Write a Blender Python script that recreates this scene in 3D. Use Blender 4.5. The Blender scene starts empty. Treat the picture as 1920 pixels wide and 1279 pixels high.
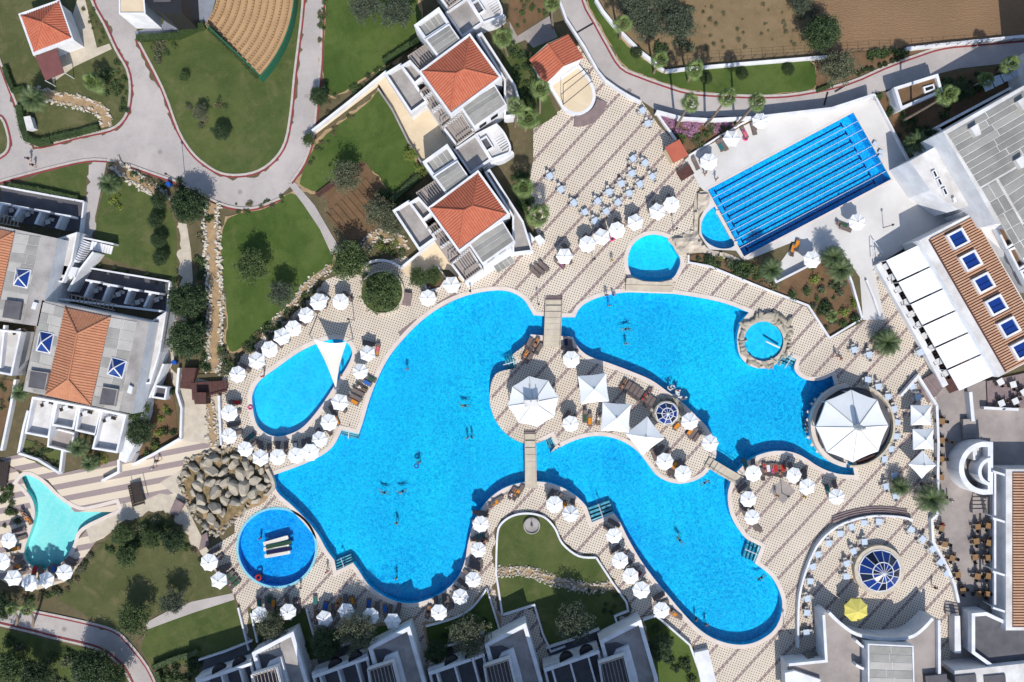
import bpy, bmesh, math, random
from mathutils import Vector, Matrix, noise
from mathutils.geometry import tessellate_polygon
R = math.radians
random.seed(7)
S = 0.08; H = 115.0; CX, CY = 960.0, 639.5          # metres per photo pixel at ground level, camera height
scene = bpy.context.scene
COL = scene.collection

# ------------------------------------------------------------------ camera, sky, sun, exposure
cam = bpy.data.cameras.new('camera'); camo = bpy.data.objects.new('camera', cam); COL.objects.link(camo)
camo.location = (0, 0, H); camo.rotation_euler = (0, 0, 0)
cam.sensor_width = 36.0; cam.lens = 36.0 * H / (1920 * S); cam.clip_end = 2000.0
scene.camera = camo
world = bpy.data.worlds.new('World'); scene.world = world; world.use_nodes = True
wn = world.node_tree.nodes; wl = world.node_tree.links
sky = wn.new('ShaderNodeTexSky'); sky.sky_type = 'NISHITA'; sky.sun_disc = False
sky.sun_elevation = R(47); sky.sun_rotation = R(175); sky.air_density = 1.0; sky.dust_density = 0.8; sky.ozone_density = 1.2
wl.new(sky.outputs[0], wn['Background'].inputs[0]); wn['Background'].inputs[1].default_value = 0.15
sun = bpy.data.lights.new('sun', 'SUN'); sun.energy = 4.15; sun.angle = R(0.5); sun.color = (1.0, 0.955, 0.88)
suno = bpy.data.objects.new('sun', sun); COL.objects.link(suno)
suno.rotation_euler = Vector((-0.085, 0.93, -1.0)).to_track_quat('-Z', 'Y').to_euler(); suno.location = (0, -60, 90)
vs = scene.view_settings; vs.view_transform = 'Standard'; vs.look = 'None'; vs.gamma = 1.0; vs.exposure = 0.15
vs.use_curve_mapping = False
scene.cycles.max_bounces = 4; scene.cycles.diffuse_bounces = 2; scene.cycles.glossy_bounces = 2; scene.cycles.transparent_max_bounces = 8
scene.cycles.caustics_reflective = False; scene.cycles.caustics_refractive = False

# ------------------------------------------------------------------ pixel helpers
def W(px, py, z=0.0):
    k = S * (1 - z / H)
    return Vector(((px - CX) * k, (CY - py) * k, z))
def PL(pts, z=0.0):
    return [tuple(W(p[0], p[1], z)[:2]) for p in pts]
def smooth(pts, closed=True, n=5):
    """Catmull-Rom through pixel points; a point with a third value is a sharp corner."""
    N = len(pts); out = []
    cnt = N if closed else N - 1
    for i in range(cnt):
        p1, p2 = pts[i], pts[(i + 1) % N]
        c1, c2 = len(p1) > 2, len(p2) > 2
        p0 = pts[i - 1] if (closed or i > 0) else p1
        p3 = pts[(i + 2) % N] if (closed or i + 2 < N) else p2
        if c1: p0 = p1
        if c2: p3 = p2
        if c1 and c2:
            out.append((p1[0], p1[1])); continue
        for k in range(n):
            t = k / n; t2 = t * t; t3 = t2 * t
            f = lambda a, b, c, d: 0.5 * (2*b + (c-a)*t + (2*a-5*b+4*c-d)*t2 + (3*b-a-3*c+d)*t3)
            out.append((f(p0[0], p1[0], p2[0], p3[0]), f(p0[1], p1[1], p2[1], p3[1])))
    if not closed: out.append((pts[-1][0], pts[-1][1]))
    return out
def circ(cx, cy, r, n=40, a0=0, a1=360):
    full = abs(a1 - a0) >= 360
    m = n if full else n + 1
    return [(cx + r*math.cos(R(a0 + (a1-a0)*i/n)), cy + r*math.sin(R(a0 + (a1-a0)*i/n))) for i in range(m)]
def area(p):
    return 0.5 * sum(p[i][0]*p[(i+1) % len(p)][1] - p[(i+1) % len(p)][0]*p[i][1] for i in range(len(p)))
def ccw(p):
    p = [tuple(q[:2]) for q in p]
    return p if area(p) > 0 else p[::-1]
def offset(p, d):
    """offset a closed world-space loop outwards by d"""
    p = ccw(p); n = len(p); out = []
    for i in range(n):
        a, b, c = Vector(p[i-1]), Vector(p[i]), Vector(p[(i+1) % n])
        e1 = (b-a); e2 = (c-b)
        if e1.length < 1e-6: e1 = e2
        if e2.length < 1e-6: e2 = e1
        n1 = Vector((e1.y, -e1.x)).normalized(); n2 = Vector((e2.y, -e2.x)).normalized()
        m = n1 + n2
        if m.length < 1e-4: m = n1
        m.normalize(); k = max(0.45, m.dot(n1))
        out.append(tuple(b + m * (d / k)))
    return out

# ------------------------------------------------------------------ mesh helpers
class MB:
    def __init__(s): s.v = []; s.f = []; s.m = []
    def add(s, vs_, fs, mi=0):
        o = len(s.v); s.v += [tuple(v) for v in vs_]
        for f in fs: s.f.append(tuple(o + i for i in f)); s.m.append(mi)
        return s
    def sheet(s, loops, z, mi=0, zf=None):
        """flat area; loops[0] outer, others holes (world xy)"""
        L = [[Vector((x, y, 0)) for x, y in (l if len(l[0]) == 2 else [q[:2] for q in l])] for l in loops]
        flat = [v for l in L for v in l]
        tri = tessellate_polygon(L)
        fs = []
        for t in tri:
            a, b, c = (flat[i] for i in t)
            fs.append(t if (b-a).cross(c-a).z > 0 else t[::-1])
        s.add([(v.x, v.y, z if zf is None else zf(v.x, v.y)) for v in flat], fs, mi); return s
    def prism(s, poly, z0, z1, mi=0, top=None, bottom=False, holes=()):
        """vertical walls z0..z1 round poly (world xy) and a cap; top = material of the cap"""
        poly = ccw(poly)
        for lp, rev in [(poly, False)] + [(ccw(h)[::-1], False) for h in holes]:
            n = len(lp)
            s.add([(x, y, z0) for x, y in lp] + [(x, y, z1) for x, y in lp],
                  [(i, (i+1) % n, n+(i+1) % n, n+i) for i in range(n)], mi)
        s.sheet([poly] + list(holes), z1, mi if top is None else top)
        if bottom:
            k = len(s.f); s.sheet([poly] + list(holes), z0, mi)
            for i in range(k, len(s.f)): s.f[i] = s.f[i][::-1]
        return s
    def ring(s, poly, w, z0, z1, mi=0):
        """a wall of thickness w just inside poly"""
        p = ccw(poly); return s.prism(p, z0, z1, mi, bottom=False, holes=[offset(p, -w)])
    def box(s, c, sz, rz=0, mi=0, rx=0, ry=0):
        M = Matrix.Rotation(rz, 3, 'Z') @ Matrix.Rotation(ry, 3, 'Y') @ Matrix.Rotation(rx, 3, 'X')
        P = [Vector(c) + M @ Vector((x*sz[0]/2, y*sz[1]/2, z*sz[2]/2)) for x in (-1, 1) for y in (-1, 1) for z in (-1, 1)]
        s.add(P, [(0,1,3,2), (4,6,7,5), (0,4,5,1), (2,3,7,6), (0,2,6,4), (1,5,7,3)], mi); return s
    def tube(s, a, b, r0, r1=None, n=6, mi=0, cap=True):
        a = Vector(a); b = Vector(b); r1 = r0 if r1 is None else r1
        d = (b-a).normalized(); u = d.orthogonal().normalized(); w = d.cross(u)
        P = []
        for c, r in ((a, r0), (b, r1)):
            P += [c + (u*math.cos(2*math.pi*i/n) + w*math.sin(2*math.pi*i/n))*r for i in range(n)]
        F = [(i, (i+1) % n, n+(i+1) % n, n+i) for i in range(n)]
        if cap: F += [tuple(range(n))[::-1], tuple(range(n, 2*n))]
        s.add(P, F, mi); return s
    def path(s, pts, w, z0, z1, mi=0, closed=False):
        """a wall or strip of width w along world-xy points"""
        P = [Vector(p[:2]) for p in pts]; n = len(P); Lf = []; Rt = []
        for i in range(n):
            a = P[i-1] if (i > 0 or closed) else P[i]; c = P[(i+1) % n] if (i < n-1 or closed) else P[i]
            e1 = (P[i]-a); e2 = (c-P[i])
            if e1.length < 1e-6: e1 = e2
            if e2.length < 1e-6: e2 = e1
            e1 = e1.normalized(); e2 = e2.normalized()
            m = Vector((-(e1.y+e2.y), e1.x+e2.x))
            if m.length < 1e-4: m = Vector((-e1.y, e1.x))
            m.normalize(); k = max(0.5, m.dot(Vector((-e1.y, e1.x))))
            Lf.append(P[i] + m*w/2/k); Rt.append(P[i] - m*w/2/k)
        zz = z0 if callable(z0) else None
        V = []
        for a, b in zip(Lf, Rt): V += [(b.x, b.y, z0), (a.x, a.y, z0), (a.x, a.y, z1), (b.x, b.y, z1)]
        F = []
        for i in range(n if closed else n-1):
            o = 4*i; q = 4*((i+1) % n)
            F += [(o+1, q+1, q+2, o+2)[::-1], (o, q, q+3, o+3), (o+3, q+3, q+2, o+2)]
        if not closed: F += [(0, 3, 2, 1), (4*n-4, 4*n-3, 4*n-2, 4*n-1)]
        s.add(V, F, mi); return s
    def lathe(s, prof, n=12, c=(0, 0), mi=0):
        V = []; F = []
        for r, z in prof: V += [(c[0]+r*math.cos(2*math.pi*i/n), c[1]+r*math.sin(2*math.pi*i/n), z) for i in range(n)]
        for k in range(len(prof)-1):
            for i in range(n): F.append((k*n+i, k*n+(i+1) % n, (k+1)*n+(i+1) % n, (k+1)*n+i))
        F.append(tuple((len(prof)-1)*n+i for i in range(n)))
        s.add(V, F, mi); return s
    def mesh(s, name, mats, smooth_=False, off=(0, 0, 0)):
        me = bpy.data.meshes.new(name)
        ox, oy, oz = off
        me.from_pydata([(x-ox, y-oy, z-oz) for x, y, z in s.v], [], s.f)
        for m in (mats if isinstance(mats, (list, tuple)) else [mats]): me.materials.append(m)
        if any(s.m): me.polygons.foreach_set('material_index', s.m)
        if smooth_: me.polygons.foreach_set('use_smooth', [True]*len(s.f))
        me.update(); return me
    def build(s, name, mats, parent=None, smooth_=False, loc=None):
        """parented: mesh is given in world space and moved into the parent's space"""
        off = tuple(parent.matrix_basis.translation) if parent is not None else (0, 0, 0)
        if parent is not None and parent.parent is not None:
            off = tuple(Vector(off) + parent.parent.matrix_basis.translation)
        if parent is None and loc is not None: off = loc
        o = bpy.data.objects.new(name, s.mesh(name, mats, smooth_, off)); COL.objects.link(o)
        if parent is not None: o.parent = parent
        elif loc is not None: o.location = loc
        return o
def link(name, me, parent=None, loc=(0, 0, 0), rz=0.0, sc=1.0):
    o = bpy.data.objects.new(name, me); COL.objects.link(o); o.location = loc; o.rotation_euler = (0, 0, rz)
    o.scale = (sc, sc, sc) if isinstance(sc, (int, float)) else sc
    if parent is not None: o.parent = parent
    return o
def tag(o, label, cat, group=None, kind=None):
    o['label'] = label; o['category'] = cat
    if group: o['group'] = group
    if kind: o['kind'] = kind
    return o
def thing(name, label, cat, loc=(0, 0, 0), rz=0.0, group=None):
    o = bpy.data.objects.new(name, None); COL.objects.link(o); o.empty_display_size = 0.3
    o.location = loc; o.rotation_euler = (0, 0, rz)
    return tag(o, label, cat, group)
def copy_tree(o, loc, rz=0.0, sc=1.0, parent=None):
    c = o.copy(); COL.objects.link(c)
    if parent is None:
        c.location = loc; c.rotation_euler = (0, 0, rz)
        c.scale = (sc, sc, sc) if isinstance(sc, (int, float)) else sc
    else: c.parent = parent
    for ch in CHILD.get(o.name, ()): copy_tree(ch, None, parent=c)
    return c
CHILD = {}
def register(o):
    """remember the children of a prototype so copies need no search"""
    CHILD[o.name] = list(o.children)
    for c in o.children: register(c)
def drop(o):
    """remove a prototype that was only copied from"""
    for c in CHILD.get(o.name, ()): drop(c)
    bpy.data.objects.remove(o)
ORD = ['first', 'second', 'third', 'fourth', 'fifth', 'sixth', 'seventh', 'eighth', 'ninth', 'tenth', 'eleventh', 'twelfth',
       'thirteenth', 'fourteenth', 'fifteenth', 'sixteenth', 'seventeenth', 'eighteenth', 'nineteenth', 'twentieth'] + \
      ['twenty-' + w for w in ('first', 'second', 'third', 'fourth', 'fifth', 'sixth', 'seventh', 'eighth', 'ninth')]

# ------------------------------------------------------------------ materials
def lin(c): return ((c/255.0)/12.92 if c/255.0 < 0.04045 else ((c/255.0+0.055)/1.055)**2.4)
def C(r, g, b, k=0.78): return (lin(r)*k, lin(g)*k, lin(b)*k)     # sunlit colour in the photograph -> base colour
class NT:
    def __init__(s, name):
        s.mat = bpy.data.materials.new(name); s.mat.use_nodes = True
        s.t = s.mat.node_tree; s.n = s.t.nodes; s.l = s.t.links; s.b = s.n['Principled BSDF']
        s.co = s.n.new('ShaderNodeTexCoord').outputs['Object']
    def _in(s, sock, v):
        if v is None: return
        if isinstance(v, (int, float)): sock.default_value = v
        elif isinstance(v, (tuple, list)): sock.default_value = tuple(v) + ((1.0,) if len(v) == 3 and len(sock.default_value) == 4 else ())
        else: s.l.new(v, sock)
    def m(s, op, a, b=None, c=None, clamp=False):
        n = s.n.new('ShaderNodeMath'); n.operation = op; n.use_clamp = clamp
        for i, v in enumerate((a, b, c)): s._in(n.inputs[i], v)
        return n.outputs[0]
    def vm(s, op, a, b=None):
        n = s.n.new('ShaderNodeVectorMath'); n.operation = op
        s._in(n.inputs[0], a); s._in(n.inputs[1], b)
        return n.outputs['Value' if op in ('DOT_PRODUCT', 'LENGTH') else 'Vector']
    def mix(s, f, a, b, mode='MIX'):
        n = s.n.new('ShaderNodeMixRGB'); n.blend_type = mode
        s._in(n.inputs[0], f); s._in(n.inputs[1], a); s._in(n.inputs[2], b); return n.outputs[0]
    def noise(s, scale, detail=4, rough=0.55, co=None, dist=0.0):
        n = s.n.new('ShaderNodeTexNoise'); n.inputs['Scale'].default_value = scale; n.inputs['Detail'].default_value = detail
        n.inputs['Roughness'].default_value = rough; n.inputs['Distortion'].default_value = dist
        s.l.new(co or s.co, n.inputs['Vector']); return n.outputs['Fac']
    def vor(s, scale, feat='F1', out='Distance', co=None, rnd=1.0):
        n = s.n.new('ShaderNodeTexVoronoi'); n.feature = feat; n.inputs['Scale'].default_value = scale
        n.inputs['Randomness'].default_value = rnd
        s.l.new(co or s.co, n.inputs['Vector']); return n.outputs[out]
    def ramp(s, f, stops):
        n = s.n.new('ShaderNodeValToRGB'); e = n.color_ramp.elements
        while len(e) < len(stops): e.new(0.5)
        for q, (p, c) in zip(e, stops):
            q.position = p; q.color = tuple(c) + (1.0,) if len(c) == 3 else c
        s._in(n.inputs[0], f); return n.outputs[0]
    def step(s, f, lo, hi):
        n = s.n.new('ShaderNodeMapRange'); n.interpolation_type = 'SMOOTHSTEP'
        n.inputs['From Min'].default_value = lo; n.inputs['From Max'].default_value = hi
        s._in(n.inputs['Value'], f); return n.outputs[0]
    def bump(s, h, strength=0.3, dist=0.05):
        n = s.n.new('ShaderNodeBump'); n.inputs['Strength'].default_value = strength; n.inputs['Distance'].default_value = dist
        s._in(n.inputs['Height'], h); s.l.new(n.outputs[0], s.b.inputs['Normal']); return n.outputs[0]
    def done(s, col, rough=0.8, spec=0.3, **kw):
        s._in(s.b.inputs['Base Color'], col); s._in(s.b.inputs['Roughness'], rough)
        s.b.inputs['Specular IOR Level'].default_value = spec
        for k, v in kw.items(): s._in(s.b.inputs[k.replace('_', ' ')], v)
        return s.mat
def pm(name, a, b=None, scale=1.5, rough=0.8, bump=0.0, bscale=None, fine=0.12, spec=0.3, lo=0.3, hi=0.7, dist=0.03, **kw):
    """plain surface: colour a..b by noise at `scale`, plus fine grain, plus relief"""
    t = NT(name); b = b or tuple(x*0.8 for x in a)
    f = t.step(t.noise(scale, 5, 0.6), lo, hi)
    c = t.mix(f, a, b)
    g = t.noise(scale*9, 3, 0.7)
    c = t.mix(fine, c, t.mix(g, (0.0, 0.0, 0.0), tuple(min(1, x*2.0) for x in a)))
    if bump: t.bump(t.noise(bscale or scale*6, 5, 0.7), bump, dist)
    return t.done(c, rough, spec, **kw)

M = {}
M['white'] = pm('white_plaster', C(244, 245, 248, .82), C(222, 222, 226, .80), 0.5, 0.85, 0.12, 8, 0.05)
M['whiteroof'] = pm('white_roof_paint', C(236, 234, 232, .82), C(196, 191, 187, .82), 0.3, 0.85, 0.1, 6, 0.06)
M['greyroof'] = pm('grey_roof_coating', C(188, 182, 178), C(146, 140, 136), 0.3, 0.9, 0.1, 8, 0.08)
M['panel'] = pm('grey_felt_panel', C(172, 170, 164), C(150, 147, 142), 0.5, 0.95, 0.25, 14, 0.14)
M['panel2'] = pm('weathered_felt_panel', C(158, 157, 152), C(132, 130, 126), 0.3, 0.95, 0.25, 14, 0.16)
M['palepanel'] = pm('pale_felt_panel', C(196, 192, 186), C(182, 178, 172), 0.5, 0.95, 0.2, 14, 0.1)
M['cream'] = pm('cream_terrace', C(238, 217, 186), C(224, 202, 170), 0.4, 0.85, 0.05, 6, 0.06)
M['stonepath'] = pm('cream_stone_path', C(216, 204, 184), C(196, 182, 164), 0.9, 0.9, 0.2, 5, 0.12)
M['greyfloor'] = pm('grey_terrace_floor', C(176, 166, 160), C(146, 137, 133), 0.25, 0.85, 0.05, 8, 0.08)
M['purple'] = pm('mauve_paving', C(150, 132, 130), C(132, 116, 116), 1.2, 0.85, 0.1, 8, 0.12)
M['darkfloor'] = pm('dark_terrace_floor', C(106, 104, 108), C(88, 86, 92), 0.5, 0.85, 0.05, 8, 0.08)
M['metal'] = pm('white_steel', C(232, 234, 238), None, 2, 0.45, 0, None, 0.03, 0.5)
M['dark'] = pm('dark_steel', (0.02, 0.02, 0.022), None, 2, 0.5, 0, None, 0.03, 0.5)
M['wood'] = pm('weathered_timber', C(150, 112, 88), C(112, 84, 66), 2.5, 0.8, 0.2, 20, 0.2)
M['pergola'] = pm('greyed_pergola_timber', C(190, 176, 164), C(160, 146, 134), 2.5, 0.8, 0.2, 20, 0.15)
M['darkwood'] = pm('stained_dark_timber', C(98, 66, 60), C(78, 52, 50), 2.0, 0.75, 0.15, 20, 0.15)
M['maroon'] = pm('maroon_canopy', C(132, 84, 82), C(120, 76, 74), 0.8, 0.8, 0.05, 8, 0.06)
M['terracotta'] = pm('terracotta_flat', C(196, 108, 86), C(184, 98, 78), 1.0, 0.85, 0.08, 10, 0.1)
M['fabric'] = pm('white_canvas', C(250, 250, 249, .88), C(240, 240, 241, .88), 0.6, 0.9, 0.05, 4, 0.03)
M['tent'] = pm('off_white_tent_canvas', C(243, 245, 246, .86), C(232, 235, 236, .86), 0.25, 0.9, 0.05, 3, 0.03)
M['awning'] = pm('white_awning_canvas', C(250, 252, 254, .9), C(244, 248, 250, .9), 0.2, 0.9, 0.03, 2, 0.02)
M['sail'] = pm('cream_sail_canvas', C(246, 240, 226, .86), C(238, 230, 214, .86), 0.3, 0.9, 0.05, 2, 0.03)
M['yellow'] = pm('pale_yellow_canvas', C(232, 220, 120), C(222, 208, 108), 0.8, 0.9, 0.05, 4, 0.04)
M['table'] = pm('pale_blue_table', C(205, 220, 236), C(192, 208, 226), 1.5, 0.6, 0, None, 0.04)
M['chair'] = pm('white_wire_chair', C(222, 218, 214), C(200, 196, 192), 3, 0.6, 0, None, 0.08)
M['brownchair'] = pm('dark_rattan', (0.028, 0.02, 0.018), (0.045, 0.032, 0.026), 6, 0.7, 0.3, 40, 0.2)
M['tabletan'] = pm('tan_table', C(156, 122, 84), C(136, 104, 70), 3, 0.7, 0, None, 0.1)
M['loungerf'] = pm('brown_grey_lounger_frame', C(92, 80, 76), None, 3, 0.6, 0, None, 0.08)
M['loungerp'] = pm('taupe_lounger_mesh', C(124, 110, 106), C(108, 96, 92), 4, 0.8, 0.1, 30, 0.1)
M['skin'] = pm('tanned_skin', C(196, 146, 118), C(178, 126, 100), 4, 0.6, 0, None, 0.04)
M['hair'] = pm('dark_hair', (0.018, 0.012, 0.009), (0.03, 0.02, 0.014), 20, 0.6, 0, None, 0.1)
for nm, c in dict(orange=(232, 146, 42), teal=(40, 120, 120), green=(52, 92, 70), red=(196, 48, 44), pink=(232, 90, 150), navy=(34, 40, 90),
                  blue=(46, 110, 200), black=(26, 26, 30), whitec=(236, 236, 236), purplec=(120, 70, 130), cyan=(70, 190, 210), yellowc=(236, 206, 60)).items():
    M[nm] = pm(nm + '_cloth', C(*c), None, 5, 0.85, 0, None, 0.06)
M['glassblue'] = NT('blue_glass').done((0.006, 0.032, 0.19), 0.08, 0.6)
M['glassdark'] = NT('dark_glass').done((0.004, 0.008, 0.03), 0.06, 0.6)
M['window'] = NT('window_glass').done((0.012, 0.018, 0.026), 0.06, 0.6)
M['cage'] = NT('dark_window_opening').done((0.01, 0.01, 0.012), 0.5, 0.4)
M['rock'] = pm('grey_boulder', C(194, 184, 166), C(136, 128, 116), 1.1, 0.95, 0.8, 4, 0.25, dist=0.12)
M['whiterock'] = pm('pale_limestone', C(226, 216, 200), C(176, 164, 148), 1.6, 0.95, 0.7, 7, 0.2, dist=0.06)
M['cliff'] = pm('sculpted_cream_rock', C(224, 208, 190), C(186, 170, 154), 0.8, 0.95, 0.7, 2.2, 0.16, dist=0.15)
M['soil'] = pm('brown_soil', C(128, 100, 74), C(100, 80, 58), 0.6, 0.98, 0.6, 6, 0.25, dist=0.06)
M['sand'] = pm('dry_stream_sand', C(186, 158, 122), C(156, 130, 98), 1.2, 0.98, 0.4, 7, 0.2)
M['kerb'] = pm('pale_kerb', C(206, 196, 188), C(184, 174, 168), 1.5, 0.9, 0.2, 8, 0.1)
M['redkerb'] = pm('red_kerb_paint', C(158, 66, 72), C(132, 60, 64), 0.8, 0.85, 0.1, 8, 0.14)
M['coping'] = pm('pink_beige_coping', C(236, 222, 210), C(224, 207, 194), 0.7, 0.8, 0.1, 6, 0.08)
M['lapdeck'] = pm('pale_concrete_deck', C(228, 225, 222), C(212, 208, 204), 0.18, 0.85, 0.05, 3, 0.05)
M['wallstone'] = pm('cream_stone_wall', C(222, 208, 188), C(196, 182, 162), 1.3, 0.9, 0.3, 5, 0.14)
M['trunk'] = pm('grey_palm_bark', C(150, 132, 116), C(110, 96, 84), 3, 0.95, 0.5, 9, 0.2)
M['bark'] = pm('brown_bark', C(96, 78, 62), C(66, 54, 44), 4, 0.95, 0.5, 9, 0.2)
M['plasticblue'] = pm('blue_plastic', C(30, 90, 190), None, 3, 0.4, 0, None, 0.03)
M['greenedge'] = pm('green_painted_edge', C(48, 112, 84), None, 3, 0.7, 0, None, 0.06)
M['seatrow'] = pm('tan_terrace_step', C(196, 162, 122), C(182, 148, 110), 0.6, 0.9, 0.05, 8, 0.06)
M['seat'] = pm('tan_seat', C(186, 150, 110), C(172, 136, 98), 2, 0.8, 0, None, 0.05)
M['stage'] = pm('blue_grey_stage_floor', C(150, 154, 166), C(138, 142, 154), 0.8, 0.85, 0.1, 8, 0.08)
M['stepwater'] = pm('pale_blue_step_tile', C(150, 214, 226), C(120, 196, 214), 3, 0.6, 0, None, 0.05)
def leafmat(name, a, b, dry=None):
    t = NT(name)
    oi = t.n.new('ShaderNodeObjectInfo'); geo = t.n.new('ShaderNodeNewGeometry')
    rnd = geo.outputs['Random Per Island']
    f = t.mix(rnd, a, b)
    f = t.mix(t.step(t.noise(0.8, 3), 0.35, 0.7), f, tuple(x*0.72 for x in a))
    if dry: f = t.mix(t.step(t.noise(1.3, 3), 0.55, 0.75), f, dry)
    f = t.mix(0.25, f, t.mix(oi.outputs['Random'], a, b))
    return t.done(f, 0.55, 0.35)
M['leaf_olive'] = leafmat('olive_leaves', (0.085, 0.10, 0.055), (0.16, 0.17, 0.095), (0.15, 0.14, 0.09))
M['leaf_dark'] = leafmat('dark_evergreen_leaves', (0.026, 0.050, 0.018), (0.066, 0.108, 0.038))
M['leaf_mid'] = leafmat('mid_green_leaves', (0.042, 0.076, 0.022), (0.115, 0.16, 0.05))
M['leaf_grey'] = leafmat('grey_green_leaves', (0.06, 0.08, 0.05), (0.115, 0.135, 0.085))
M['leaf_hedge'] = leafmat('clipped_hedge_leaves', (0.03, 0.055, 0.016), (0.07, 0.105, 0.03))
M['leaf_bright'] = leafmat('yellow_green_leaves', (0.16, 0.21, 0.04), (0.26, 0.30, 0.06))
M['leaf_palm'] = leafmat('palm_fronds', (0.075, 0.125, 0.03), (0.18, 0.23, 0.07), (0.16, 0.16, 0.07))
M['leaf_date'] = leafmat('date_palm_fronds', (0.05, 0.085, 0.03), (0.12, 0.16, 0.06))
M['leaf_dry'] = leafmat('dry_shrub', (0.13, 0.12, 0.06), (0.2, 0.17, 0.09))
M['leaf_pink'] = leafmat('pink_blossom', (0.34, 0.15, 0.26), (0.52, 0.30, 0.42), (0.08, 0.11, 0.04))

def lawnmat(name, a, b, dry, amt=0.6, s=0.14):
    t = NT(name)
    f = t.mix(t.step(t.noise(s, 4, 0.65, dist=0.6), 0.32, 0.66), a, b)
    f = t.mix(t.m('MULTIPLY', t.step(t.noise(s*4.5, 5, 0.7), 0.45, 0.75), 0.55), f, tuple(x*0.62 for x in a))
    d = t.step(t.noise(s*2.1, 6, 0.7, dist=0.5), 0.66 - amt*0.22, 0.80 - amt*0.10)
    f = t.mix(t.m('MULTIPLY', d, 0.8), f, dry)
    f = t.mix(t.m('MULTIPLY', t.step(t.noise(3.2, 3, 0.8), 0.64, 0.72), 0.45), f, tuple(min(1, x*1.7) for x in dry))
    f = t.mix(0.4, f, t.mix(t.noise(6, 4, 0.8), tuple(x*0.35 for x in a), tuple(min(1, x*1.7) for x in b)))
    t.bump(t.noise(7, 5, 0.8), 0.8, 0.08)
    return t.done(f, 0.95, 0.1)
M['lawn'] = lawnmat('watered_lawn', (0.038, 0.066, 0.018), (0.095, 0.115, 0.038), (0.155, 0.14, 0.068), 0.8)
M['lawnrich'] = lawnmat('rich_lawn', (0.030, 0.064, 0.012), (0.088, 0.124, 0.032), (0.12, 0.12, 0.05), 0.5)
M['lawndry'] = lawnmat('patchy_lawn', (0.058, 0.074, 0.026), (0.10, 0.105, 0.044), (0.19, 0.155, 0.085), 0.85, 0.2)
M['scrub'] = lawnmat('scrubby_ground', (0.085, 0.078, 0.040), (0.13, 0.105, 0.06), (0.20, 0.15, 0.095), 0.8, 0.25)
M['drygrass'] = lawnmat('dry_brown_field', (0.17, 0.12, 0.06), (0.23, 0.165, 0.095), (0.12, 0.085, 0.045), 0.9, 0.16)
def ploughmat():
    t = NT('ploughed_soil')
    w = t.n.new('ShaderNodeTexWave'); w.wave_type = 'BANDS'; w.bands_direction = 'Y'; w.inputs['Scale'].default_value = 0.75
    w.inputs['Distortion'].default_value = 11.0; w.inputs['Detail'].default_value = 4; w.inputs['Detail Scale'].default_value = 1.3
    t.l.new(t.co, w.inputs['Vector'])
    f = t.mix(t.step(t.noise(0.12, 5), 0.3, 0.7), (0.245, 0.15, 0.083), (0.19, 0.118, 0.066))
    f = t.mix(0.35, f, t.mix(t.noise(2.5, 5, .7), (0.10, 0.06, 0.035), (0.30, 0.20, 0.12)))
    t.bump(t.m('ADD', t.m('MULTIPLY', w.outputs['Fac'], 0.28), t.noise(2.2, 6, .75)), 0.6, 0.14)
    return t.done(f, 0.98, 0.1)
M['plough'] = ploughmat()
def roadmat():
    t = NT('grey_block_paving_road')
    br = t.n.new('ShaderNodeTexBrick'); br.inputs['Scale'].default_value = 2.2
    br.inputs['Color1'].default_value = (*C(190, 182, 177), 1); br.inputs['Color2'].default_value = (*C(180, 172, 168), 1)
    br.inputs['Mortar'].default_value = (*C(164, 157, 154), 1); br.inputs['Mortar Size'].default_value = 0.02
    t.l.new(t.co, br.inputs['Vector'])
    f = t.mix(t.step(t.noise(0.12, 5, 0.65), 0.35, 0.7), br.outputs['Color'], C(201, 192, 187))
    f = t.mix(t.m('MULTIPLY', t.step(t.noise(0.3, 6, 0.75, dist=0.7), 0.48, 0.75), 0.5), f, C(162, 155, 153))
    f = t.mix(t.m('MULTIPLY', t.step(t.noise(1.6, 5, 0.8), 0.60, 0.72), 0.35), f, C(140, 133, 132))
    return t.done(f, 0.9, 0.2)
M['road'] = roadmat()
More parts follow.
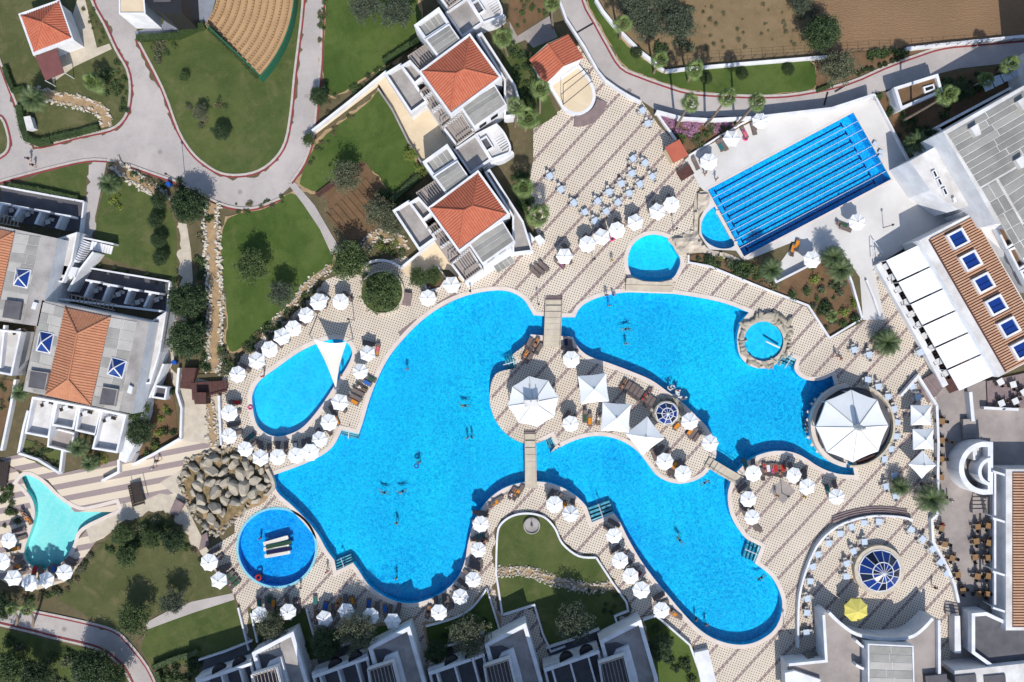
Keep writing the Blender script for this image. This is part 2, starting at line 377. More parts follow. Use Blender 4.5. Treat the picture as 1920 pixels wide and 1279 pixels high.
def deckmat(name, bands, base=(231, 218, 200), dot=(78, 62, 52)):
    t = NT(name)
    P = t.vm('MULTIPLY', t.co, (1/S, -1/S, 0.0)); P = t.vm('ADD', P, (CX, CY, 0.0))
    def frac_d(v):           # distance to the nearest integer
        return t.m('ABSOLUTE', t.m('SUBTRACT', t.m('FRACT', t.m('ADD', v, 0.5)), 0.5))
    per = 4.7
    u = frac_d(t.vm('DOT_PRODUCT', P, (0.951/per, 0.309/per, 0)))
    v = frac_d(t.vm('DOT_PRODUCT', P, (-0.309/per, 0.951/per, 0)))
    d = t.m('LESS_THAN', t.m('ADD', u, v), 0.275)
    f = t.mix(t.step(t.noise(0.15, 4, 0.6), 0.3, 0.7), C(*base), C(base[0]-12, base[1]-13, base[2]-13))
    f = t.mix(t.m('MULTIPLY', t.step(t.noise(0.5, 5, 0.7), 0.5, 0.85), 0.35), f, C(206, 186, 164))
    f = t.mix(t.m('MULTIPLY', t.step(t.noise(0.06, 5, 0.7, dist=0.8), 0.50, 0.68), 0.28), f, C(186, 170, 154))
    wear = t.step(t.noise(0.09, 3, 0.5), 0.25, 0.5)
    f = t.mix(t.m('MULTIPLY', d, t.m('ADD', t.m('MULTIPLY', wear, 0.4), 0.6)), f, C(*dot))
    if bands:
        tt = t.m('DIVIDE', t.m('SUBTRACT', t.vm('DOT_PRODUCT', P, (0.737, 0.676, 0)), 1.85), 34.75)
        ss = t.m('DIVIDE', t.vm('DOT_PRODUCT', P, (0.676, -0.737, 0)), 10.3)
        td = frac_d(tt); sd = frac_d(ss)
        sx = t.n.new('ShaderNodeSeparateXYZ'); t.l.new(P, sx.inputs[0])
        zone = t.m('MAXIMUM', t.m('GREATER_THAN', sx.outputs[0], 922.0), t.m('GREATER_THAN', sx.outputs[1], 905.0))   # the oblong pool's deck has no bands
        bm = t.m('MULTIPLY', t.m('LESS_THAN', td, 0.074), zone)
        wd = t.m('LESS_THAN', t.m('ADD', t.m('MULTIPLY', td, 34.75/10.3), sd), 0.105)
        bc = t.mix(t.noise(2.0, 4), C(160, 140, 136), C(138, 120, 118))
        bc = t.mix(wd, bc, C(240, 228, 214))
        f = t.mix(bm, f, bc)
    return t.done(f, 0.8, 0.3)
M['deck'] = deckmat('dotted_tile_deck_with_mauve_bands', True)
M['deckplain'] = deckmat('dotted_tile_deck', False)
def stripemat():
    t = NT('cream_and_mauve_striped_paving')
    P = t.vm('MULTIPLY', t.co, (1/S, -1/S, 0.0)); P = t.vm('ADD', P, (CX, CY, 0.0))
    v = t.m('FRACT', t.m('DIVIDE', t.vm('DOT_PRODUCT', P, (0.19, 0.982, 0)), 24.0))
    f = t.mix(t.m('LESS_THAN', v, 0.45), C(230, 213, 188), C(154, 136, 134))
    f = t.mix(0.12, f, t.mix(t.noise(3, 5, .8), (0, 0, 0), (0.9, 0.85, 0.8)))
    return t.done(f, 0.85, 0.3)
M['stripe'] = stripemat()
def tilemat(name, a, b, c):
    t = NT(name)
    oi = t.n.new('ShaderNodeNewGeometry')
    f = t.mix(t.step(t.noise(1.2, 5, 0.7), 0.3, 0.75), a, b)
    f = t.mix(t.m('MULTIPLY', t.step(t.noise(5.0, 4, 0.7), 0.45, 0.8), 0.55), f, c)
    f = t.mix(t.m('MULTIPLY', oi.outputs['Random Per Island'], 0.15), f, c)
    t.bump(t.noise(12, 4, .7), 0.3, 0.03)
    return t.done(f, 0.85, 0.25)
M['tile'] = tilemat('red_roof_tiles', C(200, 120, 92), C(186, 102, 78), C(152, 82, 64))
M['tileorange'] = tilemat('orange_roof_tiles', C(206, 146, 112), C(188, 128, 98), C(160, 106, 82))
M['slat'] = tilemat('brown_timber_slats', C(214, 172, 142), C(198, 150, 122), C(164, 118, 94))
def poolmat(name, a, b, tile=True):
    t = NT(name)
    f = t.mix(t.step(t.noise(0.05, 3), 0.3, 0.7), a, b)
    return t.done(f, 0.7, 0.2)
M['poolfloor'] = poolmat('blue_pool_lining', (0.0, 0.60, 0.96), (0.0, 0.74, 1.0))
M['poollap'] = poolmat('azure_pool_lining', (0.0, 0.54, 0.97), (0.0, 0.60, 1.0))
M['pooldeep'] = poolmat('deep_blue_pool_lining', (0.0, 0.46, 0.97), (0.0, 0.53, 1.0))
M['poolshallow'] = poolmat('pale_turquoise_pool_lining', (0.24, 0.76, 0.76), (0.33, 0.82, 0.80))
M['poolline'] = NT('navy_lane_tiles').done((0.0, 0.02, 0.14), 0.6)
def watermat(name, tint, rip=2.2, amp=0.5, glint=1.0):
    """clear pool water: light passes straight through, caustic lines are painted into its tint; the surface mirrors sky and sun"""
    t = NT(name); t.n.remove(t.b)
    out = t.n['Material Output']
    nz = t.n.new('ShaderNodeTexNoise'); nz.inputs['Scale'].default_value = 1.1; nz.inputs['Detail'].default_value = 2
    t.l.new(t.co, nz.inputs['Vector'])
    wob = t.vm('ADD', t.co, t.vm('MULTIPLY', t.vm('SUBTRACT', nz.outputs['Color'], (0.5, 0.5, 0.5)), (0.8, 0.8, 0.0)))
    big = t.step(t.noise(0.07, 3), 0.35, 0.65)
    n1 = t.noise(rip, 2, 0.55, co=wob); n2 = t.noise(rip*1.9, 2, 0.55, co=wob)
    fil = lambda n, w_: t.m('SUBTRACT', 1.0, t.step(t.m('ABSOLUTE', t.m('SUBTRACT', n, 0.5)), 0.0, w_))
    caustic_mask = t.m('MAXIMUM', fil(n1, 0.075), t.m('MULTIPLY', fil(n2, 0.085), 0.85))   # painted caustics: thin noise lines stay clear, the water between them is tinted
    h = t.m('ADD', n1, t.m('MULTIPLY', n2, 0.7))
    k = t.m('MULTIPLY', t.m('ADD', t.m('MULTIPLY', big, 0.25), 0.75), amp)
    col = t.mix(t.m('MULTIPLY', t.m('SUBTRACT', 1.0, caustic_mask), k), (1, 1, 1), tint)
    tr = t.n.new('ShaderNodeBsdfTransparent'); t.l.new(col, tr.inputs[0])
    gl = t.n.new('ShaderNodeBsdfGlossy'); gl.inputs['Roughness'].default_value = 0.2
    bp = t.n.new('ShaderNodeBump'); bp.inputs['Strength'].default_value = 1.0; bp.inputs['Distance'].default_value = 0.26*glint
    t.l.new(t.m('ADD', h, t.noise(9, 3, .7)), bp.inputs['Height']); t.l.new(bp.outputs[0], gl.inputs['Normal'])
    fr = t.n.new('ShaderNodeFresnel'); fr.inputs[0].default_value = 1.33
    mx = t.n.new('ShaderNodeMixShader'); t.l.new(fr.outputs[0], mx.inputs[0]); t.l.new(tr.outputs[0], mx.inputs[1]); t.l.new(gl.outputs[0], mx.inputs[2])
    t.l.new(mx.outputs[0], out.inputs['Surface']); return t.mat
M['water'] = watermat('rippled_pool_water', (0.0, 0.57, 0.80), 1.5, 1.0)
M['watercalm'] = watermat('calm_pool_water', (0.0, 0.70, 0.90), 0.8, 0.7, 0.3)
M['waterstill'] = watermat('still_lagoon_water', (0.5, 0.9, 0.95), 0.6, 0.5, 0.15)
M['watergreen'] = watermat('green_pond_water', (0.4, 0.5, 0.3), 2.0, 0.6, 0.5)
# ------------------------------------------------------------------ pool outlines (photo pixels; a third value marks a corner)
c = 1
MAIN = smooth([(510,892,c),(560,874),(600,856),(625,836),(641,806,c),(673,813,c),(681,790),(692,752),(706,715),(726,675),(750,643),(790,602),(835,571),
  (880,553),(925,545),(955,547),(980,560),(993,578),(1000,591,c),(1021,593,c),(1055,595,c),(1078,595,c),(1087,578),(1103,566),(1125,557),(1150,551),
  (1180,548,c),(1262,551,c),(1310,558),(1360,569),(1404,586,c),(1391,602),(1384,620),(1382,640),(1386,664),(1399,681),(1418,690),(1440,690),(1453,684,c),
  (1470,663,c),(1493,674,c),(1489,690),(1496,703),(1511,712),(1530,714),(1545,711),(1560,704,c),(1566,727,c),(1545,741),(1528,761),(1519,785),(1519,805),
  (1526,826),(1540,844),(1562,858),(1585,866),(1598,868,c),(1602,891,c),(1575,889),(1550,882),(1530,872),(1512,860),(1495,851),(1475,846),(1450,846),
  (1425,852),(1405,862),(1390,876),(1375,893),(1365,922),(1366,950),(1374,975),(1390,1000),(1400,1011,c),(1427,1025,c),(1415,1056,c),(1440,1075),(1455,1095),
  (1466,1125),(1464,1155),(1450,1182),(1425,1200),(1400,1208),(1375,1208),(1350,1202),(1325,1190),(1300,1170),(1275,1143),(1250,1113),(1225,1083),(1200,1048),
  (1178,1010),(1162,978),(1151,962,c),(1110,979,c),(1100,950,c),(1085,934),(1060,917),(1035,907),(1010,903),(985,904),(955,911),(928,926),(905,950),(887,985),
  (877,1020),(872,1050),(860,1080),(840,1103),(810,1121),(775,1131),(745,1128),(715,1115),(690,1095),(673,1070),(662,1055,c),(631,1070,c),(627,1050,c),
  (612,1030),(597,1003),(575,975),(548,948),(520,922)], n=4)
ISLAND = smooth([(995,627,c),(1018,629,c),(1055,630,c),(1074,632,c),(1085,652),(1105,668),(1140,680),(1180,695),(1220,712),(1250,733),(1280,755),(1305,780),
  (1325,800),(1339,825),(1343,846),(1342,858,c),(1328,883,c),(1318,893),(1300,902),(1275,907),(1250,902),(1230,890),(1213,868),(1195,846),(1170,829),(1140,819),(1110,818),
  (1080,825),(1055,836),(1032,849,c),(1042,836,c),(1034,819,c),(1008,831),(985,832),(965,825),(945,810),(930,790),(920,765),(918,740),(922,715),(934,698),
  (968,690,c),(961,665,c),(968,659),(980,650),(989,639)], n=4)
OBLONG = smooth([(473,755),(475,735),(488,713),(520,689),(560,661),(600,642),(630,636),(650,642),(660,658),(657,675),(645,697),(625,727),(605,757),(585,783),
  (565,803),(540,815),(515,818),(495,810),(480,792)], n=4)
ROUNDKID = circ(519, 1027, 72, 48)
LAGOON = smooth([(33,905,c),(45,892),(62,894),(85,910),(105,930),(130,948),(155,957),(180,953),(218,943,c),(223,955,c),(190,970),(160,985),(144,1000),(138,1020),
  (125,1045),(105,1062),(80,1067),(57,1059),(46,1042),(49,1020),(60,990),(66,960),(60,935),(45,915)], n=4)
LAP = [(1600,211),(1671,336),(1395,481),(1327,356)]
HALF = smooth([(1342,386,c),(1326,399),(1316,418),(1316,438),(1327,455),(1347,465),(1368,465),(1381,457,c)], n=5)
ROUND = smooth([(1184,517,c),(1178,500),(1178,480),(1186,460),(1202,446),(1222,440),(1243,443),(1257,451),(1264,466),(1274,482),(1275,496),(1268,513),(1262,521,c),(1240,527),(1208,526)], n=4)
JAC = circ(1432, 640, 37, 32)
POND = smooth([(355,868),(400,850),(450,848),(490,870),(502,900),(492,935),(460,950),(430,975),(410,995),(392,985),(385,955),(360,945),(345,910)], n=3)
HOLES = [MAIN, OBLONG, ROUNDKID, LAGOON, LAP, HALF, ROUND]
HW = [PL(h) for h in HOLES]; ISLW = PL(ISLAND)

def struct(name, mb, mats, label=None, parent=None, **k):
    o = mb.build(name, mats, parent, **k)
    if parent is None:
        o['kind'] = 'structure'
        if label: o['label'] = label
    return o
def ragged(P, amp=.12, step=.5):
    """break a world outline into short pieces and shift them a little, like a worn grass edge"""
    out = []; n = len(P)
    for i in range(n):
        a = Vector(P[i]); b = Vector(P[(i+1) % n]); k = max(1, int((b-a).length/step))
        if k > 200: out.append(tuple(a)); continue
        for j in range(k):
            p = a.lerp(b, j/k); v = Vector((p.x*.9, p.y*.9, 1.3)); out.append((p.x + amp*noise.noise(v)*1.6, p.y + amp*noise.noise(v + Vector((7, 3, 9)))*1.6))
    return out
def sheet(name, pts, z, mat, label=None, holes=()):
    if name in ('lawn', 'planting_bed', 'vegetable_plot', 'field') and not holes:
        o = struct(name, MB().sheet([ragged(ccw(PL(pts)))], z), M[mat], label)
        if name == 'lawn': MB().sheet([ragged(offset(PL(pts), .35), .5)], z-.012).build('soil_border', M['sand' if mat == 'lawnrich' else 'scrub'], o)
        return o
    return struct(name, MB().sheet([PL(pts)] + list(holes), z), M[mat], label)
def inside(pt, poly):
    x, y = pt; r = False; n = len(poly)
    for i in range(n):
        (x1, y1), (x2, y2) = poly[i], poly[(i+1) % n]
        if (y1 > y) != (y2 > y) and x < (x2-x1)*(y-y1)/(y2-y1) + x1: r = not r
    return r

# ------------------------------------------------------------------ ground
BIG = 260
struct('ground', MB().sheet([[(-BIG,-BIG),(BIG,-BIG),(BIG,BIG),(-BIG,BIG)]] + [offset(h, 0.02) for h in HW], -0.05), M['scrub'], 'scrubby brown ground under the whole resort')
DECK = [(1085,85),(1105,118),(1130,148),(1160,167),(1203,190),(1235,235),(1262,262),(1300,330),(1312,350),(1300,380),(1300,420),(1290,480),(1330,502),(1440,547),(1512,576),(1555,637),
  (1620,602),(1640,560),(1625,525),(1650,495),(1680,560),(1740,690),(1765,730),(1760,960),(1780,1030),(1800,1120),(1790,1300),(470,1300),(440,1140),(430,1100),(395,1080),(375,1040),
  (440,1000),(440,965),(480,905),(470,880),(410,840),(410,730),(425,690),(560,580),(610,525),(650,510),(760,480),(790,500),(850,530),(880,530),(1010,445),(985,380),(1000,300),
  (1000,240),(1060,200),(1020,140)]
deck_holes = [PL(MAIN), PL(OBLONG), PL(ROUNDKID), PL(ROUND)]
struct('pool_deck', MB().sheet([PL(DECK)] + [offset(h, 0.02) for h in deck_holes], 0.0), M['deck'], 'cream dotted tile deck with mauve bands around the pools')
struct('island_deck', MB().sheet([offset(ISLW, -0.02)], 0.0), M['deck'], 'tiled island deck inside the main pool')
LAPDECK = [(1284,300),(1300,285),(1350,250),(1420,213),(1440,216),(1560,203),(1640,178),(1705,300),(1740,370),(1800,400),(1650,494),(1632,510),(1612,520),(1576,468),(1455,527),
  (1449,512),(1492,452),(1395,490),(1380,470),(1330,468),(1311,440),(1312,410),(1325,385),(1330,368),(1312,350)]
struct('lap_pool_deck', MB().sheet([PL(LAPDECK), offset(PL(LAP), 0.02), offset(PL(HALF), 0.02)], 0.012), M['lapdeck'], 'pale concrete deck around the lap pool')

# roads
sheet('road', [(-60,-60),(607,-60),(601,130),(588,255),(568,312),(548,346),(520,372),(480,389),(440,389),(400,376),(345,346),(290,326),(240,305),(160,300),(80,318),(-60,356)], -0.02, 'road',
      'grey paved road network in the upper part')
sheet('road', [(1042,-60),(1098,-60),(1095,0),(1118,45),(1140,85),(1165,125),(1200,142),(1250,160),(1290,172),(1340,177),(1430,180),(1500,175),(1590,155),(1660,125),(1720,103),(1770,88),
  (1850,80),(2100,58),(2100,95),(1920,115),(1800,128),(1760,138),(1680,163),(1640,176),(1560,203),(1440,218),(1330,222),(1280,218),(1230,207),(1205,190),(1150,160),(1120,132),(1095,90),(1060,35)],
  -0.02, 'road', 'grey paved road curving past the lap pool')
sheet('road', [(-60,1120),(25,1137),(72,1147),(125,1158),(185,1172),(217,1183),(240,1203),(277,1250),(300,1300),(255,1300),(235,1259),(220,1242),(192,1221),(160,1210),(100,1196),(50,1183),(-60,1158)],
      -0.02, 'road', 'grey paved road at the lower edge below the lagoon')
def kerb(pts, label, closed=False, sm=True, inner=1):
    P = PL(smooth(pts, closed, 3) if sm else pts)
    o = MB().path(P, 0.32, -0.03, 0.10, closed=closed).build('kerb', M['kerb']); o['kind'] = 'structure'; o['label'] = label
    q = [Vector(p) for p in P]; Q = []
    for i, p in enumerate(q):
        a = q[max(0, i-1)]; b = q[min(len(q)-1, i+1)]; d = (b-a).normalized(); Q.append(p + Vector((d.y, -d.x))*0.30*inner)
    MB().path(Q, 0.21, -0.02, 0.045, closed=closed).build('red_line', M['redkerb'], o)
    return o
WEDGE = [(257,72),(305,165),(335,245),(360,285),(385,308),(415,325),(450,328),(485,320),(515,298),(535,265),(545,210),(552,140),(560,75),(567,10),(570,-60)]
kerb(WEDGE, 'red lined kerb round the wedge shaped lawn')
KIOSK = [(168,-60),(172,0),(195,45),(218,95),(238,130),(244,165),(240,205),(228,228),(205,243),(150,255),(75,274),(62,266),(48,245),(35,205),(15,155),(-5,100),(-20,60)]
kerb(KIOSK, 'red lined kerb round the kiosk garden', inner=-1)
kerb([(-20,215),(3,222),(14,250),(16,272),(8,288),(-20,304)], 'red lined kerb at the left picture edge', inner=-1)
kerb([(607,-60),(603,60),(600,130),(588,255)], 'red lined kerb east of the straight road', inner=-1)
kerb([(588,255),(570,305),(545,342)], 'red lined kerb at the bend of the straight road', inner=-1)
kerb([(525,372),(480,389),(440,389),(400,376),(345,346),(290,326),(240,308)], 'red lined kerb along the lower side of the junction', inner=-1)
kerb([(-60,356),(80,318),(160,300),(200,300)], 'red lined kerb below the road at the left', inner=1)
kerb([(1095,-60),(1095,0),(1118,45),(1140,85),(1165,125),(1200,142),(1250,160),(1290,172),(1340,177),(1430,180),(1500,175),(1590,155),(1660,125),(1720,103),(1770,88),(1850,80),(2100,58)],
     'long red lined kerb on the outer side of the curved road')
kerb([(-60,1118),(25,1137),(72,1147),(125,1158),(185,1172),(217,1183),(240,1203),(277,1250),(300,1300)], 'red lined kerb above the lower left road', inner=1)
kerb([(-60,1158),(50,1183),(100,1196),(160,1210),(192,1221),(220,1242),(235,1259),(255,1300)], 'red lined kerb below the lower left road', inner=-1)

# lawns, beds and fields
Z = 0.03
sheet('lawn', smooth([p for p in WEDGE] + [(300,-60)], True, 3), Z, 'lawn', 'wedge shaped lawn below the open air theatre')
sheet('lawn', smooth(KIOSK + [(-60,-60,c)], True, 3), Z, 'lawndry', 'dry lawn round the red roofed kiosk')
sheet('lawn', [(-60,212),(3,222),(14,250),(16,272),(8,288),(-60,306)], Z, 'lawndry')
sheet('lawn', smooth([(614,-60,c),(785,-60,c),(783,8),(792,28),(786,48),(792,72),(735,115),(690,142),(655,165),(625,180),(610,168),(604,120),(609,60)], True, 3), Z, 'lawnrich', 'square lawn west of the upper villa')
sheet('lawn', smooth([(562,345,c),(572,308),(588,280),(615,250),(650,222),(685,198),(708,170,c),(722,188),(745,225),(765,270),(785,315,c),(735,372,c),(700,320),(660,330),(600,360)], True, 3), Z, 'lawnrich', 'lawn between the two villas and the road')
sheet('lawn', smooth([(418,430),(435,405),(480,396),(520,380),(546,362),(575,385),(603,425),(622,468),(622,500),(592,520),(560,547),(530,582),(500,612),(465,642),(436,660),(424,640),(427,600),(420,540),(415,480)], True, 3), Z, 'lawnrich', 'lawn beside the dry stream')
sheet('lawn', [(195,345),(230,320),(300,360),(330,420),(333,528),(250,500),(180,478),(180,415)], Z, 'lawn', 'lawn between hotel steps and dry stream')
sheet('lawn', [(20,350),(90,322),(166,303),(158,378),(80,360),(2,345)], Z, 'lawn', 'small lawn above the left hotel terraces')
sheet('lawn', smooth([(130,1135),(110,1120),(150,1070),(170,1040),(230,990),(300,962),(330,985),(380,1055),(430,1110),(350,1130),(275,1160),(215,1180)], True, 3), Z, 'lawndry', 'dry lawn below the turquoise lagoon')
sheet('lawn', [(275,1180),(360,1145),(437,1120),(465,1215),(370,1240),(285,1250),(265,1215)], Z, 'lawn', 'lawn beside the lower left hotel wing')
sheet('lawn', [(-60,1165),(50,1190),(160,1216),(195,1228),(235,1270),(245,1300),(-60,1300)], Z, 'lawn', 'lawn in the lower left corner')
GARDEN = smooth([(932,1010),(938,985),(960,968),(990,963),(1020,970),(1040,990),(1055,1020),(1085,1043),(1118,1046,c),(1150,1095),(1175,1130),(1178,1145),(1152,1155,c),(1161,1182,c),(1060,1215),(1033,1222,c),(1003,1135,c),(962,1148),(942,1155,c),(930,1075)], True, 3)
sheet('lawn', GARDEN, Z, 'lawn', 'garden lawn crossed by a pebble path')
sheet('lawn', smooth([(798,1175,c),(850,1160),(885,1140),(912,1105,c),(938,1180,c),(880,1230,c),(810,1230,c)], True, 4), Z, 'lawnrich', 'shaded triangular lawn by the hotel')
sheet('lawn', [(465,1145),(570,1142),(597,1235),(480,1240)], Z, 'lawn', 'shaded planting bed at the hotel')
sheet('lawn', [(610,1190),(770,1165),(765,1180),(620,1245)], Z, 'lawnrich', 'shaded bed with olive tree at the hotel')
sheet('lawn', [(1208,1165),(1228,1155),(1295,1210),(1322,1300),(1240,1300)], Z, 'lawnrich', 'narrow lawn with garden furniture')
sheet('lawn', smooth([(1112,-60,c),(1118,5),(1135,30),(1165,75),(1200,105),(1245,138),(1300,130),(1440,118),(1515,108),(1530,160),(1500,172),(1430,177),(1340,174),(1290,168),(1250,156),(1200,138),(1170,122),(1145,82),(1122,42),(1103,0),(1103,-60,c)], True, 3), Z, 'lawnrich', 'roadside lawn strip with palms')
sheet('field', [(1130,-200),(1535,-200),(1535,105),(1440,112),(1300,122),(1245,128),(1200,92),(1150,42),(1125,0)], Z-.01, 'drygrass', 'dry brown grass field')
sheet('field', [(1530,-200),(2300,-200),(2300,45),(1920,66),(1770,80),(1700,88),(1560,100),(1530,100)], Z, 'plough', 'ploughed brown field')
sheet('planting_bed', [(1530,105),(1700,92),(1770,83),(1720,100),(1660,121),(1590,150),(1530,168)], Z, 'soil', 'shrub bed beside the curved road')
BED1 = [(1290,480),(1330,475),(1390,488),(1450,500),(1455,528),(1575,468),(1614,597),(1556,632),(1516,572),(1440,543),(1330,498),(1291,490)]
sheet('planting_bed', BED1, Z, 'soil', 'brown planting bed below the lap pool')
sheet('planting_bed', [(1232,212),(1280,220),(1430,218),(1290,292),(1268,262),(1240,225)], Z, 'soil', 'flower bed with pink blossom')
sheet('planting_bed', [(1640,178),(1685,165),(1800,135),(1960,112),(1960,140),(1850,180),(1755,255),(1745,285),(1706,300)], Z, 'soil', 'shaded bed behind the lap pool')
sheet('vegetable_plot', [(604,352),(650,318),(680,300),(725,355),(735,400),(705,445),(655,450),(625,420)], Z+.01, 'soil', 'tilled brown vegetable plot')
sheet('planting_bed', [(270,752),(320,690),(335,820),(255,862),(252,800)], Z, 'soil', 'shrub bed at the foot of the left hotel')
sheet('planting_bed', [(-60,700),(30,715),(22,760),(0,830),(-60,835)], Z, 'soil')
sheet('planting_bed', [(38,820),(115,845),(110,888),(40,855)], Z, 'lawn')
sheet('planting_bed', [(150,830),(200,845),(195,870),(150,880)], Z, 'soil')
sheet('planting_bed', [(960,-60),(1040,-60),(1030,25),(970,68),(955,40)], Z, 'soil', 'soil bed at the top beside the road')
sheet('planting_bed', [(955,60),(1000,110),(985,60),(1030,40),(1050,70),(1000,120),(1045,215),(995,245),(985,235),(960,160),(940,110)], Z, 'lawn', 'planted bed between villa and stage')
# paths
sheet('path', [(165,303),(200,303),(178,410),(250,440),(245,470),(232,485),(205,478),(150,460),(155,380)], 0.0, 'road', 'grey path to the hotel stairs')
sheet('path', [(540,345),(553,342),(590,385),(622,440),(640,470),(622,478),(600,430),(570,385)], 0.045, 'road', 'grey footpath from road to pool')
sheet('path', [(273,1168),(310,1148),(360,1128),(437,1112),(440,1124),(365,1148),(320,1164),(277,1180)], 0.05, 'road', 'pale footpath across the lower left lawn')
sheet('path', [(585,245),(725,135),(770,215),(850,320),(800,320),(750,235),(712,160),(588,255)], 0.05, 'cream', 'cream path beside the upper villa')
sheet('path', [(322,415),(350,420),(358,470),(362,530),(345,620),(320,690),(330,700),(415,720),(415,860),(345,850),(300,880),(130,960),(150,940),(345,820),(335,740),(310,690),(325,560),(333,530)], 0.0, 'stonepath', 'pale stone path down past the hotel')
sheet('path', [(0,860),(45,850),(115,888),(222,862),(340,825),(412,835),(300,905),(330,930),(220,960),(140,960),(90,900),(30,880)], 0.008, 'stripe', 'striped cream and mauve paving above the lagoon')
sheet('path', [(-60,850),(30,880),(40,893),(60,940),(60,985),(45,1020),(40,1045),(60,1062),(85,1072),(110,1066),(130,1050),(142,1018),(165,990),(240,952),(330,925),(350,950),(300,965),(180,1015),(155,1050),(125,1090),(70,1106),(15,1095),(-60,1050)], 0.006, 'stripe', 'striped terrace round the turquoise lagoon')
sheet('path', [(160,985),(240,952),(300,925),(330,930),(350,950),(395,1040),(370,1045),(315,960),(200,1003),(170,1020)], 0.014, 'stonepath', 'cream stone path beside the lagoon')
sheet('path', [(955,40),(970,68),(1030,30),(1045,70),(1000,90),(985,75),(960,85)], 0.04, 'greyfloor', 'grey path at the top villa')
sheet('path', [(285,890),(345,845),(365,850),(350,900),(355,950),(325,935),(300,912)], .004, 'stonepath', 'stone paving beside the boulder rockery')
for a, b, l in (((1080,62),(1118,40),'first'), ((1565,172),(1585,160),'second'), ((1545,198),(1552,172),'third')):
    o = MB().path(PL([a, b]), .28, -.02, -.012).build('drain_channel', M['dark'], None); o['kind'] = 'structure'
for x, y in ((230,200),(300,285),(575,180),(1180,170),(1420,198),(120,1180),(450,360)):
    p = W(x, y); o = MB().lathe([(.36, -.02), (.36, -.008), (.30, -.006)], 16, (p.x, p.y)).build('manhole_cover', M['greyfloor'], None); o['kind'] = 'structure'
# right-hand lower court
sheet('path', [(1755,725),(1960,700),(1960,1300),(1770,1300),(1800,1120),(1780,1030),(1760,960)], 0.016, 'greyfloor', 'grey paved court along the right edge')
sheet('path', [(1612,520),(1640,505),(1650,560),(1660,600),(1635,600),(1618,600)], 0.02, 'lapdeck', 'grey ramp beside the planting bed')

# ------------------------------------------------------------------ pools
DEPTH = 1.45; WL = -0.14
def basin(root, loop, depth, mat, holes=()):
    mb = MB(); L = ccw(loop)
    n = len(L)
    mb.sheet([L] + list(holes), -depth)
    for lp in [L[::-1]] + [ccw(h) for h in holes]:
        k = len(lp)
        mb.add([(x, y, -depth) for x, y in lp] + [(x, y, 0.0) for x, y in lp], [(i, (i+1) % k, k+(i+1) % k, k+i) for i in range(k)])
    return mb.build('basin', M[mat], root)
def coping(root, loop, w, z1, inward=False, mat='coping'):
    L = ccw(loop)
    a, b = (L, offset(L, -w)) if inward else (offset(L, w), L)
    return MB().prism(a, -0.3 if inward else -0.05, z1, 0, holes=[b]).build('coping', M[mat], root)
def pool(label, loop, depth, mat, water, cop=0.55, z=0.055, holes=(), copmat='coping'):
    root = bpy.data.objects.new('swimming_pool', None); COL.objects.link(root); root['kind'] = 'structure'; root['label'] = label
    Wl = PL(loop); hs = list(holes)
    basin(root, Wl, depth, mat, hs)
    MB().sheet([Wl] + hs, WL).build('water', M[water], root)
    if cop: coping(root, Wl, cop, z, mat=copmat)
    return root
main_pool = pool('large free form pool with a tiled island', MAIN, DEPTH, 'poolfloor', 'water', 0.62, holes=[ISLW])
coping(main_pool, ISLW, 0.62, 0.055, inward=True)
pool('oblong pool under the sail shade', OBLONG, 1.0, 'poolfloor', 'watercalm', 0.7)
kid = pool('round blue pool holding inflatable mats', ROUNDKID, 1.1, 'pooldeep', 'water', 0.35, copmat='stepwater')
pool('shallow turquoise lagoon pool', LAGOON, 0.75, 'poolshallow', 'waterstill', 0.55)
lap_pool = pool('rectangular lap pool with lane ropes', LAP, 1.9, 'poollap', 'water', 0.3, 0.03)
pool('half round pool joined to the lap pool', HALF, 1.4, 'poolfloor', 'watercalm', 0.0)
pool('round pool behind the low cream wall', ROUND, 1.4, 'poolfloor', 'watercalm', 0.6)

# lap pool: lines on the bottom, ropes on the water
A, B_, C_, D_ = [Vector(LAP[i]) for i in (3, 0, 1, 2)]     # left end top, right end top, right end bottom, left end bottom
def lp(u, v): return (A*(1-v) + D_*v)*(1-u) + (B_*(1-v) + C_*v)*u
kz = -1.9
for i in range(8):
    v = (i + 0.5)/8
    mb = MB()
    a = W(*lp(0.06, v), 0); b = W(*lp(0.94, v), 0)
    mb.path([a.xy, b.xy], 0.25, kz, kz+0.006)
    for q in (0.06, 0.94):
        p1 = W(*lp(q, v-0.035)); p2 = W(*lp(q, v+0.035)); mb.path([p1.xy, p2.xy], 0.25, kz+0.001, kz+0.008)
    mb.build('lane_marking', M['poolline'], lap_pool)
for i in range(1, 8):
    v = i/8.0
    a = W(*lp(0.0, v)); b = W(*lp(1.0, v)); mb = MB(); d = (b-a)
    n = 70
    for k in range(n):
        if k % 1 == 0: mb.tube(a + d*(k/n) + Vector((0, 0, WL+.02)), a + d*((k+.82)/n) + Vector((0, 0, WL+.02)), 0.048, n=6)
    o = mb.build('lane_rope', M['metal'], None, loc=tuple((a+b)/2))
    tag(o, f'{ORD[i-1]} white lane rope from the top in the lap pool', 'lane rope', 'lane ropes')

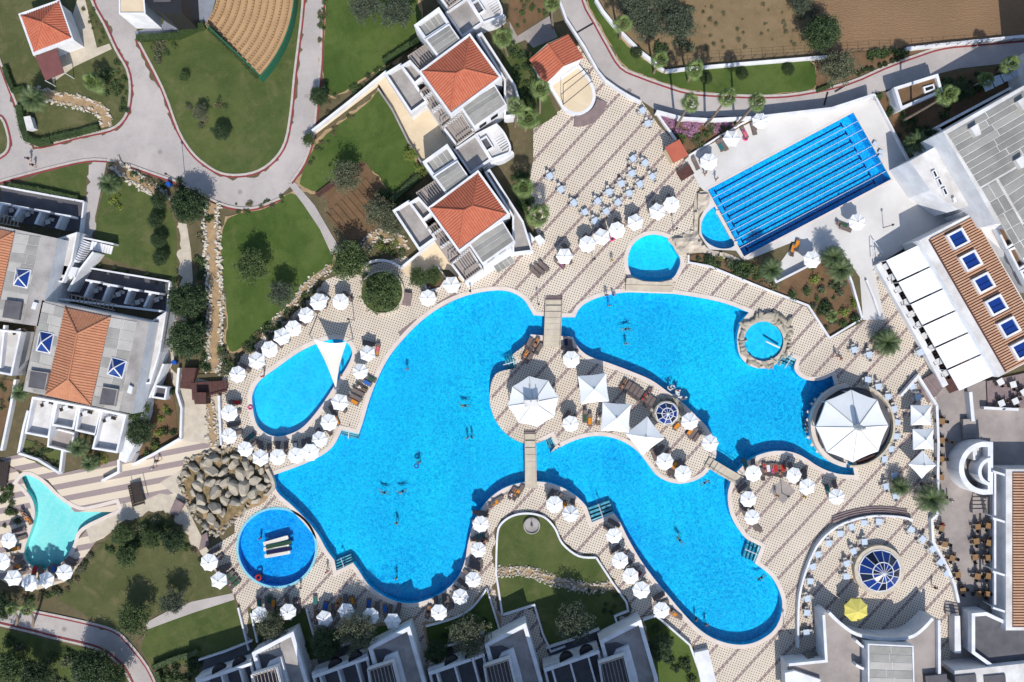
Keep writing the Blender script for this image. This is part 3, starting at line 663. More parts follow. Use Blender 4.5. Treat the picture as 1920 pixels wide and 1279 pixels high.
# submerged steps at the pool edges
def steps_in(root, corners, n, w=0.25):
    """corners: two at the deck side, two at the water side"""
    a, b, d, e = [Vector(q) for q in corners]
    for k in range(n):
        t0, t1 = k/n, (k+0.62)/n
        loop = [a*(1-t0)+e*t0, b*(1-t0)+d*t0, b*(1-t1)+d*t1, a*(1-t1)+e*t1]
        MB().prism(PL(loop), -1.4, -0.10 - 0.06*k if k == 0 else -0.17 - 0.2*k).build('step', M['stepwater'], root)
def stepblock(corners, n): steps_in(main_pool, corners, n)
stepblock([(642,806),(673,813),(669,826),(637,818)], 3)
stepblock([(662,1056),(632,1070),(626,1052),(655,1040)], 4)
stepblock([(1151,963),(1111,979),(1102,952),(1143,938)], 4)
stepblock([(1426,1026),(1416,1055),(1393,1047),(1403,1014)], 4)
stepblock([(1035,821),(1043,837),(1027,843),(1020,826)], 4)
stepblock([(967,690),(962,667),(944,672),(948,694)], 4)
stepblock([(1471,664),(1492,674),(1484,690),(1458,680)], 3)
def rail(a, b, label, z=0.45, r=0.07):
    o = MB().tube(W(*a, z) - Vector((0,0,0)), W(*b, z*0.4), r, n=6)
    for p in (a, b): o.tube(W(*p, -0.3), W(*p, z if p == a else z*0.4), r, n=6)
    tag(o.build('handrail', M['metal'], None), label, 'handrail', 'pool handrails')
rail((655,800), (653,822), 'white handrail in the steps by the oblong pool')
rail((645,1064), (639,1046), 'white handrail in the steps by the round pool')
rail((1131,972), (1122,945), 'white handrail in the steps at the central deck')
rail((1421,1040), (1397,1030), 'white handrail in the steps at the lower lobe')
rail((965,678), (944,684), 'white handrail in the steps on the west side of the island')
rail((1486,667), (1472,690), 'white handrail in the steps beside the whirlpool')
# ------------------------------------------------------------------ prototypes of furniture
def finish_proto(root):
    bpy.context.view_layer.update(); register(root); return root
def proto(name): 
    o = bpy.data.objects.new(name, None); COL.objects.link(o); return o
def canopy_mesh(n, r, z0, z1, sag=0.05, val=0.10, rot=0.0, peak=0.0, sub=3):
    """polygonal parasol cloth: ribs straight, cloth between them slightly hollow, short valance"""
    mb = MB(); rings = 5; V = []; F = []; m = n*sub
    for j in range(1, rings+1):
        t = j/rings
        for i in range(m):
            k, q = divmod(i, sub); f = q/sub
            a0 = rot + 2*math.pi*k/n; a1 = rot + 2*math.pi*(k+1)/n
            x = (math.cos(a0)*(1-f) + math.cos(a1)*f)*r*t; y = (math.sin(a0)*(1-f) + math.sin(a1)*f)*r*t
            hol = math.sin(math.pi*f)
            pull = 1 - 0.05*hol*t
            V.append((x*pull, y*pull, z1 - (z1-z0)*(t**(1.0-peak)) - sag*hol*t))
    o = len(V); V.append((0, 0, z1))
    for i in range(m): F.append((o, i, (i+1) % m))
    for j in range(rings-1):
        for i in range(m): F.append((j*m+i, (j+1)*m+i, (j+1)*m+(i+1) % m, j*m+(i+1) % m))
    b = len(V)
    for i in range(m):
        x, y, z = V[(rings-1)*m+i]; V.append((x*1.005, y*1.005, z-val))
    for i in range(m): F.append(((rings-1)*m+i, b+i, b+(i+1) % m, (rings-1)*m+(i+1) % m))
    mb.add(V, F); return mb
PAR = []
for k, (n, r, rot) in enumerate(((8, 1.20, 0.2), (8, 1.17, 0.0), (6, 1.22, 0.3), (8, 1.22, 0.39))):
    p = proto('parasol')
    canopy_mesh(n, r, 2.16, 2.46, (0.04, 0.10, 0.15, 0.07)[k], 0.12, rot).build('canopy', M['fabric'], p)
    MB().tube((0, 0, 0), (0, 0, 2.54), 0.03, n=6).build('pole', M['dark'], p)
    MB().lathe([(0.30, 0.0), (0.30, 0.08), (0.05, 0.12), (0.05, 0.3)], 10).build('base', M['dark'], p)
    MB().lathe([(0.09, 2.44), (0.09, 2.50), (0.02, 2.58)], 8).build('finial', M['chair'], p)
    seam = MB()
    for i in range(n):
        a = rot + 2*math.pi*i/n
        seam.tube((math.cos(a)*r, math.sin(a)*r, 2.165), (0, 0, 2.462), 0.011, n=4, cap=False)
    seam.build('seam', M['greyroof'], p)
    PAR.append(finish_proto(p))
SQP = []
for nm, side, z0, z1 in (('square_parasol', 3.0, 2.5, 3.2), ('canopy_tent', 4.2, 2.6, 3.7)):
    p = proto(nm); r = side/math.sqrt(2)
    canopy_mesh(4, r, z0, z1, 0.12, 0.14, R(45), 0.12, sub=6).build('canopy', M['tent'], p)
    MB().tube((0, 0, 0), (0, 0, z1+0.1), 0.05, n=8).build('pole', M['metal'], p)
    MB().box((0, 0, 0.05), (0.8, 0.8, 0.1)).build('base', M['dark'], p)
    MB().lathe([(0.14, z1-0.02), (0.14, z1+0.06), (0.03, z1+0.12)], 8).build('finial', M['chair'], p)
    sm = MB()
    for i in range(4):
        a = R(45 + 90*i)
        prev = (0, 0, z1+.004)
        for j in range(1, 6):
            t = j/5; q = (math.cos(a)*r*t, math.sin(a)*r*t, z1-(z1-z0)*t**0.88+.004); sm.tube(prev, q, 0.018, n=4, cap=False); prev = q
    sm.build('seam', M['palepanel'], p)
    SQP.append(finish_proto(p))
# sun lounger, head towards +Y
LO = proto('sun_lounger')
f = MB()
for sx in (-1, 1):
    f.box((sx*0.30, -0.1, 0.30), (0.05, 1.9, 0.05))
    for y in (-0.9, 0.55): f.tube((sx*0.30, y, 0), (sx*0.30, y, 0.30), 0.025, n=5)
for y in (-1.03, 0.35, 0.83): f.box((0, y, 0.30), (0.6, 0.05, 0.05))
f.build('frame', M['loungerf'], LO)
b = MB(); b.box((0, -0.36, 0.345), (0.56, 1.34, 0.05)); b.build('bed', M['loungerp'], LO)
b = MB(); b.box((0, 0.60, 0.50), (0.56, 0.68, 0.05), rx=R(30)); b.build('backrest', M['loungerp'], LO)
finish_proto(LO)
def tab(name, size, top, leg, h=0.74):
    p = proto(name)
    MB().box((0, 0, h-0.02), (size, size, 0.04)).build('tabletop', M[top], p)
    q = MB().tube((0, 0, 0.03), (0, 0, h-0.04), 0.04, n=6); q.box((0, 0, 0.02), (0.5, 0.07, 0.04)); q.box((0, 0, 0.021), (0.07, 0.5, 0.041)); q.build('pedestal', M[leg], p)
    return finish_proto(p)
TAB_BLUE = tab('cafe_table', 0.86, 'table', 'metal'); TAB_TAN = tab('dining_table', 0.84, 'tabletan', 'dark'); TAB_WHITE = tab('terrace_table', 0.95, 'whitec', 'metal')
def chair_mesh(name, mat, solid):
    m = MB()
    for sx in (-.2, .2):
        for sy in (-.2, .2): m.tube((sx, sy, 0), (sx, sy, 0.44), 0.018, n=4)
        m.tube((sx, 0.21, 0.44), (sx*1.05, 0.27, 0.86), 0.02, n=4)
        m.box((sx*1.15, 0.0, 0.64), (0.04, 0.42, 0.035)); m.tube((sx*1.15, -.2, 0.44), (sx*1.15, -.2, 0.64), 0.016, n=4)
    m.box((0, 0, 0.45), (0.47, 0.47, 0.05))
    if solid: m.box((0, 0.25, 0.68), (0.44, 0.04, 0.36), rx=R(-8))
    else:
        for i in range(5): m.box((-0.16+0.08*i, 0.25, 0.66), (0.03, 0.03, 0.4), rx=R(-8))
        m.box((0, 0.275, 0.86), (0.44, 0.04, 0.04))
    return m.mesh(name, M[mat])
CH_W = chair_mesh('cafe_chair', 'chair', True); CH_D = chair_mesh('rattan_chair', 'brownchair', True)

# ------------------------------------------------------------------ people: one skinned body per pose
def skinned(name, J, E):
    """J: joint -> (x, y, z, radius); E: bones; grows one continuous surface"""
    keys = list(J); me = bpy.data.meshes.new('sk')
    me.from_pydata([J[k][:3] for k in keys], [(keys.index(a), keys.index(b)) for a, b in E], [])
    o = bpy.data.objects.new('sk', me); COL.objects.link(o)
    sk = o.modifiers.new('skin', 'SKIN'); sk.use_smooth_shade = True
    for i, k in enumerate(keys):
        d = me.skin_vertices[0].data[i]; r = J[k][3]
        d.radius = (r, r) if isinstance(r, (int, float)) else r; d.use_root = (k == 'pelvis')
    o.modifiers.new('sub', 'SUBSURF').levels = 1
    dg = bpy.context.evaluated_depsgraph_get(); ev = o.evaluated_get(dg)
    out = bpy.data.meshes.new_from_object(ev); bpy.data.objects.remove(o); bpy.data.meshes.remove(me)
    out.name = name; return out
EDGES = [('pelvis','waist'),('waist','chest'),('chest','neck'),('neck','jaw'),('jaw','head'),('head','skull')]
for s_ in 'lr':
    EDGES += [('chest','sh'+s_),('sh'+s_,'el'+s_),('el'+s_,'wr'+s_),('wr'+s_,'hd'+s_),('pelvis','hip'+s_),('hip'+s_,'kn'+s_),('kn'+s_,'an'+s_),('an'+s_,'to'+s_)]
def pose(P):
    r = dict(pelvis=(.135,.10), waist=(.12,.085), chest=(.15,.10), neck=.055, jaw=.07, head=.092, skull=.07)
    for s_ in 'lr': r.update({'sh'+s_: .062, 'el'+s_: .043, 'wr'+s_: .03, 'hd'+s_: (.04,.022), 'hip'+s_: .088, 'kn'+s_: .058, 'an'+s_: .038, 'to'+s_: .034})
    return {k: (*P[k], r[k]) for k in r}
def stand(hand=0.0, stride=0.12):
    P = dict(pelvis=(0,0,.95), waist=(0,0,1.12), chest=(0,0,1.32), neck=(0,.0,1.48), jaw=(0,.01,1.55), head=(0,.015,1.63), skull=(0,0,1.70))
    for s_, q in (('l',-1),('r',1)):
        P.update({'sh'+s_: (q*.18,0,1.40), 'el'+s_: (q*.26,-.02+hand*.1,1.14), 'wr'+s_: (q*(.27-.05*hand),.06+.25*hand,.93+.2*hand), 'hd'+s_: (q*(.27-.06*hand),.10+.3*hand,.84+.22*hand),
                  'hip'+s_: (q*.095,0,.88), 'kn'+s_: (q*.11,.05+q*stride*.5,.49), 'an'+s_: (q*.11,q*stride,.08), 'to'+s_: (q*.13,.16+q*stride,.035)})
    return P
def lie():
    P = dict(pelvis=(0,-.05,.46), waist=(0,.12,.47), chest=(0,.33,.52), neck=(0,.50,.63), jaw=(0,.56,.68), head=(0,.64,.72), skull=(0,.72,.74))
    for s_, q in (('l',-1),('r',1)):
        P.update({'sh'+s_: (q*.18,.42,.56), 'el'+s_: (q*.27,.16,.50), 'wr'+s_: (q*.24,-.06,.46), 'hd'+s_: (q*.22,-.15,.45),
                  'hip'+s_: (q*.1,-.12,.46), 'kn'+s_: (q*.12,-.53,.50 if q < 0 else .46), 'an'+s_: (q*.12,-.95,.43), 'to'+s_: (q*.15,-1.0,.55)})
    return P
def sit():
    P = dict(pelvis=(0,0,.55), waist=(0,.03,.72), chest=(0,.04,.92), neck=(0,.02,1.08), jaw=(0,0,1.15), head=(0,-.01,1.23), skull=(0,0,1.30))
    for s_, q in (('l',-1),('r',1)):
        P.update({'sh'+s_: (q*.18,.04,1.0), 'el'+s_: (q*.25,-.05,.75), 'wr'+s_: (q*.2,-.27,.68), 'hd'+s_: (q*.17,-.35,.68),
                  'hip'+s_: (q*.1,-.04,.54), 'kn'+s_: (q*.13,-.44,.52), 'an'+s_: (q*.13,-.46,.09), 'to'+s_: (q*.14,-.6,.04)})
    return P
def swim():
    P = dict(pelvis=(0,-.12,-.20), waist=(0,.05,-.18), chest=(0,.25,-.15), neck=(0,.42,-.08), jaw=(0,.48,-.04), head=(0,.55,.0), skull=(0,.60,.05))
    for s_, q in (('l',-1),('r',1)):
        P.update({'sh'+s_: (q*.18,.32,-.14), 'el'+s_: (q*.38,.52 if q > 0 else .15,-.14), 'wr'+s_: (q*.40,.78 if q > 0 else -.08,-.13), 'hd'+s_: (q*.40,.87 if q > 0 else -.16,-.13),
                  'hip'+s_: (q*.1,-.2,-.21), 'kn'+s_: (q*.16,-.6,-.24), 'an'+s_: (q*.18,-1.0,-.20), 'to'+s_: (q*.18,-1.14,-.18)})
    return P
POSES = {'stand': stand(0), 'walk': stand(.5, .26), 'lie': lie(), 'sit': sit(), 'swim': swim(), 'wade': {k: (v[0]*(1.25 if k[:2] in ('el','wr','hd') else 1), v[1], v[2]-1.42) for k, v in stand(.7, .1).items()}}
BODY = {}
def add_fingers(me, P):
    mb = MB()
    for s_ in 'lr':
        w = Vector(P['wr'+s_]); h = Vector(P['hd'+s_]); d = (h-w).normalized(); u = d.cross(Vector((0, 0, 1)))
        u = u.normalized() if u.length > 1e-3 else Vector((1, 0, 0))
        nrm = d.cross(u).normalized()
        for i, L in enumerate((.065, .08, .085, .075)):
            a = h + u*(-.03+.02*i); m_ = a + d*L*.5 + nrm*-.006; mb.tube(a - d*.02, m_, .010, .009, 4); mb.tube(m_, a + d*L + nrm*-.025, .009, .007, 4)
        t0 = w.lerp(h, .45); mb.tube(t0, t0 + u*(-.055) + d*.05, .012, .009, 4)
    bm = bmesh.new(); bm.from_mesh(me); o = len(bm.verts)
    vs_ = [bm.verts.new(v) for v in mb.v]
    for f_ in mb.f: bm.faces.new([vs_[i] for i in f_])
    bm.to_mesh(me); bm.free()
def shell(me, P, test, off, name):
    """cloth or hair that follows the body: faces of the body passing `test`, pushed out by `off`"""
    bm = bmesh.new(); bm.from_mesh(me); bm.normal_update()
    bmesh.ops.delete(bm, geom=[f_ for f_ in bm.faces if not test(f_.calc_center_median())], context='FACES')
    bm.normal_update()
    for v in bm.verts: v.co += v.normal*off
    out = bpy.data.meshes.new(name); bm.to_mesh(out); bm.free()
    for p in out.polygons: p.use_smooth = True
    return out
for nm, P in POSES.items():
    me = skinned('person_' + nm, pose(P), EDGES)
    bones = [(a, b, Vector(P[a]), Vector(P[b])) for a, b in EDGES]
    def near(c_):
        best = None
        for a, b, p, q in bones:
            t = max(0, min(1, (c_-p).dot(q-p)/(q-p).length_squared)); d = (c_-(p+(q-p)*t)).length
            if best is None or d < best[0]: best = (d, a, b, t)
        return best[1:]
    hd = Vector(P['head']); face = Vector((0, 1, 0)) if nm in ('stand', 'walk', 'wade') else (Vector((0, -1, 0)) if nm == 'sit' else (Vector((0, .3, 1)) if nm == 'lie' else Vector((0, .6, -.6))))
    up = (Vector(P['skull'])-Vector(P['neck'])).normalized()
    hair = shell(me, P, lambda c_: near(c_)[1] in ('head', 'skull') and ((c_-hd).dot(up) > .035 or (c_-hd).dot(face.normalized()) < -.01), .012, 'hair_' + nm)
    low = shell(me, P, lambda c_: (near(c_)[0] == 'pelvis' and (near(c_)[1][:3] == 'hip' or near(c_)[2] < .5)) or (near(c_)[0][:3] == 'hip' and near(c_)[2] < .38), .014, 'shorts_' + nm)
    topc = shell(me, P, lambda c_: near(c_)[:2] in (('waist', 'chest'), ('pelvis', 'waist'), ('chest', 'shl'), ('chest', 'shr')) or (near(c_)[:2] in (('shl', 'ell'), ('shr', 'elr')) and near(c_)[2] < .45), .014, 'shirt_' + nm)
    add_fingers(me, P)
    nose = MB().tube(hd + face.normalized()*.075 + up*.02, hd + face.normalized()*.105 - up*.02, .008, .016, 5)
    bm = bmesh.new(); bm.from_mesh(me); vv = [bm.verts.new(v) for v in nose.v]; [bm.faces.new([vv[i] for i in f_]) for f_ in nose.f]
    bm.to_mesh(me); bm.free(); me.materials.clear(); me.materials.append(M['skin'])
    for p in me.polygons: p.use_smooth = True
    BODY[nm] = (me, hair, low, topc)
CLOTH = {}
def cloth_copy(me, mat):
    k = (me.name, mat)
    if k not in CLOTH:
        m2 = me.copy(); m2.materials.clear(); m2.materials.append(M[mat]); CLOTH[k] = m2
    return CLOTH[k]
def person(px, py, pz, ang, what, label, low='navy', top=None, hair='hair', lift=0.0):
    o = link('person', BODY[pz_map.get(what, what)][0], None, tuple(W(px, py, pz) + Vector((0, 0, lift))), R(ang), random.uniform(.94, 1.04))
    tag(o, label, 'person', 'people at the pools')
    me, h, l, t = BODY[what]
    link('hair', cloth_copy(h, hair), o); link('shorts', cloth_copy(l, low), o)
    if top: link('shirt', cloth_copy(t, top), o)
    return o
pz_map = {}

# ------------------------------------------------------------------ plants
def leaves(mb, rnd, pts, size, up=0.5, jit=0.5):
    for p in pts:
        n = Vector((rnd.gauss(0, 1), rnd.gauss(0, 1), abs(rnd.gauss(0, 1))*up*2 + 0.2)).normalized()
        u = n.orthogonal().normalized(); u.rotate(Matrix.Rotation(rnd.uniform(0, 6.28), 3, n)); v = n.cross(u)
        L = size*rnd.uniform(.6, 1.35); w = L*rnd.uniform(.35, .6)
        p = Vector(p)
        mb.add([p-u*L*.5, p+v*w*.5, p+u*L*.5 + n*L*.08, p-v*w*.5], [(0, 1, 2, 3)])
def crown_points(rnd, r, h, zc, clumps, per, cr, hollow=.55, ragged=.25):
    pts = []
    for _ in range(clumps):
        d = Vector((rnd.gauss(0, 1), rnd.gauss(0, 1), rnd.gauss(0, 1)))
        if d.length < 1e-3: continue
        d.normalize()
        if d.z < -.35: d.z *= -.6
        k = rnd.uniform(hollow, 1.0)*(1 + ragged*noise.noise(d*1.7 + Vector((rnd.seed_, 0, 0))))
        cpt = Vector((d.x*r*k, d.y*r*k, zc + d.z*h*k)); cc = cr*rnd.uniform(.6, 1.25)
        for _ in range(per):
            q = Vector((rnd.gauss(0, .5), rnd.gauss(0, .5), rnd.gauss(0, .42)))
            pts.append(cpt + q*cc)
    return pts
class Rnd(random.Random):
    def __init__(s, seed): super().__init__(seed); s.seed_ = seed*3.7
def tree_proto(seed, leaf, r=2.6, h=1.9, zc=3.4, clumps=150, per=34, cr=.55, size=.26, hollow=.45, ragged=.45):
    rnd = Rnd(seed); p = proto('tree_model')
    t = MB(); fork = zc*0.45
    t.tube((0, 0, 0), (rnd.uniform(-.1, .1), rnd.uniform(-.1, .1), fork), .2, .14, 8)
    for i in range(6):
        a = i*1.05 + rnd.uniform(-.3, .3); e = Vector((math.cos(a)*r*.7, math.sin(a)*r*.7, zc + rnd.uniform(-.2, .8)*h))
        mid = Vector((0, 0, fork)).lerp(e, .5) + Vector((0, 0, .25)); t.tube((0, 0, fork), mid, .1, .07, 5); t.tube(mid, e, .07, .025, 5)
    t.build('trunk', M['bark'], p)
    mb = MB(); leaves(mb, rnd, crown_points(rnd, r, h, zc, clumps, per, cr, hollow, ragged), size)
    mb.build('crown', M[leaf], p)
    return finish_proto(p)
TREES = {
 'olive': [tree_proto(s, 'leaf_olive', 2.5, 1.8, 3.1, 220, 32, .5, .21, .4, .5) for s in (1, 2)],
 'grey': [tree_proto(s, 'leaf_grey', 2.5, 1.9, 3.4, 210, 34, .5, .23, .35, .55) for s in (3, 4)],
 'dark': [tree_proto(s, 'leaf_dark', 2.6, 2.1, 3.0, 330, 34, .5, .25, .55, .25) for s in (5, 6)],
 'mid': [tree_proto(s, 'leaf_mid', 2.6, 1.9, 3.0, 250, 32, .5, .25, .4, .45) for s in (7, 8)],
 'clip': [tree_proto(9, 'leaf_hedge', 2.5, 2.2, 2.6, 300, 24, .38, .24, .85, .06)],
 'bright': [tree_proto(10, 'leaf_bright', 2.5, 1.8, 2.6, 120, 26, .5, .34, .4, .5)],
}
def bush_mesh(seed, leaf, n=340, size=.13, flat=.75):
    rnd = Rnd(seed); mb = MB(); pts = []
    for _ in range(26):
        d = Vector((rnd.gauss(0, 1), rnd.gauss(0, 1), abs(rnd.gauss(0, 1)))).normalized()*rnd.uniform(.3, .85)
        for _ in range(n//26): pts.append(Vector((d.x*.6 + rnd.gauss(0, .14), d.y*.6 + rnd.gauss(0, .14), max(.03, d.z*flat + rnd.gauss(0, .1)))))
    leaves(mb, rnd, pts, size*1.6)
    for i in range(5):
        a = i*1.25; mb.tube((0, 0, 0), (math.cos(a)*.3, math.sin(a)*.3, .45), .02, .01, 4)
    return mb.mesh('shrub_leaves', M[leaf])
BUSH = {k: [bush_mesh(20+i*3+j, 'leaf_' + k) for j in range(2)] for i, k in enumerate(('mid', 'dark', 'hedge', 'dry', 'pink', 'bright', 'olive'))}
def fan_palm(seed, r=1.45):
    """crown of fan shaped fronds; origin at the top of the trunk"""
    rnd = Rnd(seed); mb = MB()
    for i in range(30):
        a = i*2.399 + rnd.uniform(-.3, .3); el = R(86 - 122*(i/30.0)); L = r*rnd.uniform(.42, .66)*(.55 if i < 6 else 1)
        d = Vector((math.cos(a)*math.cos(el), math.sin(a)*math.cos(el), math.sin(el)))
        hub = d*L; side = d.cross(Vector((0, 0, 1)))
        side = side.normalized() if side.length > .05 else Vector((1, 0, 0)); nrm = side.cross(d).normalized()
        mb.tube((0, 0, 0), hub, .022, .012, 4, cap=False)
        fl = r*rnd.uniform(.40, .58)
        for k in range(9):
            t = R(-78 + 156*k/8); bd = (d*math.cos(t) + side*math.sin(t)).normalized(); tip = hub + bd*fl*(1-.12*abs(k-4)/4) - Vector((0, 0, .38*fl)); w = (d*-math.sin(t) + side*math.cos(t))*fl*.075
            m_ = hub + bd*fl*.5 - Vector((0, 0, .06*fl))
            mb.add([hub, m_ + w, tip, m_ - w], [(0, 1, 2, 3)])
    for i in range(14):                                             # dead fronds hanging under the crown
        a = i*.45; d = Vector((math.cos(a), math.sin(a), 0)); mb.add([d*.12, d*.32 + Vector((-d.y*.1, d.x*.1, -.5)), d*.26 + Vector((0, 0, -1.0)), d*.32 + Vector((d.y*.1, -d.x*.1, -.5))], [(0, 1, 2, 3)])
    return mb.mesh('fan_fronds', M['leaf_palm'])
def date_palm(seed, r=2.2, n=46, leaf='leaf_date'):
    rnd = Rnd(seed); mb = MB()
    for i in range(n):
        a = i*2.399 + rnd.uniform(-.15, .15); e0 = R(70 - 85*i/n); prev = Vector((0, 0, 0)); L = r*rnd.uniform(.85, 1.1); seg = 7
        for k in range(seg):
            e = e0 - R(75)*((k/seg)**1.4); d = Vector((math.cos(a)*math.cos(e), math.sin(a)*math.cos(e), math.sin(e))); nx = prev + d*L/seg
            side = Vector((-math.sin(a), math.cos(a), 0)); ll = r*.24*math.sin(math.pi*min(1, (k+1.2)/(seg+1)))+.05
            mb.tube(prev, nx, .018, .014, 3, cap=False)
            for q in (0, .33, .67):
                b_ = prev.lerp(nx, q)
                for s_ in (-1, 1):
                    tip = b_ + side*s_*ll + d*ll*.6 - Vector((0, 0, ll*.25)); mb.add([b_, b_ + d*.075*r*.5, tip], [(0, 1, 2)])
            prev = nx
    return mb.mesh('date_fronds', M[leaf])
FANS = [fan_palm(s) for s in (31, 32, 33)]; DATES = [date_palm(s) for s in (41, 42)]
def palm(base, crownpx, h, label, kind='fan', sc=1.0, r=.17):
    b_ = W(*base); t_ = W(*crownpx, h)
    o = thing('palm_tree', label, 'palm', tuple(b_), 0, 'palm trees')
    m = MB(); n = 9; prev = None
    for k in range(n+1):
        t = k/n; p = b_.lerp(t_, t) ; p.x += (t_.x-b_.x)*.15*math.sin(math.pi*t); rr = r*(1.15-.4*t)
        if prev: m.tube(prev, p, prr*1.06, rr*.96, 8, cap=(k == n))
        prev, prr = p.copy(), rr
    m.build('trunk', M['trunk'], o)
    link('crown', random.choice(FANS if kind == 'fan' else DATES), o, tuple(t_-b_), random.uniform(0, 6.28), sc)
    return o
NT_ = {}
def tree(px, py, rpx, kind, label, zc=None, group='garden trees', sq=1.0):
    """px, py: crown as seen; rpx: crown radius in pixels"""
    p = random.choice(TREES[kind]); s = rpx*S/2.75
    z = 3.1*s*sq
    o = copy_tree(p, W(px, py, z).xy.to_3d(), random.uniform(0, 6.28), (s, s, s*sq)); o.name = 'tree'
    tag(o, label, 'tree', group); return o
def shrub(px, py, rpx, kind, label, group='garden shrubs', z=0.0):
    s = rpx*S/.72
    p = W(px, py, .4*s); p.z = z
    o = link('shrub', random.choice(BUSH[kind]), None, tuple(p), random.uniform(0, 6.28), s); tag(o, label, 'shrub', group); return o
def hedge(pts, w, h, label, leaf='leaf_hedge', dens=55, name='hedge'):
    P = [W(*p) for p in pts]; mb = MB(); rnd = Rnd(int(pts[0][0])); lp_ = []
    core = MB().path([p.xy for p in P], w*.75, 0.0, h*.85)
    for a, b in zip(P, P[1:]):
        L = (b-a).length; d = (b-a)/max(L, .01); n = Vector((-d.y, d.x, 0))
        for _ in range(int(L*dens*(w+h))):
            if rnd.random() < w/(w+1.2*h): q = n*rnd.uniform(-.5, .5)*w + Vector((0, 0, h*rnd.uniform(.88, 1.05)))
            else: q = n*rnd.choice((-.5, .5))*w*rnd.uniform(.85, 1.08) + Vector((0, 0, h*rnd.uniform(0, 1)))
            lp_.append(a + d*rnd.uniform(0, L) + q)
    leaves(mb, rnd, lp_, .17)
    o = mb.build(name, M[leaf], None, loc=tuple(P[0])); tag(o, label, 'hedge', 'hedges')
    core.build('branches', M[leaf], o); return o
# ------------------------------------------------------------------ stones
def rock_mesh(seed, sub, mat, flat=.7):
    bm = bmesh.new(); bmesh.ops.create_icosphere(bm, subdivisions=sub, radius=.5); rnd = Rnd(seed)
    planes = [(Vector((rnd.gauss(0, 1), rnd.gauss(0, 1), rnd.gauss(0, 1))).normalized(), rnd.uniform(.20, .36)) for _ in range(9)]
    for v in bm.verts:
        for n, d in planes:
            k = v.co.dot(n)
            if k > d: v.co -= n*(k-d)
        v.co *= 1.2 + .10*noise.noise(v.co*2.5 + Vector((seed*5.1, 0, 0)))
        v.co.z *= flat; v.co.y *= .82
    me = bpy.data.meshes.new('rock'); bm.to_mesh(me); bm.free(); me.materials.append(M[mat]); return me
STONES = [rock_mesh(s, 1, 'whiterock') for s in range(6)]; BOULD = [rock_mesh(50+s, 3, 'rock', .8) for s in range(6)]
GREYST = [rock_mesh(80+s, 1, 'rock') for s in range(4)]
def stones_along(root, pts, n, size, wid, rnd, meshes=STONES, name='stone', z=0.0):
    P = [W(*p) for p in pts]; Ls = [(b-a).length for a, b in zip(P, P[1:])]; T = sum(Ls)
    for i in range(n):
        s = T*(i + rnd.uniform(.1, .9))/n
        for k, L in enumerate(Ls):
            if s <= L or k == len(Ls)-1: break
            s -= L
        d = (P[k+1]-P[k]).normalized(); q = P[k] + d*s + Vector((-d.y, d.x, 0))*rnd.uniform(-.5, .5)*wid
        sc = size*rnd.uniform(.6, 1.45)
        o = link(name, rnd.choice(meshes), root, tuple(q - Vector(root.location) + Vector((0, 0, z + sc*.18))), rnd.uniform(0, 6.28), (sc, sc*rnd.uniform(.7, 1.1), sc*rnd.uniform(.6, 1)))
        o.rotation_euler = (rnd.uniform(-.4, .4), rnd.uniform(-.4, .4), rnd.uniform(0, 6.28))
# ------------------------------------------------------------------ building helpers
def blk(root, pts, z0, z1, mat='white', name='wall', top=None):
    m = [M[mat]] + ([M[top]] if top else [])
    return MB().prism(PL(pts, z1), z0, z1, 0, 1 if top else None).build(name, m, root)
def parapet(root, pts, z, h=.9, w=.25, mat='white', name='parapet'):
    return MB().ring(PL(pts, z+h), w, z-.25, z+h).build(name, M[mat], root)
def flat(root, pts, z, mat, name='floor'):
    return MB().sheet([PL(pts, z)], z).build(name, M[mat], root)
def quad(a, b, c_, d, u, v):
    A_, B2, C2, D2 = map(Vector, (a, b, c_, d)); return (A_*(1-u)+B2*u)*(1-v) + (D2*(1-u)+C2*u)*v
def panels(root, q, z, nx, ny, mats=('panel', 'panel2'), gap=.09, th=.05, name='roof_panel', jit=True, base='whiteroof'):
    """felt panels with pale seams: each panel its own piece"""
    P = PL(q, z); rnd = Rnd(int(q[0][0])+3)
    MB().sheet([ccw(P)], z).build('roof_deck', M[base], root)
    P = [Vector(p) for p in P]
    for j in range(ny):
        off = rnd.uniform(-.25, .25)/nx if (jit and nx > 1) else 0
        cuts = [0] + [min(.97, max(.03, (i/nx) + off)) for i in range(1, nx)] + [1]
        for u0, u1 in zip(cuts, cuts[1:]):
            loop = [quad(*P, u, v) for u, v in ((u0, j/ny), (u1, j/ny), (u1, (j+1)/ny), (u0, (j+1)/ny))]
            MB().prism(offset([tuple(p) for p in loop], -gap/2), z+.002, z+th).build(name, M[rnd.choice(mats)], root)
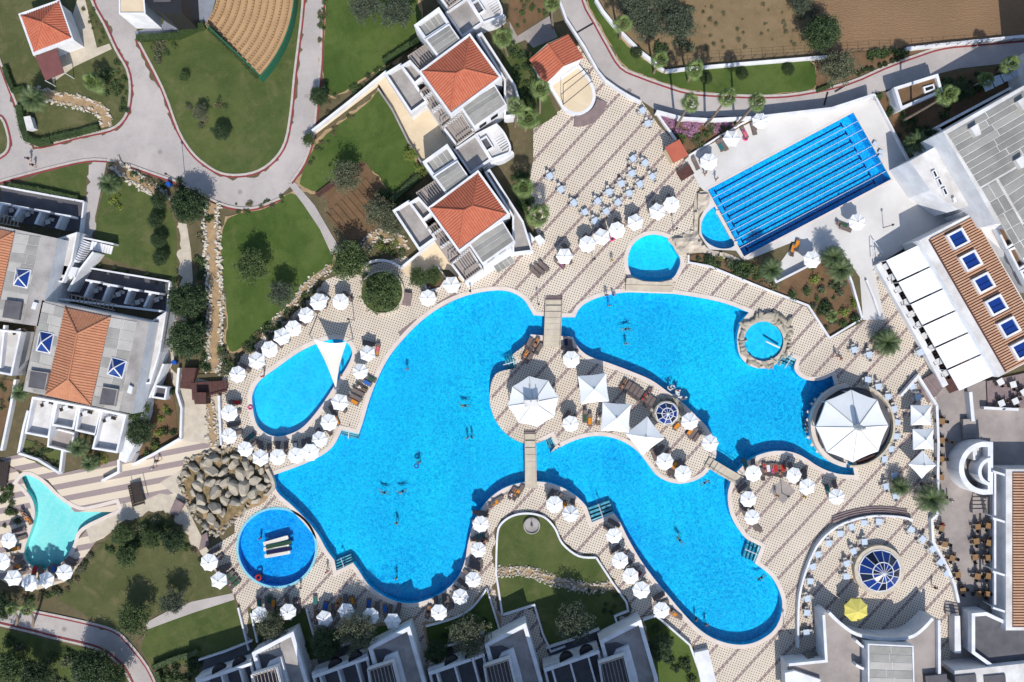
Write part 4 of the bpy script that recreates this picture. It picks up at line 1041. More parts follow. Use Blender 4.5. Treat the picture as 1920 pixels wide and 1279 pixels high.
def corrugate(mb, e0, e1, tops, pitch=.36, amp=.075):
    """one roof slope from eave e0-e1 up to the chain `tops` (from e0's side to e1's), as rows of half-round tiles"""
    e0 = Vector(e0); e1 = Vector(e1); u = (e1-e0); L = u.length; u = u/L
    t0 = Vector(tops[0]); n = u.cross(t0-e0).normalized()
    if n.z < 0: n = -n
    v = n.cross(u)
    if v.dot(t0-e0) < 0: v = -v
    chain = [(0.0, 0.0)] + [((Vector(t)-e0).dot(u), (Vector(t)-e0).dot(v)) for t in tops] + [(L, 0.0)]
    def vm(x):
        for (x0, y0), (x1, y1) in zip(chain, chain[1:]):
            if x0 - 1e-6 <= x <= x1 + 1e-6: return y0 if x1-x0 < 1e-6 else y0 + (y1-y0)*(x-x0)/(x1-x0)
        return 0.0
    n_ = max(4, int(L/pitch)); w = L/n_
    for i in range(n_):
        xs = [w*(i + t) for t in (0.0, .16, .36, .56, .76, 1.0)]; hs = [0, amp*.1, amp, amp, amp*.1, 0]
        V = []; 
        for x, h in zip(xs, hs):
            V += [e0 + u*x + n*h, e0 + u*x + v*vm(x) + n*h]
        mb.add(V, [(2*k, 2*k+2, 2*k+3, 2*k+1) for k in range(5)] if n.dot(u.cross(v)) > 0 else [(2*k, 2*k+1, 2*k+3, 2*k+2) for k in range(5)])
def hiproof(root, cs, ra, rb, ze, zr, mat='tile', pitch=.36):
    """cs: four eave corners (pixels); ridge end ra lies by side cs3-cs0, rb by side cs1-cs2"""
    E = [W(*p, ze) for p in cs]; a = W(*ra, zr); b = W(*rb, zr)
    r = None
    for nm, e0, e1, tp in (('slope', E[0], E[1], [a, b]), ('slope', E[1], E[2], [b]), ('slope', E[2], E[3], [b, a]), ('slope', E[3], E[0], [a])):
        mb = MB(); corrugate(mb, e0, e1, tp, pitch)
        mb.build('roof_slope', M[mat], root)
    cap = MB()
    for p, q in ((E[0], a), (E[3], a), (E[1], b), (E[2], b), (a, b)):
        if (p-q).length > .05: cap.tube(p + Vector((0, 0, .05)), q + Vector((0, 0, .05)), .14, n=6)
    cap.build('ridge_tiles', M[mat], root)
def stairs(root, lo_a, lo_b, hi_a, hi_b, n, z0, z1, mat='white', name='stair'):
    """flight from the low edge lo_a-lo_b to the high edge hi_a-hi_b"""
    for k in range(n):
        t0, t1 = k/n, (k+1)/n; z = z0 + (z1-z0)*(k+1)/n
        A_, B2, C2, D2 = map(Vector, (lo_a, lo_b, hi_a, hi_b))
        loop = [A_.lerp(C2, t0), B2.lerp(D2, t0), B2.lerp(D2, t1), A_.lerp(C2, t1)]
        MB().prism(PL(loop, z), -.05, z).build(name, M[mat], root)
def pergola(root, q, n, z, mat='pergola', posts=True, w=.07):
    P = [W(*p, z) for p in q]
    for i in range(n):
        t = (i+.5)/n; a = P[0].lerp(P[1], t); b = P[3].lerp(P[2], t)
        MB().path([a.xy, b.xy], w, z, z+.14).build('beam', M[mat], root)
    for a, b in ((P[0], P[1]), (P[3], P[2])): MB().path([a.xy, b.xy], .14, z-.16, z-.01).build('beam', M[mat], root)
    if posts:
        for p in P: MB().tube((p.x, p.y, 0), (p.x, p.y, z-.1), .07, n=6).build('post', M[mat], root)
def skylight(root, q, z, h=.9):
    P = [W(*p, z) for p in q]; apex = sum(P, Vector())/4 + Vector((0, 0, h))
    for i in range(4):
        a, b = P[i], P[(i+1) % 4]; m = MB().add([a, b, apex], [(0, 1, 2) if (b-a).cross(apex-a).z > 0 else (0, 2, 1)]); m.build('pane', M['glassblue'], root)
    f = MB()
    for i in range(4): f.tube(P[i], apex, .10, n=5); f.tube(P[i], P[(i+1) % 4], .10, n=5)
    f.build('frame', M['metal'], root)
def box_on(root, q, z0, z1, mat, name):
    return MB().prism(PL(q, z1), z0, z1).build(name, M[mat], root)
def garden_wall(pts, h, label, w=.3, mat='white', sm=False, z=0.0, name='garden_wall'):
    P = PL(smooth(pts, False, 4) if sm else pts, h)
    o = MB().path(P, w, -.05, z+h).build(name, M[mat], None, loc=(P[0][0], P[0][1], 0)); tag(o, label, 'wall', 'garden walls'); return o
def at(px, py, z=0): p = W(px, py, z); return (p.x, p.y, 0.0)
def window(root, a, b, z0, z1, h=.9):
    """a pane with frame on a wall running a-b (world xy)"""
    pass

# ------------------------------------------------------------------ the three villas (the topmost reaches into the frame only with its lower end)
def villa(dx, dy, label, full, tower=True):
    s = lambda pts: [(x+dx, y+dy) for x, y in pts]
    o = thing('villa', label, 'house', at(860+dx, 140+dy), 0, 'red roofed villas')
    if full:
        body = [(785,134),(881,62),(941,145),(845,217)]
        blk(o, s(body), 0, 6.35, 'white', 'wall', 'whiteroof')
        hiproof(o, s([(791,134),(881,69),(934,145),(845,209)]), (855+dx,138+dy), (870+dx,130+dy), 6.4, 8.3)
        parapet(o, s(body), 6.35, .22, .30)
        blk(o, s([(796,74),(842,44),(866,78),(821,108)]), 0, 5.9, 'white', 'wall'); panels(o, s([(801,75),(842,48),(862,77),(823,104)]), 5.95, 1, 4)
        blk(o, s([(776,47),(823,13),(845,46),(797,77)]), 0, 4.9, 'white', 'wall')
        panels(o, s([(785,48),(823,22),(836,42),(800,67)]), 4.95, 4, 1, jit=False); parapet(o, s([(776,47),(823,13),(845,46),(797,77)]), 4.9, .7, .45)
        blk(o, s([(862,200),(927,158),(951,197),(889,240)]), 0, 5.7, 'white', 'wall'); panels(o, s([(866,200),(927,162),(947,196),(890,236)]), 5.75, 1, 4)
        # balconies on the garden side
        for q, z in (([(720,138),(752,118),(803,190),(770,214)], 3.0), ([(750,124),(769,112),(797,143),(777,160)], 3.6)):
            blk(o, s(q), 0, z, 'white', 'balcony', 'greyroof'); parapet(o, s(q), z, .95, .35)
        blk(o, s([(803,82),(822,108),(787,134),(765,105)]), 0, 2.9, 'white', 'terrace', 'greyfloor'); pergola(o, s([(765,105),(800,82),(819,108),(787,132)]), 8, 5.1)
        blk(o, s([(783,172),(800,160),(850,222),(830,240)]), 0, 2.9, 'white', 'terrace', 'greyfloor'); pergola(o, s([(786,172),(802,162),(842,220),(824,232)]), 4, 4.8)
        MB().path(PL(s([(794,185),(812,172)]), 4), .25, 2.9, 4.3).build('divider', M['white'], o); MB().path(PL(s([(810,208),(828,196)]), 4), .25, 2.9, 4.3).build('divider', M['white'], o)
    blk(o, s([(828,238),(865,207),(891,248),(856,274)]), 0, 2.9, 'white', 'terrace', 'greyfloor'); pergola(o, s([(830,237),(865,207),(889,246),(855,271)]), 9, 4.9)
    parapet(o, s([(828,238),(865,207),(891,248),(856,274)]), 2.9, .6, .3)
    if tower:
        # stair tower and roof deck at the lower end
        blk(o, s([(850,280),(891,252),(921,299),(882,326)]), 0, 3.3, 'white', 'wall', 'greyroof'); parapet(o, s([(850,280),(891,252),(921,299),(882,326)]), 3.3, .45, .25)
        st = smooth([(891,251,1),(931,231,1),(946,248),(958,274),(956,288,1),(921,301,1)], True, 4)
        blk(o, s(st), 0, 3.4, 'white', 'stair_tower', 'whiteroof'); parapet(o, s(st), 3.4, .45, .28); MB().path(PL(s(smooth([(905,314),(925,303),(945,297),(962,285)], False, 3)), 2.2), .5, 0, 2.3).build('sweep_wall', M['white'], o)
        box_on(o, s([(899,262),(912,254),(926,276),(912,285)]), 3.4, 3.46, 'darkfloor', 'stairwell'); parapet(o, s([(899,262),(912,254),(926,276),(912,285)]), 3.45, .5, .18)
        for k in range(6):
            MB().path(PL(s([(927+3*k,262+4.6*k),(946+2*k,252+4.6*k)]), 3.5), .16, 3.41, 3.46+.05*k).build('stair_tread', M['whiteroof'], o)
    # lower strip on the pool side with its parapet
    q = [(893,66),(903,60),(966,158),(984,215),(945,220),(945,150)]
    blk(o, s(q), 0, 3.1, 'white', 'wall', 'greyroof'); parapet(o, s(q), 3.1, .8, .28)
    # doors and windows on the walls that face the pools
    P0, P1 = W(862+dx, 240+dy, 2.9), W(951+dx, 197+dy, 5.7)
    a = Vector(PL(s([(889,240)]), 5.7)[0]); b = Vector(PL(s([(951,197)]), 5.7)[0]); d = (b-a).normalized(); n = Vector((d.y, -d.x))
    for t in (.25, .6):
        p = a.lerp(b, t) + n*.03
        w_ = MB().box((p.x, p.y, 4.4), (1.2, .06, 1.3), math.atan2(d.y, d.x)).build('window', M['window'], o)
    return o
villa(-15.5, -256.5, 'white villa cut off by the top edge, only its stair end showing', False)
villa(0, 0, 'upper of the two red hip roofed villas', True)
villa(15.5, 256.5, 'lower red hip roofed villa nearest the main pool', True, False)
o = thing('pool_wall', 'white podium wall with steps below the lower villa', 'wall', at(930, 490), 0, 'garden walls')
MB().path(PL([(872,531),(912,505),(960,473),(998,442)], 1.2), 1.3, 0, 1.2).build('wall', M['white'], o)
panels(o, [(925,500),(957,480),(966,492),(934,512)], 1.25, 4, 1, jit=False)
box_on(o, [(1002,445),(1012,440),(1023,452),(1011,462)], 0, 1.4, 'white', 'planter_box'); stairs(o, (985,478),(994,471),(978,466),(988,460), 4, 0.0, .9, 'purple')
garden_wall([(585,245),(655,190),(725,133)], 1.1, 'long white wall beside the cream path', .35)
garden_wall([(708,165),(735,205),(765,265),(798,318)], .9, 'grey capped garden wall along the cream terrace', .25, 'greyroof')
garden_wall([(782,440),(800,463),(752,502)], .8, 'white low wall round the lower cream terrace', .35)
garden_wall([(752,502),(735,492),(715,488),(695,491),(680,498)], .7, 'curved white wall behind the round planter', .35, sm=True)
sheet('path', [(790,440),(815,428),(850,470),(886,520),(868,530),(842,506),(820,505),(765,520),(752,505),(800,468)], .02, 'cream', 'cream terrace of the lower villa')
sheet('path', [(750,215),(800,195),(850,270),(855,320),(800,322)], .055, 'cream', 'cream terrace of the upper villa')
o = thing('raised_planter', 'square planter between the lower villa and the parasols', 'planter', at(818, 512), 0)
q = [(790,516),(819,495),(838,522),(826,541),(800,548)]
parapet(o, q, 0, .6, .22, name='rim'); flat(o, q, .35, 'soil')

# ------------------------------------------------------------------ stage pavilion, huts, kiosk
o = thing('stage_pavilion', 'red gable roofed pavilion with a round cream stage', 'pavilion', at(1060, 140))
wl_ = [(1000,112),(1062,72),(1088,110),(1024,152)]
blk(o, wl_, 0, 3.7, 'white', 'wall')
for e0, e1, t in (((1022,159),(992,112),[(1057,124),(1026,82)]), ((1065,64),(1095,109),[(1026,82),(1057,124)])):
    mb = MB(); corrugate(mb, W(*e0, 3.9), W(*e1, 3.9), [W(*p, 5.2) for p in t]); mb.build('roof_slope', M['tile'], o)
for g in ([(1022,159),(1057,124),(1095,109)], [(992,112),(1026,82),(1065,64)]): MB().add([W(*g[0], 3.85), W(*g[1], 5.15), W(*g[2], 3.85)], [(0, 1, 2)]).build('gable', M['white'], o)
MB().tube(W(1026,82,5.25), W(1057,124,5.25), .15, n=6).build('ridge_tiles', M['tile'], o)
STG = smooth([(1028,160,1),(1085,120,1),(1108,150),(1117,178),(1112,198),(1100,210),(1084,216),(1066,212),(1054,203,1)], True, 4)
blk(o, STG, 0, .8, 'white', 'stage_rim', 'white'); MB().sheet([offset(PL(STG, .82), -.45)], .82).build('stage_floor', M['cream'], o)
for k in range(5):
    r0, r1 = 36+4*(k), 40+4*k
    loop = circ(1083, 182, r1, 14, 10, 98) + circ(1083, 182, r0, 14, 10, 98)[::-1]
    MB().prism(PL(loop), 0, .66-.14*k).build('step', M['purple'], o)
for a, b in (((1056,196),(1110,152)), ((1056,196),(1056,158)), ((1056,158),(1098,128))):
    MB().tube(W(*a, 3.2), W(*b, 3.2), .06, n=4).build('truss', M['dark'], o)
for p in ((1056,196),(1110,152)): MB().tube(W(*p, .8), W(*p, 3.2), .07, n=5).build('post', M['dark'], o)

o = thing('hut', 'small hut with a flat red roof beside the flower bed', 'hut', at(1268, 284))
q = [(1247,276),(1274,261),(1291,291),(1263,306)]
blk(o, [(1250,277),(1273,265),(1287,290),(1264,302)], 0, 2.6, 'cream', 'wall'); MB().prism(PL(q, 2.8), 2.6, 2.8, bottom=True).build('roof', M['terracotta'], o)

o = thing('kiosk', 'white kiosk with a pyramid red tiled roof', 'kiosk', at(85, 52))
q = [(34,26),(111,-1),(138,74),(62,104)]
blk(o, [(40,28),(109,4),(134,72),(64,98)], 0, 3.4, 'white', 'wall'); MB().prism(PL(q, 3.6), 3.38, 3.6, bottom=True).build('cornice', M['white'], o)
hiproof(o, [(40,30),(110,4),(133,71),(64,97)], (78,42), (78.4,42), 3.65, 5.2)
pth = [(66,106),(106,91),(120,136),(85,151)]
MB().prism(PL(pth, 2.7), 2.6, 2.7, bottom=True).build('porch_roof', M['maroon'], o)
for p in pth: MB().tube(W(p[0], p[1], 2.6)*Vector((1,1,0)) if False else (W(*p, 2.6).x, W(*p, 2.6).y, 0), W(*p, 2.6), .07, n=6).build('post', M['white'], o)
sheet('path', [(120,80),(145,0),(160,0),(182,90),(205,82),(210,92),(140,125),(100,155),(95,140)], .04, 'stonepath', 'pale paving round the kiosk')
box = thing('utility_box', 'white utility cabinet in the kiosk hedge', 'cabinet', at(56, 232)); box_on(box, [(45,220),(56,218),(63,240),(51,244)], 0, 1.1, 'white', 'body'); box_on(box, [(44,219),(56.5,217),(64,240.5),(50.5,245)], 1.1, 1.16, 'whiteroof', 'lid')

# ------------------------------------------------------------------ open air theatre
o = thing('theatre_building', 'white stage house of the open air theatre', 'building', at(245, 10))
blk(o, [(222,-60),(266,-60),(273,26),(223,26)], 0, 5.2, 'white', 'wall', 'cream'); parapet(o, [(222,-60),(266,-60),(273,26),(223,26)], 5.2, .2, .2)
blk(o, [(266,-60),(336,-60),(341,24),(305,25),(273,6)], 0, 6.4, 'dark', 'stage_tower'); box_on(o, [(283,-10),(318,-10),(320,2),(288,3)], 6.4, 6.6, 'darkfloor', 'vent')
sheet('theatre_floor', [(252,60),(306,45),(340,-60),(425,-60),(404,0),(396,30),(385,46),(366,56),(330,68),(258,72)], .05, 'stage', 'blue grey stage floor')
o = thing('amphitheatre', 'fan of tan seating terraces', 'amphitheatre', at(470, 60))
for k in range(11):
    r0 = 98 + 13*k; r1 = r0 + 13; a0, a1 = -40, 42
    loop = circ(310, -20, r1, 26, a0, a1) + circ(310, -20, r0, 26, a0, a1)[::-1]
    z = .2 + .13*k
    row = MB().prism(PL(loop, z), 0, z).build('terrace', M['seatrow'], o)
    m = MB(); n = int((a1-a0)*R(1)*(r0+4)/5.5)
    for i in range(n):
        a = R(a0 + (a1-a0)*(i+.5)/n); p = W(310 + (r0+4.5)*math.cos(a), -20 + (r0+4.5)*math.sin(a), z)
        m.box((p.x, p.y, z+.12), (.30, .34, .24), -a)
    m.build('seats', M['seat'], row)['kind'] = 'stuff'
loop = circ(310, -20, 243, 26, -40, 43.5) + circ(310, -20, 241, 26, -40, 43.5)[::-1]
MB().prism(PL(loop, 1.8), 0, 1.9).build('edge_wall', M['greenedge'], o)
MB().path(PL([(386,45),(487,141)], 1.5), .18, 0, 1.5).build('edge_wall', M['greenedge'], o)

# ------------------------------------------------------------------ left hotel, two staggered blocks
def lblock(o, roof, ra, rb, west, east, strip, body, z=6.2):
    blk(o, body, 0, z, 'white', 'wall', 'greyroof')
    hiproof(o, roof, ra, rb, z+.15, z+1.5, 'tileorange', .38)
    for q in (west, east):
        if q: panels(o, q, z+.03, 2, 9, ('palepanel', 'panel'), .08)
o = thing('hotel_block', 'left hotel block with orange roof and glass pyramids', 'building', at(150, 680), 0, 'left hotel blocks')
lblock(o, [(170,760),(207,595),(122,577),(86,741)][::-1] and [(207,595),(170,760),(86,741),(122,577)], (145,626), (128,712),
       [(81,566),(121,577),(85,741),(46,731)], [(208,595),(257,603),(223,771),(172,760)], None, [(79,563),(280,604),(248,776),(43,733)])
for q in ([(75,621),(101,626),(94,662),(68,657)], [(210,670),(237,677),(229,709),(201,701)]): skylight(o, q, 6.3)
for q in ([(56,694),(91,699),(84,732),(51,727)], [(191,725),(221,730),(215,762),(184,759)]): box_on(o, q, 6.2, 6.75, 'darkfloor', 'roof_plant'); parapet(o, q, 6.6, .2, .12, 'greyroof', 'curb')
for q in ([(242,722),(249,726),(246,739),(238,736)],): box_on(o, q, 6.2, 6.6, 'white', 'vent')
# balconies to the south
cells = [[(60,744),(105,752),(92,822),(46,813)], [(105,752),(148,760),(138,806),(96,798)], [(148,760),(190,768),(180,817),(140,808)], [(190,768),(237,778),(220,850),(172,842)]]
for q in cells:
    blk(o, q, 0, 3.1, 'white', 'balcony', 'whiteroof'); parapet(o, q, 3.1, .95, .28)
blk(o, [(92,800),(140,812),(134,850),(88,838)], 0, 1.0, 'white', 'porch', 'greyfloor'); parapet(o, [(92,800),(140,812),(134,850),(88,838)], 1.0, .8, .25)
blk(o, [(237,770),(272,772),(255,830),(236,868),(222,862),(228,830)], 0, 2.6, 'white', 'wing_wall'); blk(o, [(226,848),(256,850),(252,868),(226,866)], 0, .9, 'white', 'porch', 'greyfloor')
# north terraces in the shade of the block
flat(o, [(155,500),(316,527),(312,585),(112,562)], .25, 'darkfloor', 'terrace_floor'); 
for a, b in (((152,500),(318,528)), ((318,528),(312,585))): MB().path(PL([a, b], .9), .25, 0, .9).build('terrace_wall', M['white'], o)
for a, b in (((172,526),(158,558)), ((205,533),(192,566)), ((244,541),(234,570)), ((283,547),(270,576))):
    MB().path(PL([a, b], 2.2), .35, 0, 2.2).build('divider', M['white'], o); MB().path(PL([(a[0]-12, a[1]-1), (a[0]+16, a[1]+4)], 2.3), .3, 0, 2.3).build('divider', M['white'], o)
pergola(o, [(132,552),(218,571),(214,582),(130,562)], 11, 3.0, posts=False); MB().path(PL([(108,560),(312,585)], 3), .3, 2.6, 3.0).build('beam_wall', M['white'], o)
blk(o, [(280,604),(312,584),(300,660),(282,720),(262,720)], 0, 3.2, 'white', 'wing', 'whiteroof'); parapet(o, [(280,604),(312,584),(300,660),(282,720),(262,720)], 3.2, .5, .25)
o2 = thing('hotel_block', 'left hotel block cut off by the picture edge', 'building', at(20, 520), 0, 'left hotel blocks')
blk(o2, [(-90,405),(108,447),(74,612),(-90,590)], 0, 6.2, 'white', 'wall', 'greyroof')
hiproof(o2, [(27,436),(-12,615),(-100,598),(-60,418)], (-38,470), (-55,570), 6.35, 7.7, 'tileorange', .38)
panels(o2, [(30,437),(77,444),(42,606),(-6,597)], 6.23, 2, 9, ('palepanel', 'panel'), .08); skylight(o2, [(31,504),(58,506),(51,540),(25,534)], 6.3)
box_on(o2, [(10,562),(41,566),(35,600),(4,595)], 6.2, 6.75, 'darkfloor', 'roof_plant'); box_on(o2, [(62,566),(70,568),(66,581),(58,579)], 6.2, 6.6, 'white', 'vent')
blk(o2, [(108,447),(145,435),(135,490),(118,530),(92,527)], 0, 3.4, 'white', 'wing', 'whiteroof'); parapet(o2, [(108,447),(145,435),(135,490),(118,530),(92,527)], 3.4, .5, .25)
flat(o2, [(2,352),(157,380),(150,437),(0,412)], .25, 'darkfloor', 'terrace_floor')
for a, b in (((0,349),(157,378)), ((157,378),(150,437))): MB().path(PL([a, b], .9), .25, 0, .9).build('terrace_wall', M['white'], o2)
for a, b in (((38,387),(24,413)), ((78,394),(66,420)), ((117,402),(105,428)), ((4,380),(-6,405))):
    MB().path(PL([a, b], 2.2), .35, 0, 2.2).build('divider', M['white'], o2); MB().path(PL([(a[0]-14, a[1]-1), (a[0]+16, a[1]+4)], 2.3), .3, 0, 2.3).build('divider', M['white'], o2)
pergola(o2, [(0,402),(40,410),(36,425),(-4,418)], 6, 3.0, posts=False)
for q in ([(-60,612),(40,622),(22,705),(-60,690)],):
    blk(o2, q, 0, 3.1, 'white', 'balcony', 'whiteroof'); parapet(o2, q, 3.1, .95, .28)
MB().path(PL([(8,610),(0,690)], 3.9), .28, 3.1, 3.9).build('divider', M['white'], o2)
o = thing('outdoor_stair', 'white outdoor stair between the left hotel blocks', 'stairs', at(160, 475))
stairs(o, (212,462),(208,477),(172,452),(168,468), 8, 0, 1.6); stairs(o, (168,454),(156,450),(142,492),(132,486), 10, 1.6, 3.3); blk(o, [(120,498),(146,502),(140,520),(116,515)], 0, 3.4, 'white', 'landing')
MB().path(PL([(172,472),(146,506),(124,545)], 3.4), .3, 0, 3.0).build('stair_wall', M['white'], o); MB().path(PL([(156,446),(214,458)], 1.4), .25, 0, 1.6).build('stair_wall', M['white'], o)
stairs(o, (124,545),(112,540),(140,510),(128,506), 8, .3, 3.3)
o = thing('outdoor_stair', 'small white stair down from the left hotel to the stone path', 'stairs', at(288, 690))
stairs(o, (300,676),(310,680),(270,712),(280,716), 9, .2, 2.8); MB().path(PL([(312,682),(300,712),(286,745)], 1.4), .3, 0, 2.4).build('stair_wall', M['white'], o)
blk(o, [(290,722),(314,726),(310,750),(284,746)], 0, 1.6, 'white', 'porch', 'darkfloor'); parapet(o, [(290,722),(314,726),(310,750),(284,746)], 1.6, .6, .25)
for pts, l in (([(28,712),(20,760),(2,845)], 'white wall at the far left hotel garden'), ([(52,770),(44,800),(34,850)], 'white wall along the hotel side path'), ([(118,836),(112,886)], 'short white wall dividing the hotel gardens'),
               ([(34,850),(70,862),(112,888)], 'white curved wall above the striped paving'), ([(335,690),(331,735),(340,765),(338,822)], 'white wall beside the shrub bed'), ([(338,822),(290,850),(248,872)], 'sloping white wall along the striped path'),
               ([(222,862),(222,885),(190,902)], 'white wall end at the striped path'), ([(410,742),(412,790),(414,835)], 'white wall left of the oblong pool deck')):
    garden_wall(pts, .8, l, .35)

# ------------------------------------------------------------------ lower hotel: saw-tooth row in its own shade
o = thing('hotel_wing', 'tall white main wing of the lower hotel beyond the edge', 'building', at(800, 1400))
for k in range(4):                                   # four staggered blocks; they shade the terraces in front of them
    x0 = -47.5 + 17.45*k; y0 = -55.6 + .45*k
    MB().prism([(x0, y0), (x0+8, y0+2.4), (x0+17.45, y0+.8), (x0+17.45, y0-16), (x0, y0-16)], 0, (11.5 if k == 0 else 14.5 + (k % 2)*.8 + 1.3)).build('wall', M['white'], o)
def unit(dx, dy, label):
    s = lambda pts: [(x+dx, y+dy) for x, y in pts]
    o = thing('hotel_unit', label, 'building', at(740+dx, 1230+dy), 0, 'saw-tooth hotel units')
    q = [(690,1214),(768,1174),(800,1285),(800,1330),(722,1330)]
    blk(o, s(q), 0, 3.4, 'white', 'wall', 'greyroof'); parapet(o, s(q), 3.4, .7, .55)
    blk(o, s([(722,1232),(745,1222),(760,1275),(770,1330),(715,1330),(708,1262)]), 3.3, 4.1, 'white', 'arch_wall')
    flat(o, s([(696,1220),(722,1216),(738,1222),(722,1240),(702,1245)]), 3.46, 'darkfloor', 'roof_terrace')
    q2 = [(688,1256),(738,1240),(760,1330),(700,1330)]
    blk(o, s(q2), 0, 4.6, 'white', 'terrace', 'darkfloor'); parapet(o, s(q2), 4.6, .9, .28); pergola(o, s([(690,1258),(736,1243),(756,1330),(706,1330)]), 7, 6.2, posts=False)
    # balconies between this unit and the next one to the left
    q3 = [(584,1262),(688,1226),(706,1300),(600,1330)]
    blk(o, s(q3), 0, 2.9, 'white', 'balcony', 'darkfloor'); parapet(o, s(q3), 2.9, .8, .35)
    for k in range(3):
        a = Vector((600+34*k, 1262-11*k)); MB().path(PL(s([tuple(a), (a.x+14, a.y+50)]), 4.2), .25, 2.9, 4.6).build('divider', M['white'], o)
    MB().path(PL(s([(586,1270),(690,1234)]), 4.6), .4, 4.3, 4.7).build('lintel', M['white'], o)
    for k in range(2):                                 # crescent shaped openings in the ledge above the balconies
        e = circ(628+38*k, 1249-13*k, 13, 12, 160, 340); e = [(x, y+ (0.4*(x-(628+38*k)))*-.35) for x, y in e]
        MB().prism(PL(s(e), 3.72), 3.0, 3.72).build('crescent_opening', M['cage'], o)
    # ground terrace with a low wall
    flat(o, s([(592,1228),(690,1192),(694,1212),(600,1252)]), .06, 'darkfloor', 'terrace_floor'); MB().path(PL(s([(590,1228),(640,1212),(690,1192)]), .6), .25, 0, .6).build('terrace_wall', M['white'], o)
    return o
unit(-218, 10, 'saw-tooth hotel unit at the far left of the lower row')
unit(0, 0, 'saw-tooth hotel unit below the round pool')
unit(218, -6, 'saw-tooth hotel unit left of the garden lawn')
unit(434, -12, 'saw-tooth hotel unit at the right end of the lower row')
for pts, l in (([(446,1140),(466,1220)], 'white wall at the left end of the lower deck'), ([(574,1142),(598,1230)], 'white wall between two shaded beds'), ([(798,1175),(850,1160),(885,1140),(913,1104)], 'curved white wall of the triangular lawn'),
               ([(913,1104),(938,1186)], 'straight white wall of the triangular lawn'), ([(470,1150),(482,1205)], 'white wall of the first shaded bed')): garden_wall(pts, .45, l, .25, sm=len(pts) > 3)
for pts, l in (([(930,1075),(932,1010),(938,985),(960,968),(990,963),(1020,970),(1040,990),(1055,1020),(1085,1043),(1118,1046)], 'curved white wall round the top of the garden lawn'),
               ([(1118,1046),(1150,1095),(1175,1130),(1178,1146),(1153,1156),(1161,1182)], 'white wall down the right side of the garden lawn'), ([(930,1075),(942,1154)], 'white wall down the left side of the garden lawn'),
               ([(942,1154),(1002,1135),(1018,1190),(1033,1222),(1060,1212)], 'angled white wall at the hotel side of the garden')): garden_wall(pts, .45, l, .28, sm='curved' in l)
garden_wall([(1206,1163),(1230,1155),(1262,1182),(1294,1210),(1322,1290)], .7, 'white wall beside the narrow lawn', .28)
# ------------------------------------------------------------------ restaurant with slatted roof on the right
def dome(label, cx, cy, r, n, zb, h, glass=('glassblue', 'glassdark'), rim=None, rot=0.0, inner=.5):
    o = thing('glass_dome', label, 'skylight', at(cx, cy)); c0 = W(cx, cy, zb); rr = r*S
    if rim:
        MB().prism(PL(circ(cx, cy, rim, 40), zb), 0, zb, holes=[PL(circ(cx, cy, r+1, 40), zb)]).build('stone_rim', M['wallstone'], o)
    lv = [(1.0, 0.0), (inner, h*.72), (.07, h)]
    P = lambda k, a: c0 + Vector((math.cos(a)*lv[k][0]*rr, math.sin(a)*lv[k][0]*rr, lv[k][1]))
    fr = MB()
    for i in range(n):
        a, b = rot + 2*math.pi*i/n, rot + 2*math.pi*(i+1)/n
        for k in (0, 1):
            MB().add([P(k, a), P(k, b), P(k+1, b), P(k+1, a)], [(0, 1, 2, 3)]).build('pane', M[glass[(i*7+k) % 3 % 2]], o)
        fr.tube(P(0, a), P(1, a), .07, n=4); fr.tube(P(1, a), P(2, a), .06, n=4); fr.tube(P(0, a), P(0, b), .12, n=4); fr.tube(P(1, a), P(1, b), .09, n=4)
    fr.build('frame', M['metal'], o); MB().lathe([(.25, c0.z+h-.1), (.25, c0.z+h+.08), (.1, c0.z+h+.16)], 10, (c0.x, c0.y)).build('boss', M['metal'], o)
    return o
o = thing('restaurant', 'restaurant with brown slatted roof and blue roof windows', 'building', at(1830, 560))
Z1 = 5.0
V = lambda u, v: (1740 + 85*u + 145*v, 449 - 44*u + 250*v)             # u across the roof, v along it
blk(o, [V(-.16, -.02), V(1.02, -.02), V(1.02, 1.005), V(-.16, 1.005)], 0, Z1, 'white', 'wall', 'whiteroof')
n = 56
for k in range(n):
    a = W(*V(0.03, (k+.5)/n), Z1); b = W(*V(.985, (k+.5)/n), Z1)
    MB().path([a.xy, b.xy], .24, Z1+.02, Z1+.2).build('slat', M['slat'], o)
flat(o, [V(.0, 0.002), V(1, .002), V(1, .997), V(0, .997)], Z1+.012, 'darkwood', 'roof_underlay')
for k in range(6):
    cx, cy = 1797.5 + 24.0*k, 447.5 + 41.6*k
    ux, uy, vx, vy = 85/96, -44/96, 145/289, 250/289
    q = [(cx + ux*a*17 + vx*b*16, cy + uy*a*17 + vy*b*16) for a, b in ((-1,-1), (1,-1), (1,1), (-1,1))]
    rw = bpy.data.objects.new('roof_window', MB().ring(PL(q, Z1+.7), .30, Z1, Z1+.7).mesh('roof_window', M['white'], off=o.location)); COL.objects.link(rw); rw.parent = o
    for s_ in (-1, 1):
        q = [(cx + ux*a*13 + vx*(b*6.0+s_*6.6), cy + uy*a*13 + vy*(b*6.0+s_*6.6)) for a, b in ((-1,-1), (1,-1), (1,1), (-1,1))]
        MB().prism(PL(q, Z1+.5), Z1+.3, Z1+.5).build('pane', M['glassblue'], rw)
TL, TR, BL, BR = (1661,487), (1722,458), (1800,734), (1863,706)
